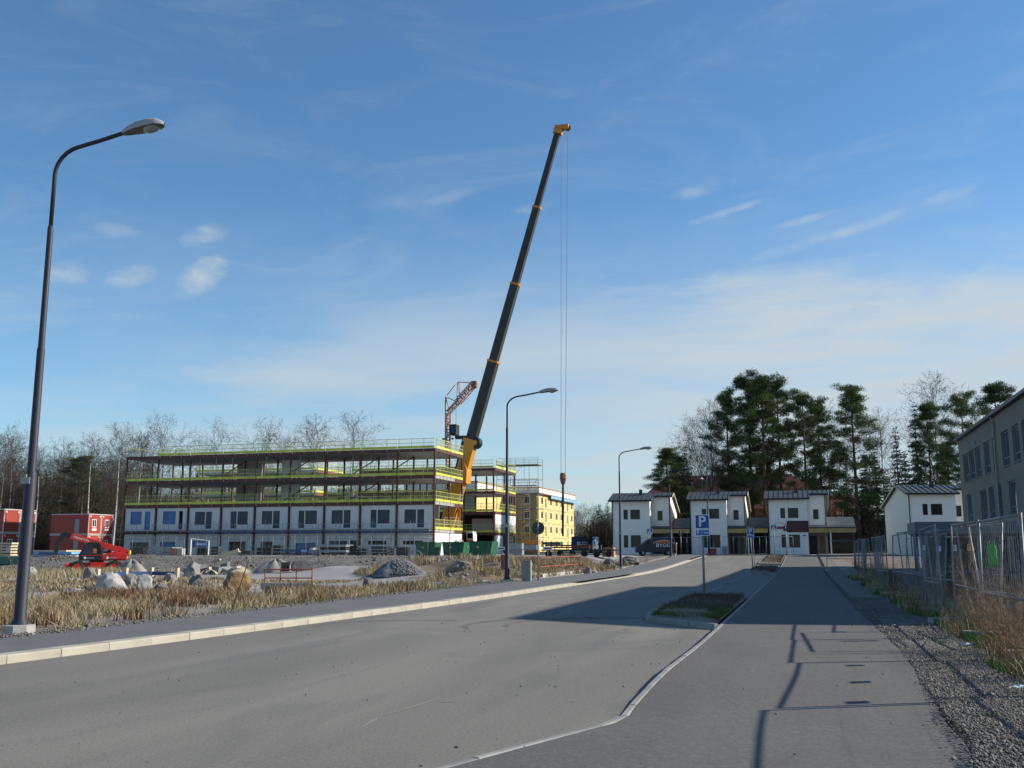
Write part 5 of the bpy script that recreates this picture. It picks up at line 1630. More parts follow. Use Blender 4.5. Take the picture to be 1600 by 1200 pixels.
# excavator bucket lying in the lot
q = gnd(470, 898)
bk = thing('excavator_bucket', 'rusty yellow-brown excavator bucket lying before the rubble bank', 'bucket', (q.x, q.y, gz1(q.x, q.y)), R(35), None, .62)
prof = [(-.9, .0), (-.95, .5), (-.7, .95), (-.1, 1.1), (.5, .95), (.9, .35), (.75, .3), (.4, .8), (-.1, .92), (-.6, .8), (-.78, .45), (-.75, .0)]
mb = MB(); mb.prism(prof, 'y', -.7, .7); mb.build('shell', MT['stone_rust'], bk)
for y in (-.72, .66):
    mb = MB(); mb.prism(prof[:6] + [(.9, 0)], 'y', y, y + .06); mb.build('side_plate', MT['stone_dark'], bk)
for i in range(5):
    mb = MB(); mb.cbox((.95, -.55 + i * .27, .3), (.3, .1, .08)); mb.build('tooth', MT['machine_black'], bk)
mb = MB(); mb.box(-2.0, -1.2, -.5, .4, 0, .9); mb.build('counter_block', MT['machine_black'], bk, bevel=.05)

# low blue rail between beige posts, left of the lot
t = thing('low_fence', 'low dark blue rail between beige posts beyond the boulders', 'fence', (0, 0, 0))
pp = [(152, 909), (196, 906), (236, 905), (276, 906)]
for k, (px, py) in enumerate(pp):
    q = gnd(px, py)
    mb = MB(); mb.box(q.x - .09, q.x + .09, q.y - .09, q.y + .09, -.1, .62); mb.build('post', MT['tan_light'], t)
    if k < 3:
        q2 = gnd(*pp[k + 1])
        a, b = Vector((q.x, q.y, .32)), Vector((q2.x, q2.y, .32))
        d_ = (b - a)
        mb = MB(); mb.cbox((a + b) / 2, (d_.length - .2, .06, .2), Matrix.Rotation(math.atan2(d_.y, d_.x), 3, 'Z')); mb.build('rail', MT['cont_blue'], t)
# ================================================================== telescopic mobile crane
YK = 118.0
c0, c1, c5 = at(692, 842, YK), at(735.5, 690, YK), at(872, 205, YK)
def along(a, b, f):
    return a + (b - a) * f
CRN = thing('mobile_crane', 'yellow mobile crane with a very long black telescopic boom raised over the site', 'crane', (c0.x, YK, .8))
def cl(v):
    return Vector(v) - Vector((c0.x, YK, .8))
ys_img = [690, 565, 444, 324, 206]
js = [at(735.5 + (872 - 735.5) * (690 - y) / (690 - 205), y, YK) for y in ys_img]
def boom_sec(a, b, w, h, mat, name, parent=CRN):
    """rounded box section boom"""
    a, b = cl(a), cl(b)
    d_ = (b - a).normalized()
    sx = Vector((0, 1, 0)); sy = d_.cross(sx).normalized()
    prof = [(-.5, -.5), (.5, -.5), (.5, .28), (.32, .5), (-.32, .5), (-.5, .28)]
    mb = MB()
    vs = [p_ + sx * (u * w) + sy * (v_ * h) for p_ in (a, b) for u, v_ in prof]
    n = 6
    mb.add(vs, [tuple(range(n - 1, -1, -1)), tuple(range(n, 2 * n))] + [(i, (i + 1) % n, (i + 1) % n + n, i + n) for i in range(n)])
    return mb.build(name, MT[mat], parent)
boom_sec(c0, js[0], 1.3, 1.6, 'crane_yellow', 'base_boom')
wds = [1.32, 1.12, .93, .76]
for k in range(4):
    o = boom_sec(along(js[k], js[k + 1], -.02), js[k + 1], wds[k] * .85, wds[k], 'crane_black', 'boom_section')
    e = (js[k + 1] - js[k]).normalized()
    boom_sec(js[k] - e * (.14 if k else .25), js[k] + e * (.14 if k else .28), wds[k] * .85 + .2, wds[k] + (.34 if k else .75), 'crane_yellow' if k == 0 else 'crane_orange', 'collar')
e = (js[4] - js[3]).normalized()
hd = boom_sec(js[4] - e * .3, js[4] + e * .75, .9, 1.1, 'crane_orange', 'boom_head')
tip = cl(js[4] + e * .6)
mb = MB(); mb.cbox(tip + Vector((.55, 0, -.05)), (1.5, .6, .7)); mb.build('sheave_block', MT['crane_orange'], hd, bevel=.12)
for x in (.35, 1.15):
    mb = MB(); mb.path([tip + Vector((x, -.12, -.2)), tip + Vector((x, .12, -.2))], .4, 14); mb.build('sheave', MT['rust'], hd)
# hoist ropes, hook block and its sling
hz_ = cl(at(879, 742, YK)); lz = cl(at(879, 838, YK))
for x, m_ in ((.18, 0), (1.05, 0)):
    mb = MB(); mb.tube(tip + Vector((x + .1, 0, -.4)), Vector((hz_.x + (-.2 if x < .5 else .32), 0, hz_.z)), .026, n=5); mb.build('hoist_rope', MT['cable'], CRN)
mb = MB(); mb.path([hz_ + Vector((.05, 0, .25)), hz_ + Vector((.05, 0, .1)), hz_ + Vector((.05, 0, -.5)), hz_ + Vector((.05, 0, -1.0)), hz_ + Vector((.05, 0, -1.25))], [.25, .38, .40, .28, .1], 10); hb = mb.build('hook_block', MT['hook_brown'], CRN)
mb = MB(); mb.path([hz_ + Vector((.05, 0, -1.2)), (hz_ + lz) / 2 + Vector((.05, 0, 0)), lz + Vector((.05, 0, 0))], [.13, .17, .12], 7); mb.build('sling', MT['machine_black'], hb)
# lift cylinder, winch, cab, carrier
e0 = (js[0] - c0).normalized()
mb = MB(); mb.tube(cl(at(716, 846, YK)), cl(at(719, 795, YK)), .32, n=10); mb.build('lift_cylinder', MT['crane_yellow'], CRN)
mb = MB(); mb.tube(cl(at(719, 800, YK)), cl(at(724.5, 748, YK)), .2, n=10); mb.build('piston_rod', MT['galv'], CRN)
mb = MB(); mb.prism([(-.9, -1.0), (.9, -1.0), (.6, .6), (0, 1.6), (-.6, .6)], 'y', -.95, .95); o = mb.build('cylinder_bracket', MT['crane_yellow'], CRN, cl(at(724.5, 741, YK)), (0, R(14), 0))
mb = MB(); mb.path([(0, -.6, 0), (0, .6, 0)], .75, 16); mb.build('cable_drum', MT['machine_black'], CRN, cl(at(743, 692, YK)))
mb = MB(); mb.box(-1.3, .1, -.5, .5, -.2, .15); mb.build('boom_step', MT['machine_black'], CRN, cl(at(728, 683, YK)))
mb = MB(); mb.cbox((0, 0, 0), (.9, 1.0, 5.2), Matrix.Rotation(R(14), 3, 'Y')); mb.build('boom_hose_box', MT['machine_black'], CRN, cl(at(722, 715, YK)), bevel=.1)
mb = MB(); mb.box(-4.6, 5.4, -1.3, 1.3, .55, 1.5); mb.build('chassis', MT['crane_yellow'], CRN, bevel=.08)
mb = MB(); mb.box(-1.6, 1.9, -1.35, 1.35, 1.51, 2.5); mb.build('turntable', MT['crane_yellow'], CRN, bevel=.1)
wm_ = MB(); wm_.path([(0, -.3, 0), (0, -.28, 0), (0, .28, 0), (0, .3, 0)], [.45, .58, .58, .45], 18); wme = wm_.mesh('wheel'); wme.materials.append(MT['rubber'])
for x in (-3.9, -2.4, .2, 1.7, 3.2, 4.7):
    for y in (-1.15, 1.15):
        link('wheel', wme, CRN, (x, y, .58))
pc = cl(at(737, 841, YK - 1))
mb = MB(); mb.prism([(-.75, -.95), (.75, -.95), (.75, .55), (.5, 1.0), (-.75, 1.0)], 'y', -.8, .8); cabo = mb.build('cab', MT['white'], CRN, pc, bevel=.06); cabo.scale = (.6, .8, .8)
mb = MB(); mb.box(-.6, .55, -.825, -.805, -.05, .75); mb.build('window', MT['glass_dark'], cabo)
mb = MB(); mb.box(-.76, .76, -.83, -.806, -.93, -.2); mb.build('lower_panel', MT['crane_orange'], cabo)
for x in (-4.2, 4.8):
    mb = MB(); mb.box(x - .2, x + .2, -3.0, 3.0, .7, .95); mb.box(x - .12, x + .12, -3.0, -2.8, 0, .7); mb.box(x - .12, x + .12, 2.8, 3.0, 0, .7); mb.build('outrigger', MT['crane_yellow'], CRN)
mb = MB()
for x in (-.9, .9):
    mb.tube((1.6 + x, -1.5, 2.2), (1.6 + x, -1.5, 4.6), .06, n=5)
for z in (2.6, 3.3, 4.0, 4.6):
    mb.tube((.7, -1.5, z), (2.5, -1.5, z), .05, n=5)
mb.build('railing', MT['white'], CRN)

# ================================================================== tower crane far behind
YT = 165.0
def lattice(mb, a, b, w, n, r=.05, side=None):
    a, b = Vector(a), Vector(b)
    d_ = (b - a).normalized()
    s1 = (d_.cross(Vector((0, 1, 0)))).normalized() if side is None else side
    s2 = d_.cross(s1).normalized()
    cs = [s1 * (u * w / 2) + s2 * (v_ * w / 2) for u, v_ in ((-1, -1), (1, -1), (1, 1), (-1, 1))]
    for c in cs:
        mb.tube(a + c, b + c, r * 1.4, n=4)
    for i in range(n):
        p0, p1 = along(a, b, i / n), along(a, b, (i + 1) / n)
        for k in range(4):
            c, c2 = cs[k], cs[(k + 1) % 4]
            mb.tube(p0 + (c if i % 2 else c2), p1 + (c2 if i % 2 else c), r, n=3, cap=False)
            mb.tube(p1 + c, p1 + c2, r, n=3, cap=False)
base = at(699.5, 858, YT)
TW = thing('tower_crane', 'orange tower crane with folded lattice jib rising behind the unfinished building', 'crane', (base.x, YT, .5))
def tl_(px, py):
    return at(px, py, YT) - Vector((base.x, YT, .5))
mb = MB(); lattice(mb, (0, 0, 0), tl_(700.5, 646), .62, 26, .06); mb.build('mast', MT['tower_orange'], TW)
mb = MB(); lattice(mb, tl_(700, 645), tl_(716, 628), .7, 5, .06); lattice(mb, tl_(716, 628), tl_(740.5, 600), 1.0, 9, .06); mb.build('jib', MT['tower_orange'], TW)
mb = MB()
for a, b in [((697, 620), (696.5, 643)), ((697, 620), (702, 641)), ((698, 618), (711, 601)), ((715, 597), (714, 626)), ((717, 597), (718.5, 622)), ((716, 597), (738, 598)), ((699, 621), (712, 627)), ((696, 620), (695.5, 705))]:
    mb.tube(tl_(*a), tl_(*b), .09, n=5)
mb.build('stays', MT['tower_orange'], TW)
mb = MB(); mb.cbox(tl_(741, 601), (.9, .8, 1.2)); mb.build('jib_head', MT['rust'], TW)
mb = MB(); c = tl_(710, 672); mb.box(c.x - .65, c.x + .65, -.9, .9, c.z - .95, c.z + .95); cb2 = mb.build('cab', MT['machine_black'], TW, bevel=.1)
mb = MB(); mb.box(c.x - .5, c.x + .5, -.92, -.905, c.z - .5, c.z + .6); mb.build('window', MT['glass'], cb2)
mb = MB(); mb.tube(tl_(712.5, 640), tl_(712.5, 663), .04, n=4); mb.tube(tl_(712.5, 681), tl_(712.5, 720), .06, n=4); mb.build('hoist_rope', MT['cable'], TW)
for x in (-.9, .8):
    mb = MB(); mb.cbox(Vector((x, -.3, tl_(700, 686).z)), (.35, .3, .3)); mb.build('floodlight', MT['machine_black'], TW)

# ================================================================== red site huts
hut_me = {}
def make_hut(label, loc, rz, group, L=6.2, D=2.5, Hh=2.75, endwin=True):
    t = thing('site_hut', label, 'site hut', loc, rz, group)
    f = Face(0, 0, 0, 0); fe = Face(L, 0, 0, math.pi / 2)
    he = [(.75, 1.65, .95, 2.05)] if endwin else []
    hl_ = [(L * .62, L * .62 + .85, .1, 2.1)]
    wall(f, .06, L - .06, .08, Hh - .08, .1, hl_).build('wall', MT['cont_red'], t)
    wall(fe, .06, D - .06, .08, Hh - .08, .1, he).build('wall', MT['cont_red'], t)
    mb = MB(); mb.box(.1, L - .101, .101, D, .1, Hh - .1); mb.build('shell', MT['cont_red'], t)
    for h in he:
        window(t, fe, *h, 'trim_white', 'glass_dark', .09, .05, mull=(.5,))
        mb = MB(); fe.box(mb, .75, 1.65, -.03, -.004, .5, .78); mb.build('label_plate', MT['sign_white'], t)
    mb = MB(); f.box(mb, *[hl_[0][0] + .03, hl_[0][1] - .03], .04, .07, .12, 2.08); mb.build('door', MT['wall_grey'], t)
    fr = MB()
    fr.box(-.02, L + .02, -.03, .06, Hh - .079, Hh + .03); fr.box(-.02, L + .02, -.03, .06, 0, .079)
    fr.box(L - .06, L + .03, .061, D + .02, Hh - .079, Hh + .03); fr.box(L - .06, L + .03, .061, D + .02, 0, .079)
    fr.build('frame', MT['cont_trim'], t)
    mb = MB(); mb.box(L - .059, L + .025, -.028, .06, .08, Hh - .08); mb.build('corner_post', MT['cont_trim'], t)
    mb = MB(); mb.box(L - .059, L + .025, D - .06, D + .018, .08, Hh - .08); mb.build('corner_post', MT['cont_trim'], t)
    for k, (y, z) in enumerate(((.25, 2.35), (2.2, 2.35))):
        mb = MB(); mb.box(L + .003, L + .03, y, y + .18, z, z + .18); mb.build('socket_cover', MT['sign_white'], t)
    return t
yh = 116.0
pe = at(137, 838, yh)
for lev in range(2):
    for k in range(2):
        make_hut(['lower front red site hut behind the red machine', 'lower rear red site hut by the unfinished building', 'upper front red site hut of the stack by the unfinished building', 'upper rear red site hut of the stack by the unfinished building'][lev * 2 + k],
                 (pe.x - 6.2, yh + k * 2.62, .8 + lev * 2.82), 0, 'red site huts')
for lev in range(2):
    for k in range(2):
        pe2 = at(4 + 0 * k, 838, 98)
        make_hut(['lower orange-red hut at the left edge of the picture', 'lower orange-red hut partly behind the near lamp post', 'upper orange-red hut at the left edge of the picture', 'upper orange-red hut partly behind the near lamp post'][lev * 2 + k],
                 (pe2.x - 6.2, 98 + k * 2.62, .75 + lev * 2.82), 0, 'red site huts', endwin=(lev == 0 or k == 1))

# ================================================================== telescopic handler
yh = 58.0
pt_ = at(150, 890, yh)
TH = thing('telescopic_handler', 'red and black telescopic handler with its boom lowered to the left', 'construction machine', (pt_.x, yh, gz1(pt_.x, yh) + .01), YAW + R(20), None, .74)
def tb(mb, name, mat, parent=TH, **k):
    return mb.build(name, MT[mat], parent, **k)
mb = MB(); mb.box(-2.3, 2.3, -.75, .75, .55, .95); tb(mb, 'chassis', 'machine_red', bevel=.05)
mb = MB(); mb.box(-.5, .9, -1.0, -.76, .35, .98); tb(mb, 'side_box', 'machine_red', bevel=.04)
wb = MB(); wb.path([(0, -.24, 0), (0, -.2, 0), (0, .2, 0), (0, .24, 0)], [.42, .56, .56, .42], 20); wte = wb.mesh('tyre'); wte.materials.append(MT['rubber'])
wb = MB(); wb.path([(0, -.26, 0), (0, .26, 0)], [.3, .3], 14); wri = wb.mesh('rim'); wri.materials.append(MT['machine_red'])
for x in (-1.55, 1.5):
    for y in (-.95, .95):
        o = link('wheel', wte, TH, (x, y, .56)); link('rim', wri, o)
for x, dx_ in ((-2.35, -1), (2.35, 1)):
    for y in (-1.0, 1.0):
        mb = MB(); mb.tube((x - dx_ * .2, y * .6, .8), (x + dx_ * .1, y * 1.25, .75), .1, n=6); mb.box(x + dx_ * .1 - .1, x + dx_ * .1 + .1, y * 1.25 - .1, y * 1.25 + .1, .05, .8); mb.box(x - .22 + dx_ * .1, x + .22 + dx_ * .1, y * 1.25 - .2, y * 1.25 + .2, 0, .06)
        tb(mb, 'stabiliser', 'machine_red')
mb = MB(); mb.path([(0, 0, .94), (0, 0, 1.12)], .62, 20); tb(mb, 'slewing_ring', 'machine_black')
mb = MB(); mb.prism([(-1.35, 1.13), (2.5, 1.13), (2.62, 1.35), (2.6, 1.75), (1.5, 1.95), (-.1, 1.5), (-1.35, 1.45)], 'y', -.95, .55); tb(mb, 'turret', 'machine_red', bevel=.07)
mb = MB(); mb.box(1.15, 2.55, -1.0, -.955, 1.25, 1.72); tb(mb, 'engine_cover', 'machine_red', bevel=.02)
cabp = [(-1.45, 1.14), (.5, 1.14), (.55, 1.6), (.3, 2.62), (.05, 2.78), (-.75, 2.78), (-1.0, 2.6), (-1.5, 1.65)]
mb = MB(); mb.prism(cabp, 'y', -1.0, -.18); cb3 = tb(mb, 'cab', 'machine_black', bevel=.03)
mb = MB(); mb.prism([(-1.28, 1.72), (-.35, 1.72), (-.35, 2.55), (-.88, 2.55)], 'y', -1.012, -1.003); tb(mb, 'window', 'glass', cb3)
mb = MB(); mb.prism([(-.25, 1.72), (.36, 1.72), (.2, 2.55), (-.25, 2.55)], 'y', -1.012, -1.003); tb(mb, 'window', 'glass_dark', cb3)
mb = MB(); mb.box(-.3, .0, -1.018, -1.013, 1.8, 2.2); tb(mb, 'seat', 'orange_logo', cb3)
mb = MB(); mb.prism([(-1.3, 1.55), (.5, 1.62), (.5, 1.66), (-1.3, 1.60)], 'y', -1.016, -1.004); tb(mb, 'stripe', 'machine_red', cb3)
for x in (-.95, .95):
    mb = MB(); mb.path([(x, -1.005, 1.38), (x, -1.02, 1.38)], .11, 14); tb(mb, 'emblem', 'white')
    mb = MB(); mb.box(x + .16, x + .75, -1.016, -1.005, 1.34, 1.40); tb(mb, 'lettering', 'lamp_grey')
bo0, bo1 = Vector((2.35, .35, 1.95)), Vector((-2.35, .35, 3.35))
mb = MB()
bd_ = (bo1 - bo0).normalized(); bu = Vector((0, 1, 0)).cross(bd_).normalized() * -1
def bsec(mb, a, b, w, h):
    vs = [p_ + Vector((0, u * w / 2, 0)) + bu * (v_ * h / 2) for p_ in (a, b) for u, v_ in ((-1, -1), (1, -1), (1, 1), (-1, 1))]
    mb.add(vs, [(3, 2, 1, 0), (4, 5, 6, 7), (0, 1, 5, 4), (1, 2, 6, 5), (2, 3, 7, 6), (3, 0, 4, 7)])
bsec(mb, bo0, bo1, .42, .55); bo = tb(mb, 'boom', 'machine_red', bevel=.04)
mb = MB(); bsec(mb, bo1 - bd_ * .1, bo1 + bd_ * .5, .34, .44); tb(mb, 'inner_boom', 'machine_black', bo)
tx = text('lettering', 'MANITOU', .30, MT['white'], bo, (along(bo0, bo1, .80).x, bo0.y - .216, along(bo0, bo1, .80).z), (0, 0, 0), .002)
tx.rotation_euler = (R(90), math.atan2(1.4, 4.7), 0)
mb = MB(); mb.path([bo0 + Vector((0, -.4, -.2)), bo0 + Vector((0, .4, -.2))], .45, 18); tb(mb, 'boom_pivot', 'machine_red')
hd_ = bo1 + bd_ * .5
mb = MB(); mb.prism([(hd_.x + .2, hd_.z + .25), (hd_.x - .25, hd_.z + .2), (hd_.x - .75, hd_.z - .7), (hd_.x - .8, hd_.z - 1.6), (hd_.x - .5, hd_.z - 1.6), (hd_.x - .35, hd_.z - .8), (hd_.x + .15, hd_.z - .25)], 'y', .1, .6); ca = tb(mb, 'carriage', 'machine_black')
for y in (-.25, .85):
    mb = MB(); mb.box(hd_.x - 2.0, hd_.x - .55, y, y + .14, hd_.z - 1.75, hd_.z - 1.62); tb(mb, 'fork', 'machine_black', ca)
mb = MB(); mb.path([(2.72, -.2, 1.72), (2.8, -.2, 1.72), (2.8, -.2, 1.95), (2.76, -.2, 1.98)], .12, 8); tb(mb, 'beacon', 'yellow_bright')
mb = MB(); mb.box(2.6, 2.68, -.7, -.4, 1.3, 1.5); tb(mb, 'tail_light', 'white')

# ================================================================== skips, containers, materials on the site
def skip(label, px, Y, w, wl, wr, h=1.35):
    p_ = at(px, 873, Y)
    t = thing('skip', label, 'skip', (p_.x, Y, .95), 0, 'green skips')
    t_ = .06
    out = [(0, 0), (w, 0), (w + wr, h), (-wl, h)]
    mb = MB(); mb.prism(out, 'y', 0, .06); mb.prism([(0, 0), (w, 0), (w, .06), (0, .06)], 'y', .061, 1.75); mb.build('body', MT['skip_green'], t)
    mb = MB(); mb.prism(out, 'y', 1.76, 1.82); mb.build('body', MT['skip_green'], t)
    for sgn in (0, 1):
        mb = MB()
        a, b = ((0, 0), (-wl, h)) if not sgn else ((w, 0), (w + wr, h))
        mb.prism([a, (a[0] + (.06 if not sgn else -.06), a[1] + .001), (b[0] + (.06 if not sgn else -.06), b[1]), b], 'y', .061, 1.759); mb.build('end_plate', MT['skip_green'], t)
    mb = MB(); mb.box(-wl - .03, w + wr + .03, -.07, -.002, h - .1, h + .03); mb.build('rim', MT['skip_green'], t)
    for q in (.25, .75):
        mb = MB(); mb.box(w * q - .04, w * q + .04, -.05, -.002, .02, h - .101); mb.build('rib', MT['skip_green'], t)
    mb = MB(); mb.box(w * .3, w * .42, -.012, -.002, h * .55, h * .68); mb.build('sticker', MT['paper_yellow'], t)
    return t
skip('green skip beside the corner of the unfinished building', 650, 90, 1.8, .05, .15, 1.3)
skip('green skip in the middle of the row of three', 693, 90, 1.9, .15, .15, 1.3)
skip('green skip closest to the second street lamp', 735, 88, 1.9, .12, .2, 1.35)
p = at(702, 868, 91)
t = thing('timber_scraps', 'scrap timber sticking out of the middle green skip', 'timber', (p.x, 91, 1.3))
for k in range(7):
    mb = MB(); mb.cbox((.3 + .2 * k, .1 * (k % 3), .85 + .05 * (k % 2)), (1.1, .12, .06), Matrix.Rotation(R(-35 + 14 * k), 3, 'Y')); mb.build('plank', MT['wood_new'], t)
# blue container
p = at(893, 862, 162)
t = thing('container', 'dark blue site container with a white nameplate', 'container', (p.x, 162, p.z - .1))
W_, D_, H_ = at(926, 862, 162).x - p.x, 5.6, 2.55
mb = MB(); mb.box(0, W_, 0, D_, 0, H_); mb.build('body', MT['cont_blue'], t)
mb = MB(); mb.box(W_ + .003, W_ + .05, .05, D_ - .05, .05, H_ - .05); mb.build('lit_end', MT['cont_lightblue'], t)  # end facing the sun: sunlight put into its paler blue
mb = MB(); mb.box(W_ + .055, W_ + .07, 1.6, 2.0, 1.0, 2.2); mb.build('notice', MT['sign_white'], t)
for k in range(11):
    mb = MB(); mb.box(.15 + k * (W_ - .3) / 10.5, .22 + k * (W_ - .3) / 10.5, -.03, -.002, .1, H_ - .1); mb.build('rib', MT['cont_blue'], t)
mb = MB(); mb.box(W_ * .27, W_ * .78, -.06, -.035, H_ * .47, H_ * .66); o = mb.build('nameplate', MT['sign_white'], t)
mb = MB(); mb.box(W_ * .33, W_ * .75, -.07, -.062, H_ * .53, H_ * .60); mb.build('lettering', MT['sign_blue_light'], o)
# flat trailer with red frames
p = at(846, 874, 84); p2 = at(962, 874, 84)
t = thing('trailer', 'dark flatbed trailer loaded with red steel frames', 'trailer', (p.x, 84, .9))
LW = p2.x - p.x
mb = MB(); mb.box(0, LW, 0, 1.8, .55, .68); mb.build('deck', MT['machine_black'], t)
for k in range(6):
    o = link('wheel', wte, t, (.6 + k * (LW - 1.2) / 5, .1, .45)); o.scale = (.5, .5, .5); o.location.z = .3
for k in range(7):
    mb = MB(); x = .2 + k * (LW - .4) / 6; mb.tube((x, -.02, .68), (x, -.02, 1.05), .03, n=5); mb.build('stake', MT['barrier_red' if k < 5 else 'concrete'], t)
for z, m_ in ((.78, 'rust'), (.95, 'steel_red')):
    mb = MB(); mb.box(.3, LW * .7, .1, 1.5, z, z + .12); mb.build('steel_frame', MT[m_], t)
mb = MB(); mb.box(.1, LW * .25, .2, 1.3, 1.08, 1.3); mb.build('tarpaulin', MT['skip_green'], t)
p = at(951, 871, 86)
t = thing('brick_pallet', 'pallet of orange bricks behind the third street lamp', 'pallet', (p.x, 86, .95))
mb = MB(); mb.box(-.5, .45, 0, .8, .13, .8); mb.build('brick_pack', MT['brick_orange'], t)
mb = MB(); mb.box(-.55, .5, -.05, .85, 0, .12); mb.build('base', MT['wood_new'], t)
mb = MB(); mb.box(-.52, .47, -.02, -.005, .45, .53); mb.build('strap', MT['sign_white'], t)
def stack(name, label, cat, px, py, Y, wpx, hpx, mat, n=3, base='wood_old', gap=.03, rz=0.0):
    p_ = at(px, py, Y)
    d_ = (p_ - Vector((0, 0, EYE))).dot(CF); m_ = d_ / FPX
    w_, h_ = wpx * m_, hpx * m_
    zg = gz1(p_.x, Y)
    t = thing(name, label, cat, (p_.x, Y, zg), rz)
    for k in range(n):
        mb = MB(); o_ = rnd.uniform(-.04, .04) * w_
        mb.box(-w_ / 2 + o_, w_ / 2 + o_, 0, max(.6, w_ * .6), k * h_ / n + gap, (k + 1) * h_ / n - gap)
        mb.build('layer', MT[mat if isinstance(mat, str) else mat[k % len(mat)]], t)
    for q in (-.4, .4):
        mb = MB(); mb.box(w_ * q - .05, w_ * q + .05, -.03, max(.6, w_ * .6) * .98, -.05, gap - .002); mb.build('bearer', MT[base], t)
    return t
stack('panel_stack', 'stack of grey boards before the first bays of the unfinished building', 'stack', 248, 872, 92, 44, 13, 'galv_dull', 3)
stack('brick_pallet', 'orange and white wrapped pallet in front of the unfinished building', 'pallet', 270, 872, 90, 12, 12, 'orange_logo', 1)
stack('brick_pallet', 'grey wrapped pallet next to the orange one', 'pallet', 279.5, 872, 90, 9, 12, 'concrete', 1)
stack('timber_stack', 'low stack of pale planks near the white frame', 'timber', 360, 873, 90, 30, 7, 'tan_light', 2)
stack('crate', 'dark crate with pale lettering in front of the fifth bay', 'crate', 383, 873, 90, 16, 8, 'machine_black', 1)
stack('pipe_stack', 'stack of black pipes in front of the middle bays', 'stack', 455, 873, 92, 34, 10, ('machine_black', 'cont_blue'), 2)
stack('crate', 'tall black stillage near the last bays', 'crate', 592, 873, 92, 26, 15, 'machine_black', 3)
stack('crate', 'black bin left of the first green skip', 'crate', 628, 873, 92, 19, 14, 'machine_black', 1)
stack('formwork', 'leaning grey formwork before the sixth bay', 'formwork', 520, 873, 93, 44, 17, ('opening', 'scaffold'), 4)
stack('brick_pallet', 'grey shrink-wrapped pallet beside the second lamp', 'pallet', 806, 871, 86, 20, 20, ('galv_dull', 'scaffold'), 2)
stack('site_cage', 'yellow-brown steel cage to the right of the second lamp', 'cage', 827, 872, 100, 26, 24, ('stone_rust', 'scaffold', 'crane_orange'), 3)
stack('timber_stack', 'stack of grey-blue concrete planks below the red huts', 'stack', 78, 892, 72, 70, 9, ('concrete_slab', 'cont_lightblue'), 2)
stack('timber_stack', 'stack of bluish panels left of the red machine', 'stack', 75, 880, 80, 62, 10, ('cont_blue', 'galv_dull', 'tan_light'), 3)
stack('pallet_stack', 'pale wooden pallets beside the orange-red huts', 'pallet', 6, 874, 80, 24, 22, 'tan_light', 5, gap=.05)
t = stack('covered_stack', 'stack under a green tarpaulin at the left edge of the picture', 'stack', 12, 889, 66, 42, 13, 'tarp_green', 1)
for i, (px, w_, h_, m_, nm, ct) in enumerate([(215, 18, 12, 'machine_black', 'crate', 'crate'), (335, 14, 14, 'shelter_dark', 'crate', 'crate'), (410, 22, 12, 'opening', 'formwork', 'formwork'), (432, 14, 16, 'machine_black', 'crate', 'crate'), (485, 18, 12, 'shelter_dark', 'formwork', 'formwork'), (548, 22, 15, 'opening', 'formwork', 'formwork'), (566, 12, 11, 'machine_black', 'crate', 'crate'), (610, 12, 12, 'shelter_dark', 'crate', 'crate')]):
    stack(nm, 'dark %s on the site before the unfinished building, %s of eight from the left' % ('crate' if nm == 'crate' else 'formwork stack', ordn[i]), ct, px, 873, 94, w_, h_, m_, 2 + i % 2)
# white portal frame
p = at(297, 873, 90); p2 = at(325, 873, 90)
t = thing('portal_frame', 'white steel portal frame with a small blue sign standing before the building', 'frame', (p.x, 90, .95))
w_ = p2.x - p.x
mb = MB(); mb.box(-.05, .05, -.05, .05, 0, 1.75); mb.build('post', MT['white'], t)
mb = MB(); mb.box(w_ - .05, w_ + .05, -.05, .05, 0, 1.5); mb.build('post', MT['white'], t)
mb = MB(); mb.tube((0, 0, 1.72), (w_, 0, 1.47), .05, n=5); mb.build('beam', MT['white'], t)
mb = MB(); mb.box(w_ * .3, w_ * .9, -.08, -.05, 1.02, 1.28); o = mb.build('sign', MT['cont_lightblue'], t)
mb = MB(); mb.box(w_ * .36, w_ * .84, -.09, -.082, 1.12, 1.18); mb.build('lettering', MT['sign_white'], o)
# small notice boards on the site fence
for (px, py, Y, lab) in [(783, 857, 86, 'small white site notice left of the second lamp'), (856, 857, 82, 'small white site notice right of the round sign')]:
    p = at(px, py, Y)
    t = thing('site_notice', lab, 'notice', (p.x, Y, .9))
    mb = MB(); mb.tube((0, 0, 0), (0, 0, p.z - .9), .03, n=5); mb.build('post', MT['scaffold'], t)
    mb = MB(); mb.box(-.4, .4, -.04, -.02, p.z - .9 - .14, p.z - .9 + .14); o = mb.build('board', MT['sign_white'], t)
    mb = MB(); mb.box(-.28, .28, -.05, -.042, p.z - .9 - .05, p.z - .9 + .05); mb.build('lettering', MT['text_dark'], o)
for k in range(14):
    px = 205 + 34 * k
    p = at(px, 873, 86)
    fence_panel('mesh fence panel at the edge of the building site, %s from the red machine' % ordn[k], p.x, 86, R(-90), 0, 'mesh fence panels round the building site', (1.98, .1), False, .93)

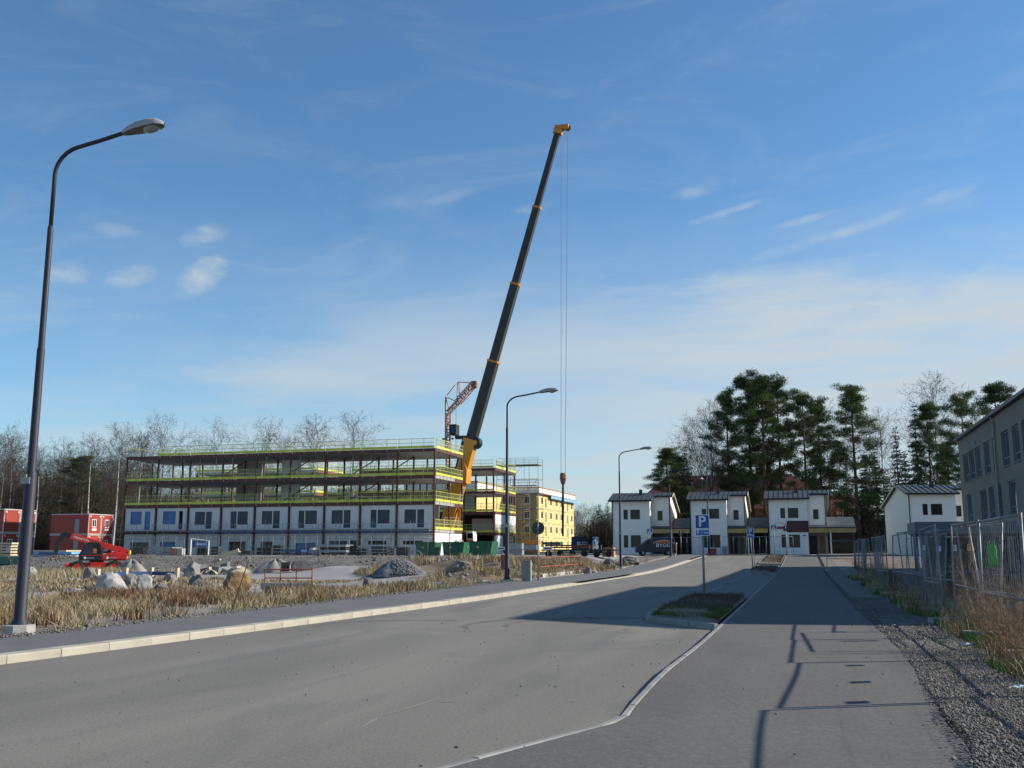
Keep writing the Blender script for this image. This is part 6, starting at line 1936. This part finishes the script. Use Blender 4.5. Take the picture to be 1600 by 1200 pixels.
# ================================================================== van in front of the first house
p = at(1023, 869, 107.5)
VN = thing('van', 'dark blue delivery van with an orange roof logo and BYGG on its side', 'van', (p.x, 107.5, S(107.5) + .02), R(14))
side_ = [(-2.05, .35), (2.1, .35), (2.15, .9), (2.05, 1.75), (1.9, 1.86), (-.25, 1.86), (-.75, 1.72), (-1.35, 1.12), (-1.95, .95), (-2.1, .7)]
mb = MB(); mb.prism(side_, 'y', -.85, .85); bv = mb.build('body', MT['van_blue'], VN, bevel=.07)
mb = MB(); mb.prism([(-1.15, 1.15), (-.45, 1.15), (-.45, 1.68), (-.72, 1.66)], 'y', -.862, -.855); mb.build('window', MT['glass'], VN)
mb = MB(); mb.add([(-1.36, -.7, 1.14), (-1.36, .7, 1.14), (-.78, .66, 1.73), (-.78, -.66, 1.73)], [(0, 1, 2, 3)]); o = mb.build('windscreen', MT['glass_dark'], VN, (-.02, 0, .02)); o.modifiers.new('t', 'SOLIDIFY').thickness = .012
for x in (-1.3, 1.35):
    for y in (-.78, .78):
        o = link('wheel', wte, VN, (x, y, .31)); o.scale = (.55, .5, .55)
        mb = MB(); mb.path([(0, -.27, 0), (0, .27, 0)], .28, 12); mb.build('hubcap', MT['galv_dull'], o)
mb = MB(); mb.path([(-.2 + 1.1 * (1 - math.cos(a)) , -.861, 1.22 + .42 * math.sin(a)) for a in [math.pi * q / 10 for q in range(11)]], .02, 4); mb.build('logo_outline', MT['white'], VN)
mb = MB(); mb.prism([(.9 - .95 * math.cos(math.pi * q / 12), 1.33 + .33 * math.sin(math.pi * q / 12)) for q in range(13)], 'y', -.866, -.857); mb.build('logo', MT['orange_logo'], VN)
text('lettering', 'BYGG', .52, MT['white'], VN, (.85, -.863, 1.08), (R(90), 0, 0), .003, sx=1.15)
mb = MB(); mb.box(2.1, 2.16, -.8, -.68, .85, 1.3); mb.build('tail_light', MT['red_plastic'], VN)
mb = MB(); mb.box(-2.09, -1.95, -.8, -.5, .72, .88); mb.build('headlight', MT['lamp_lens'], VN)
mb = MB(); mb.box(2.12, 2.2, -.82, .82, .35, .55); mb.build('bumper', MT['machine_black'], VN)
mb = MB(); mb.box(-.95, -.8, -1.0, -.87, 1.15, 1.32); mb.build('mirror', MT['machine_black'], VN)
# small things before the houses
def small_box(name, label, cat, px, py, Y, w, d, h, mat, lid=None, rz=0.0):
    p_ = at(px, py, Y)
    t = thing(name, label, cat, (p_.x, Y, p_.z), rz)
    mb = MB(); mb.prism([(-w * .42, 0), (w * .42, 0), (w * .5, h), (-w * .5, h)], 'y', 0, d); mb.build('body', MT[mat], t, bevel=.02)
    if lid:
        mb = MB(); mb.box(-w * .53, w * .53, -.03, d + .03, h + .002, h + .07); mb.build('lid', MT[lid], t)
    return t
small_box('grit_bin', 'red bin standing before the second white house', 'bin', 1114, 867, 112.5, .7, .6, .62, 'red_plastic', 'red_plastic')
small_box('cabinet', 'pale blue-grey cabinet before the second white house', 'cabinet', 1132.5, 867, 112.5, .55, .5, .85, 'galv_dull', 'galv_dull')
small_box('brick_pallet', 'red and white stack behind the lamp by the van', 'pallet', 1053, 868, 108.5, .55, .6, 1.25, 'rust', 'sign_white')
small_box('stone_block', 'pale concrete block at the foot of the lamp by the van', 'block', 1053, 870, 105, .35, .3, .3, 'tan_light')
# litter on the right verge
for (px, py, w, m_, lab) in [(1513, 1026, .17, 'paper_white', 'crumpled white paper in the green verge grass'), (1592, 1096, .14, 'sign_white', 'white plastic scrap at the right edge of the verge'), (1398, 990, .05, 'sign_white', 'tiny white scrap by the shaded verge'), (541, 930, .3, 'paper_white', 'white scrap in the dead grass on the left')]:
    q = gnd(px, py)
    mb = MB()
    for i in range(4):
        for j in range(3):
            mb.v.append(((i / 3 - .5) * w, (j / 2 - .5) * w * .7, rnd.uniform(.0, .35) * w))
    for i in range(3):
        for j in range(2):
            a = i * 3 + j
            mb.f.append((a, a + 3, a + 4, a + 1)); mb.mi.append(0)
    o = mb.build('litter', MT[m_], None, (q.x, q.y, gz1(q.x, q.y) + .06), (0, .2, rnd.uniform(0, 3)))
    o.modifiers.new('t', 'SOLIDIFY').thickness = .004
    tag(o, lab, 'litter')
# ================================================================== trees
def leaves_mesh(name, C, rad, per, size, mat, seed, flat=.55, droop=0.0, aspect=.4):
    """needle/leaf faces spread through ellipsoid clumps; C (n,3) centres, rad (n,) radii"""
    rs = np.random.RandomState(seed)
    n = len(C)
    cnt = np.maximum(8, (per * (rad / rad.mean()) ** 2)).astype(int)
    idx_ = np.repeat(np.arange(n), cnt)
    m = len(idx_)
    d_ = rs.normal(0, 1, (m, 3)); d_ /= np.linalg.norm(d_, axis=1)[:, None]
    rr = rs.rand(m) ** (1 / 1.7) * (1 + .25 * rs.rand(m) ** 3)
    off = d_ * rr[:, None] * rad[idx_][:, None] * np.array([1, 1, flat])
    P = C[idx_] + off
    # each face is a short blade pointing outwards and a little up
    ax = d_ * np.array([1, 1, .6]) + rs.normal(0, .55, (m, 3)) + np.array([0, 0, .25 - droop])
    ax /= np.linalg.norm(ax, axis=1)[:, None]
    sd = np.cross(ax, rs.normal(0, 1, (m, 3))); sd /= np.linalg.norm(sd, axis=1)[:, None]
    L = size * (.6 + .8 * rs.rand(m))[:, None]
    V = np.stack([P - sd * L * aspect * .5, P + sd * L * aspect * .5, P + ax * L + sd * L * aspect * .22, P + ax * L - sd * L * aspect * .22], 1).reshape(-1, 3)
    F_ = np.arange(m * 4).reshape(-1, 4)
    return np_mesh(name, V, F_, mat)
def tubes_mesh(name, segs, mat, n=4):
    """segs: (p0, p1, r0, r1) rows -> open tubes, all at once"""
    A_ = np.array([s[0] for s in segs], float); B_ = np.array([s[1] for s in segs], float)
    r0 = np.array([s[2] for s in segs]); r1 = np.array([s[3] for s in segs])
    d_ = B_ - A_; d_ /= np.maximum(1e-6, np.linalg.norm(d_, axis=1))[:, None]
    ref = np.where(np.abs(d_[:, 2:3]) < .9, np.array([[0, 0, 1.0]]), np.array([[1.0, 0, 0]]))
    u = np.cross(d_, ref); u /= np.linalg.norm(u, axis=1)[:, None]
    v_ = np.cross(d_, u)
    rings = []
    for P, r in ((A_, r0), (B_, r1)):
        for k in range(n):
            a = 2 * math.pi * k / n
            rings.append(P + (u * math.cos(a) + v_ * math.sin(a)) * r[:, None])
    V = np.stack(rings, 1).reshape(-1, 3)
    b = np.arange(len(A_))[:, None] * 2 * n
    F_ = np.concatenate([b + np.array([[k, (k + 1) % n, n + (k + 1) % n, n + k]]) for k in range(n)], 0)
    return np_mesh(name, V, F_, mat, smooth=True)
def pine(seed, H=22.0, bare=.32, spread=3.6, top_flat=.5, nb=34):
    rs = np.random.RandomState(seed)
    segs = []
    bend = rs.normal(0, .3, 2)
    def tr(f):
        return np.array([bend[0] * math.sin(f * 2.2), bend[1] * math.sin(f * 1.7), H * f])
    ks = np.linspace(0, .97, 12)
    trunk = [(tr(a), tr(b), .30 * (1 - a) ** .8 + .04, .30 * (1 - b) ** .8 + .04) for a, b in zip(ks[:-1], ks[1:])]
    C, rad = [], []
    for i in range(nb):
        f = bare + (1 - bare) * ((i + rs.rand()) / nb) ** .92
        az = i * 2.4 + rs.normal(0, .5)
        g = (f - bare) / (1 - bare)
        reach = spread * (0.55 + .6 * math.sin(math.pi * min(1, g * .85 + .22))) * (1 - .62 * max(0, g - .55) / .45 * (1 - top_flat)) * rs.uniform(.6, 1.15)
        up_ = rs.uniform(-.05, .35) + .5 * g
        p0 = tr(f)
        d0 = np.array([math.cos(az), math.sin(az), up_ * .5])
        prev, r_ = p0, .10 * (1 - f) + .035
        for q in range(1, 5):
            nxt = p0 + d0 * reach * q / 4 + np.array([0, 0, .10 * reach * (q / 4) ** 2]) + rs.normal(0, .08, 3)
            segs.append((prev, nxt, r_, r_ * .7)); r_ *= .7
            if q >= 2:
                for _ in range(2 if q < 4 else 3):
                    c = nxt + rs.normal(0, .42, 3) * np.array([1, 1, .45]) + np.array([0, 0, .2])
                    C.append(c); rad.append(rs.uniform(.55, 1.05) * (.8 + .25 * spread / 3.6))
                    segs.append((nxt, c, .025, .012))
            prev = nxt
    for _ in range(16):
        C.append(tr(.985) + rs.normal(0, .5, 3) * np.array([1, 1, .5]) - np.array([0, 0, rs.uniform(.1, 1.4)])); rad.append(rs.uniform(.5, .85))
    for _ in range(10):                        # dead snags below the crown
        f = rs.uniform(.15, bare + .15); az = rs.uniform(0, 6.28); L = rs.uniform(.8, 2.4)
        p0 = tr(f); segs.append((p0, p0 + np.array([math.cos(az) * L, math.sin(az) * L, rs.uniform(-.3, .3)]), .03, .01))
    C, rad = np.array(C), np.array(rad)
    return (tubes_mesh('trunk', trunk, MT['bark_pine'], 8), leaves_mesh('crown', C, rad * .94, 135, .21, MT['needle'], seed, .42, 0.0, .30), tubes_mesh('branches', segs, MT['bark_pine'], 3))
def spruce(seed, H=20.0, base_r=2.6, dense=1.0):
    rs = np.random.RandomState(seed)
    trunk = [((0, 0, H * a), (0, 0, H * b), .24 * (1 - a) + .02, .24 * (1 - b) + .02) for a, b in zip(np.linspace(0, .95, 8)[:-1], np.linspace(0, .95, 8)[1:])]
    C, rad, segs = [], [], []
    lev = int(30 * dense)
    for i in range(lev):
        f = .08 + .92 * (i + rs.rand() * .6) / lev
        reach = base_r * (1 - f) ** .85 * rs.uniform(.75, 1.2) + .12
        nbr = max(3, int(7 * (1 - f) + 3))
        for k in range(nbr):
            az = k * 6.283 / nbr + i * .9 + rs.normal(0, .2)
            rr = reach * rs.uniform(.6, 1.1)
            p0 = np.array([0, 0, H * f]); p1 = p0 + np.array([math.cos(az) * rr, math.sin(az) * rr, -.28 * rr])
            segs.append((p0, p1, .03, .01))
            for q in (.4, .7, 1.0):
                if rr * q < .25 and q < 1: continue
                C.append(p0 + (p1 - p0) * q + rs.normal(0, .06, 3)); rad.append(.16 + .17 * rr * (1.1 - .3 * q) / 1.0)
    C, rad = np.array(C), np.array(rad)
    return (tubes_mesh('trunk', trunk, MT['bark_grey'], 6), leaves_mesh('crown', C, rad, 17, .27, MT['needle_spruce'], seed, .55, .55), tubes_mesh('branches', segs, MT['bark_grey'], 3))
def birch(seed, H=17.0, spread=1.0, twig='twig_grey', trunkm='bark_birch', nb=26, fork=1, rtw=1.0):
    rs = np.random.RandomState(seed)
    trunk, segs = [], []
    def grow(p, d, L, r, lev):
        n = 4 if lev < 2 else 3
        prev = p
        dd = d
        for q in range(n):
            dd = dd + rs.normal(0, .10 + .03 * lev, 3); dd[2] += .05 if lev < 3 else -.06
            dd /= np.linalg.norm(dd)
            nxt = prev + dd * L / n
            r2 = r * (1 - .8 * (q + 1) / n) + .004
            segs.append((prev, nxt, r * (1 - .8 * q / n) + .004, r2))
            if lev < 3:
                for _ in range((3, 3, 3)[lev - 1] if q else 1):
                    az = rs.uniform(0, 6.28)
                    side = np.cross(dd, [math.cos(az), math.sin(az), .3]); side /= max(1e-6, np.linalg.norm(side))
                    nd = dd * .75 + side * .7; nd /= np.linalg.norm(nd)
                    grow(nxt, nd, L * rs.uniform(.32, .55), max(.006 * rtw, r2 * .55), lev + 1)
            prev = nxt
    for s in range(fork):
        lean = rs.normal(0, .03 + .05 * (fork > 1), 2)
        h_ = H * (1 if s == 0 else rs.uniform(.75, .95))
        def tr(f):
            return np.array([lean[0] * h_ * f + .25 * math.sin(f * 3 + s), lean[1] * h_ * f, h_ * f])
        ks = np.linspace(0, 1, 12)
        for a, b in zip(ks[:-1], ks[1:]):
            (trunk if b < .9 else segs).append((tr(a), tr(b), .15 * (1 - a) ** .9 + .012, .15 * (1 - b) ** .9 + .012))
        for i in range(nb // fork):
            f = .28 + .70 * (i + rs.rand()) / (nb // fork)
            az = i * 2.4 + rs.normal(0, .4)
            out = .75 - .25 * f
            d = np.array([math.cos(az) * out, math.sin(az) * out, .62 + .3 * f]); d /= np.linalg.norm(d)
            grow(tr(f), d, H * spread * (.10 + .22 * math.sin(math.pi * min(.97, f * 1.02)) ** .8) * rs.uniform(.7, 1.1), (.030 * (1 - f) + .014) * rtw, 1)
    return (tubes_mesh('trunk', trunk, MT[trunkm], 6), tubes_mesh('crown', segs, MT[twig], 3), None)
def plant_tree(kind, name, label, x, y, z, s, rz, group=None, sz=None):
    t = thing(name, label, 'tree', (x, y, z), rz, group, (s, s, sz or s))
    link('trunk', kind[0], t)
    c = link('crown', kind[1], t)
    c['kind'] = 'stuff'
    if kind[2]:
        link('branches', kind[2], c)['kind'] = 'stuff'
    return t
PN = [pine(1, 22, .32, 3.5, .6, 34), pine(2, 22, .26, 3.9, .5, 38), pine(3, 22, .42, 3.4, .7, 28), pine(4, 22, .48, 4.2, .9, 24), pine(5, 22, .22, 3.4, .2, 40)]
SPR = [spruce(11, 20, 2.5), spruce(12, 20, 3.0)]
BI = [birch(21, 17, 1.0, fork=1), birch(22, 17, 1.15, fork=2, nb=32), birch(23, 17, .85, fork=1, nb=30), birch(24, 15, 1.25, fork=3, nb=36, trunkm='bark_grey'), birch(25, 17, 1.0, 'twig_brown', 'bark_grey', 30, 1, 1.3), birch(26, 15, 1.2, 'twig_brown', 'bark_grey', 34, 2, 1.3)]
def tree_at(kind, H, name, label, px, ptop, Y, group=None, rz=None, wid=1.0):
    """stand a tree so that it rises to the height seen"""
    p_ = at(px, ptop, Y)
    z = gz1(p_.x, Y)
    s = (p_.z - z) / H
    return plant_tree(kind, name, label, p_.x, Y, z - .1, s * wid, rnd.uniform(0, 6.28) if rz is None else rz, group, s)
G1 = 'tall pines behind the white houses'
for k, (v_, px, pt, Y, wd, lab) in enumerate([
    (0, 1138, 614, 150, 1.0, 'tall pine at the left edge of the dense pine clump'), (1, 1168, 586, 152, 1.05, 'tallest pine of the dense clump, left of its middle'), (4, 1187, 588, 147, 1.1, 'dense bushy pine in the middle of the clump'),
    (2, 1214, 595, 154, 1.0, 'pine with bare trunk at the right side of the clump'), (1, 1252, 612, 150, .95, 'pine with open crown right of the dense clump'), (0, 1280, 628, 156, 1.05, 'shorter pine above the third white house'),
    (4, 1330, 601, 148, 1.15, 'tall single pine between the third house and the right-hand house'), (2, 1443, 632, 152, .9, 'pine beside the pointed spruce above the right-hand house'),
    (3, 1502, 619, 140, 1.0, 'flat-topped pine just left of the school roof'), (2, 1547, 602, 146, 1.15, 'pine crown showing above the school roof'), (4, 1478, 690, 158, 1.1, 'low bushy pine behind the right-hand house')]):
    tree_at(PN[v_], 22.3, 'pine_tree', lab, px, pt, Y, G1, None, wd * .80)
for (v_, px, pt, Y, wd, lab) in [(0, 1427, 626, 150, 1.0, 'pointed dark spruce above the right-hand white house'), (1, 1398, 661, 158, 1.0, 'smaller spruce between the single pine and the right-hand house'), (1, 1350, 700, 162, 1.1, 'spruce in the shade of the single tall pine'),
                                 (0, 1070, 692, 138, 1.1, 'dark young spruce between the first two houses'), (1, 1320, 715, 165, 1.1, 'spruce behind the car park right of the third house'), (1, 1365, 690, 168, 1.3, 'broad spruce right of the single tall pine'), (0, 1412, 700, 166, 1.4, 'dark spruce just left of the right-hand house roof'), (1, 1470, 700, 170, 1.4, 'dark spruce behind the roof of the right-hand house'), (0, 1300, 705, 192, 1.4, 'dark spruce filling the gap right of the third house'), (1, 1245, 712, 192, 1.3, 'dark spruce behind the roof of the third house'), (0, 1195, 705, 192, 1.4, 'dark spruce at the foot of the dense pine clump'), (1, 1120, 718, 192, 1.3, 'dark spruce left of the dense pine clump'), (0, 1345, 730, 150, 1.3, 'low dark spruce between the third and the right-hand house'), (1, 1385, 735, 146, 1.2, 'low dark spruce beside the right-hand house')]:
    tree_at(SPR[v_], 20.2, 'spruce_tree', lab, px, pt, Y, 'spruces behind the houses', None, wd)
tree_at(PN[4], 22.3, 'pine_tree', 'small rounded pine above the first white house', 1040, 700, 138, G1, None, 1.15)
tree_at(PN[0], 22.3, 'pine_tree', 'small bushy pine beside the young spruce', 1058, 712, 142, G1, None, 1.2)
for k, (v_, px, pt, Y, lab) in enumerate([(1, 1094, 664, 146, 'bare forked birch left of the dense pines'), (0, 1110, 648, 152, 'tall bare birch touching the dense pine clump'), (2, 1450, 603, 158, 'tall bare birch rising above the pointed spruce'),
                                          (2, 1375, 655, 150, 'bare white-stemmed birch right of the single tall pine'), (1, 1125, 700, 158, 'bare birch behind the second white house'), (0, 1288, 650, 160, 'bare birch among the pines above the third house'),
                                          (1, 1076, 688, 160, 'thin bare birch behind the young spruce'), (2, 1520, 660, 165, 'bare birch behind the flat-topped pine'), (0, 1310, 690, 150, 'slender bare birch left of the single tall pine'), (1, 1467, 660, 162, 'bare birch above the roof of the right-hand house')]):
    tree_at(BI[v_], 17.2, 'birch_tree', lab, px, pt, Y, 'bare birches behind the houses', None, 1.0)
# the wood on the left: single stems one can make out, then the darker mass behind
GL = 'bare trees in the wood left of the unfinished building'
for k, (v_, px, pt, Y, lab) in enumerate([(0, 62, 715, 150, 'slim pale birch just right of the near lamp post'), (2, 148, 690, 140, 'white-stemmed birch above the red huts'), (0, 187, 680, 148, 'spreading bare tree at the corner of the unfinished building'),
                                          (2, 103, 697, 175, 'pale feathery birch between the dark spruces'), (1, 22, 690, 160, 'bare birch left of the near lamp post'), (4, 5, 688, 150, 'brownish bare tree at the left edge of the picture'),
                                          (3, 250, 678, 170, 'bare crown above the left part of the roof rail'), (1, 320, 682, 175, 'broad bare crown above the third bay of the roof'), (2, 490, 665, 180, 'left of two bare birches rising above the roof rail'),
                                          (0, 552, 665, 180, 'right of two bare birches rising above the roof rail'), (3, 420, 680, 185, 'low bare crown above the middle of the roof'), (2, 218, 690, 155, 'pale-stemmed birch seen through the open floors')]):
    tree_at(BI[v_], 17.2 if v_ != 3 else 15.2, 'birch_tree', lab, px, pt, Y, GL)
tree_at(PN[4], 22.3, 'pine_tree', 'dark round-topped pine above the red huts', 127, 712, 168, None, None, 1.5)
tree_at(SPR[1], 20.2, 'spruce_tree', 'dark spruce right of the near lamp post', 76, 732, 172, 'spruces in the left wood', None, 1.6)
tree_at(SPR[0], 20.2, 'spruce_tree', 'dark spruce at the corner of the unfinished building', 160, 718, 178, 'spruces in the left wood', None, 1.5)
rs = np.random.RandomState(5)
k = 0
for row, (Y, top, dk) in enumerate([(185, 722, 0), (200, 712, 1), (225, 716, 0), (160, 738, 1)]):
    for px in np.arange(-40, 700, 27 if row < 3 else 24):
        if row == 3 and px > 200: continue
        v_ = [4, 5, 0, 4, 5, 2, 4, 3][(k * 5 + row * 3) % 8]
        tt = top + rs.uniform(-16, 26) + (46 if px > 230 else 4)
        q = at(px + rs.uniform(-10, 10), tt, Y)
        if q.x < -190: continue
        dark = (k % 3 == 1)
        if dark:
            tree_at(SPR[k % 2], 20.2, 'spruce_tree', 'dark spruce standing in the depth of the left wood', px + rs.uniform(-10, 10), tt + 14, Y + 12, 'spruces in the depth of the left wood', None, 1.5)
        else:
            tree_at(BI[v_], 17.2 if v_ not in (3, 5) else 15.2, 'bare_tree', 'bare brownish tree standing in the depth of the left wood', px + rs.uniform(-10, 10), tt, Y, 'bare trees in the depth of the left wood')
        k += 1
for (px, pt, Y, v_) in [(902, 800, 255, 4), (912, 793, 250, 5), (924, 800, 262, 0), (935, 792, 270, 4), (890, 806, 270, 5), (962, 800, 240, 4), (975, 790, 260, 5), (948, 800, 280, 5)]:
    tree_at(BI[v_], 17.2 if v_ != 5 else 15.2, 'bare_tree', 'bare tree in the far wood right of the yellow building', px, pt, Y, 'bare trees in the far wood')
for (px, pt, Y, v_) in [(936, 786, 262, 0), (949, 783, 255, 1), (957, 790, 268, 0), (928, 800, 285, 1), (968, 786, 275, 1), (942, 795, 245, 0)]:
    tree_at(SPR[v_], 20.2, 'spruce_tree', 'dark spruce in the far wood right of the yellow building', px, pt, Y, 'spruces in the far wood', None, 1.5)
# brushwood filling the foot of the woods: one mass
def thicket(name, label, boxes, n, size, mat, seed):
    rs = np.random.RandomState(seed)
    segs = []
    for (x0, x1, y0, y1, z0, h) in boxes:
        for i in range(n):
            p = np.array([rs.uniform(x0, x1), rs.uniform(y0, y1), z0])
            p[2] = gz1(p[0], p[1])
            hh = h * rs.uniform(.45, 1.1)
            top_ = p + np.array([rs.normal(0, .1) * hh, rs.normal(0, .1) * hh, hh])
            segs.append((p, top_, size, size * .3))
            for b in range(5):
                f = rs.uniform(.25, .95); q = p + (top_ - p) * f
                segs.append((q, q + np.array([rs.normal(0, .16) * hh, rs.normal(0, .16) * hh, rs.uniform(.05, .25) * hh]), size * .6, size * .25))
    return tag(struct(link(name, tubes_mesh(name, segs, MT[mat], 3)), 'stuff'), label, 'brushwood')
xl, xr = at(-60, 800, 175).x, at(720, 800, 175).x
thicket('brushwood', 'dense brown brushwood at the foot of the left wood', [(xl, xr, 172, 205, 0, 11.0), (xl, xl + 60, 150, 172, 0, 6.5)], 4200, .045, 'twig_brown', 3)
thicket('brushwood', 'dark mass of bare stems deep in the left wood', [(at(-60, 800, 215).x, at(215, 800, 215).x, 206, 226, 0, 17.0), (at(215, 800, 215).x, at(640, 800, 215).x, 206, 226, 0, 12.5)], 3600, .06, 'twig_brown', 8)
thicket('brushwood', 'brown undergrowth below the pines behind the houses', [(-30, 45, 136, 172, 0, 4.5)], 3600, .04, 'twig_brown', 4)
thicket('brushwood', 'bare undergrowth at the foot of the far wood', [(at(890, 840, 250).x, at(975, 840, 250).x, 240, 275, 0, 7.0)], 700, .06, 'twig_brown', 6)

# ================================================================== dead shrubs and tall weeds at the mesh fence
def weed(seed, H, nst, spread, rad=.004):
    rs = np.random.RandomState(seed)
    segs = []
    for s in range(nst):
        p = np.array([rs.normal(0, .12), rs.normal(0, .12), 0])
        d = np.array([rs.normal(0, spread), rs.normal(0, spread), 1.0]); d /= np.linalg.norm(d)
        h = H * rs.uniform(.5, 1.0); prev = p; r = rad
        for q in range(5):
            d = d + rs.normal(0, .07, 3); d /= np.linalg.norm(d)
            nxt = prev + d * h / 5
            segs.append((prev, nxt, r, r * .75)); r *= .75
            if q >= 1:
                for b in range(4):
                    e_ = d + rs.normal(0, .55, 3); e_ /= np.linalg.norm(e_)
                    l_ = h * rs.uniform(.06, .2)
                    segs.append((nxt, nxt + e_ * l_, r * .7, r * .4))
                    for c in range(2):
                        g_ = e_ + rs.normal(0, .5, 3); g_ /= np.linalg.norm(g_)
                        m_ = nxt + e_ * l_ * rs.uniform(.4, 1)
                        segs.append((m_, m_ + g_ * l_ * .5, r * .6, r * .5))
            prev = nxt
    return segs
WD = [tubes_mesh('stems', weed(s, H, n, sp, r_), MT[m_], 3) for s, H, n, sp, r_, m_ in [(1, 1.5, 14, .18, .006, 'weed_stem'), (2, 1.1, 22, .3, .005, 'weed_stem'), (3, .9, 30, .45, .005, 'brown_weed'), (4, 1.9, 7, .12, .007, 'weed_stem')]]
def put_weed(k, label, x, y, s, grp='dead shrubs along the mesh fence'):
    o = link('dead_shrub', WD[k], None, (x, y, gz1(x, y) - .02), (0, 0, rnd.uniform(0, 6.28)), s)
    return tag(o, label, 'shrub', grp)
for (k, px, py, s, lab) in [(1, 1590, 1050, 1.0, 'big tangle of dead stalks at the right edge of the picture'), (2, 1565, 1045, .9, 'dark brown tangle at the foot of the fence by the right edge'), (3, 1545, 1030, .95, 'tall thin dead stalk leaning in the verge'),
                            (0, 1520, 990, .85, 'feathery dead shrub against the fence beneath the yellow notice'), (0, 1500, 975, .8, 'feathery dead shrub beneath the third white notice'), (1, 1495, 1005, .6, 'low straw-coloured shrub by the crumpled paper'),
                            (0, 1470, 965, .9, 'dead shrub in front of the middle white notice'), (2, 1430, 965, .7, 'low brown shrub where the shade begins'), (1, 1450, 975, .5, 'small tuft of dead stalks at the fence foot'), (2, 1400, 940, .8, 'brown shrub in the shade along the fence'),
                            (1, 1380, 925, .9, 'dead stalks in the shade farther along the fence'), (2, 1350, 905, .9, 'dark shrub in the shade near the far fence'), (1, 1598, 1000, 1.1, 'tall dead stalks behind the fence at the right edge'), (0, 1580, 985, 1.0, 'upright dead shrub behind the green vest'), (2, 1600, 1075, .8, 'dark dead tuft low at the right edge'), (1, 1578, 1030, 1.15, 'dense brown stalks just left of the big tangle'), (2, 1588, 1035, 1.2, 'dark brown bush inside the big tangle at the right edge'), (1, 1555, 1005, .9, 'dense stalks at the fence below the green vest'), (2, 1535, 1000, .8, 'dark tuft below the green vest')]:
    q = gnd(px, py)
    put_weed(k, lab, q.x, q.y, s)
for i in range(34):
    y = rnd.uniform(18, 80); x = rnd.uniform(3.3, 5.2)
    put_weed(rnd.choice([0, 1, 2, 2]), 'dead shrub on the rough ground behind the mesh fence', x, y, rnd.uniform(.6, 1.1), 'dead shrubs behind the mesh fence')
# tall stalks in the left-hand grass
q = gnd(362, 957)
t = thing('leaning_stake', 'dark thin stake leaning in the dead grass', 'stake', (q.x, q.y, .05), 0)
mb = MB(); mb.tube((0, 0, 0), (.42, 0, 1.25), .018, .01, n=5); mb.build('stick', MT['brown_weed'], t)
mb = MB(); mb.tube((.3, 0, .9), (.12, .02, .98), .008, n=4); mb.build('twig', MT['tan_light'], t)
for (k, px, py, s, lab) in [(3, 12, 985, .8, 'pale dead stalk just left of the near lamp post'), (0, 560, 925, .6, 'dead stalks at the lot edge'), (1, 510, 945, .6, 'bushy dead weeds beside the pavement'), (1, 90, 960, .5, 'dead weeds right of the near lamp post'), (2, 280, 950, .8, 'dark weed clump in the strip of dead grass'), (2, 480, 945, .8, 'dark weed clump near the rusty barrier'), (1, 1010, 880, .8, 'tuft of dead grass below the crossing sign by the van')]:
    q = gnd(px, py)
    put_weed(k, lab, q.x, q.y, s, 'dead weeds left of the street')
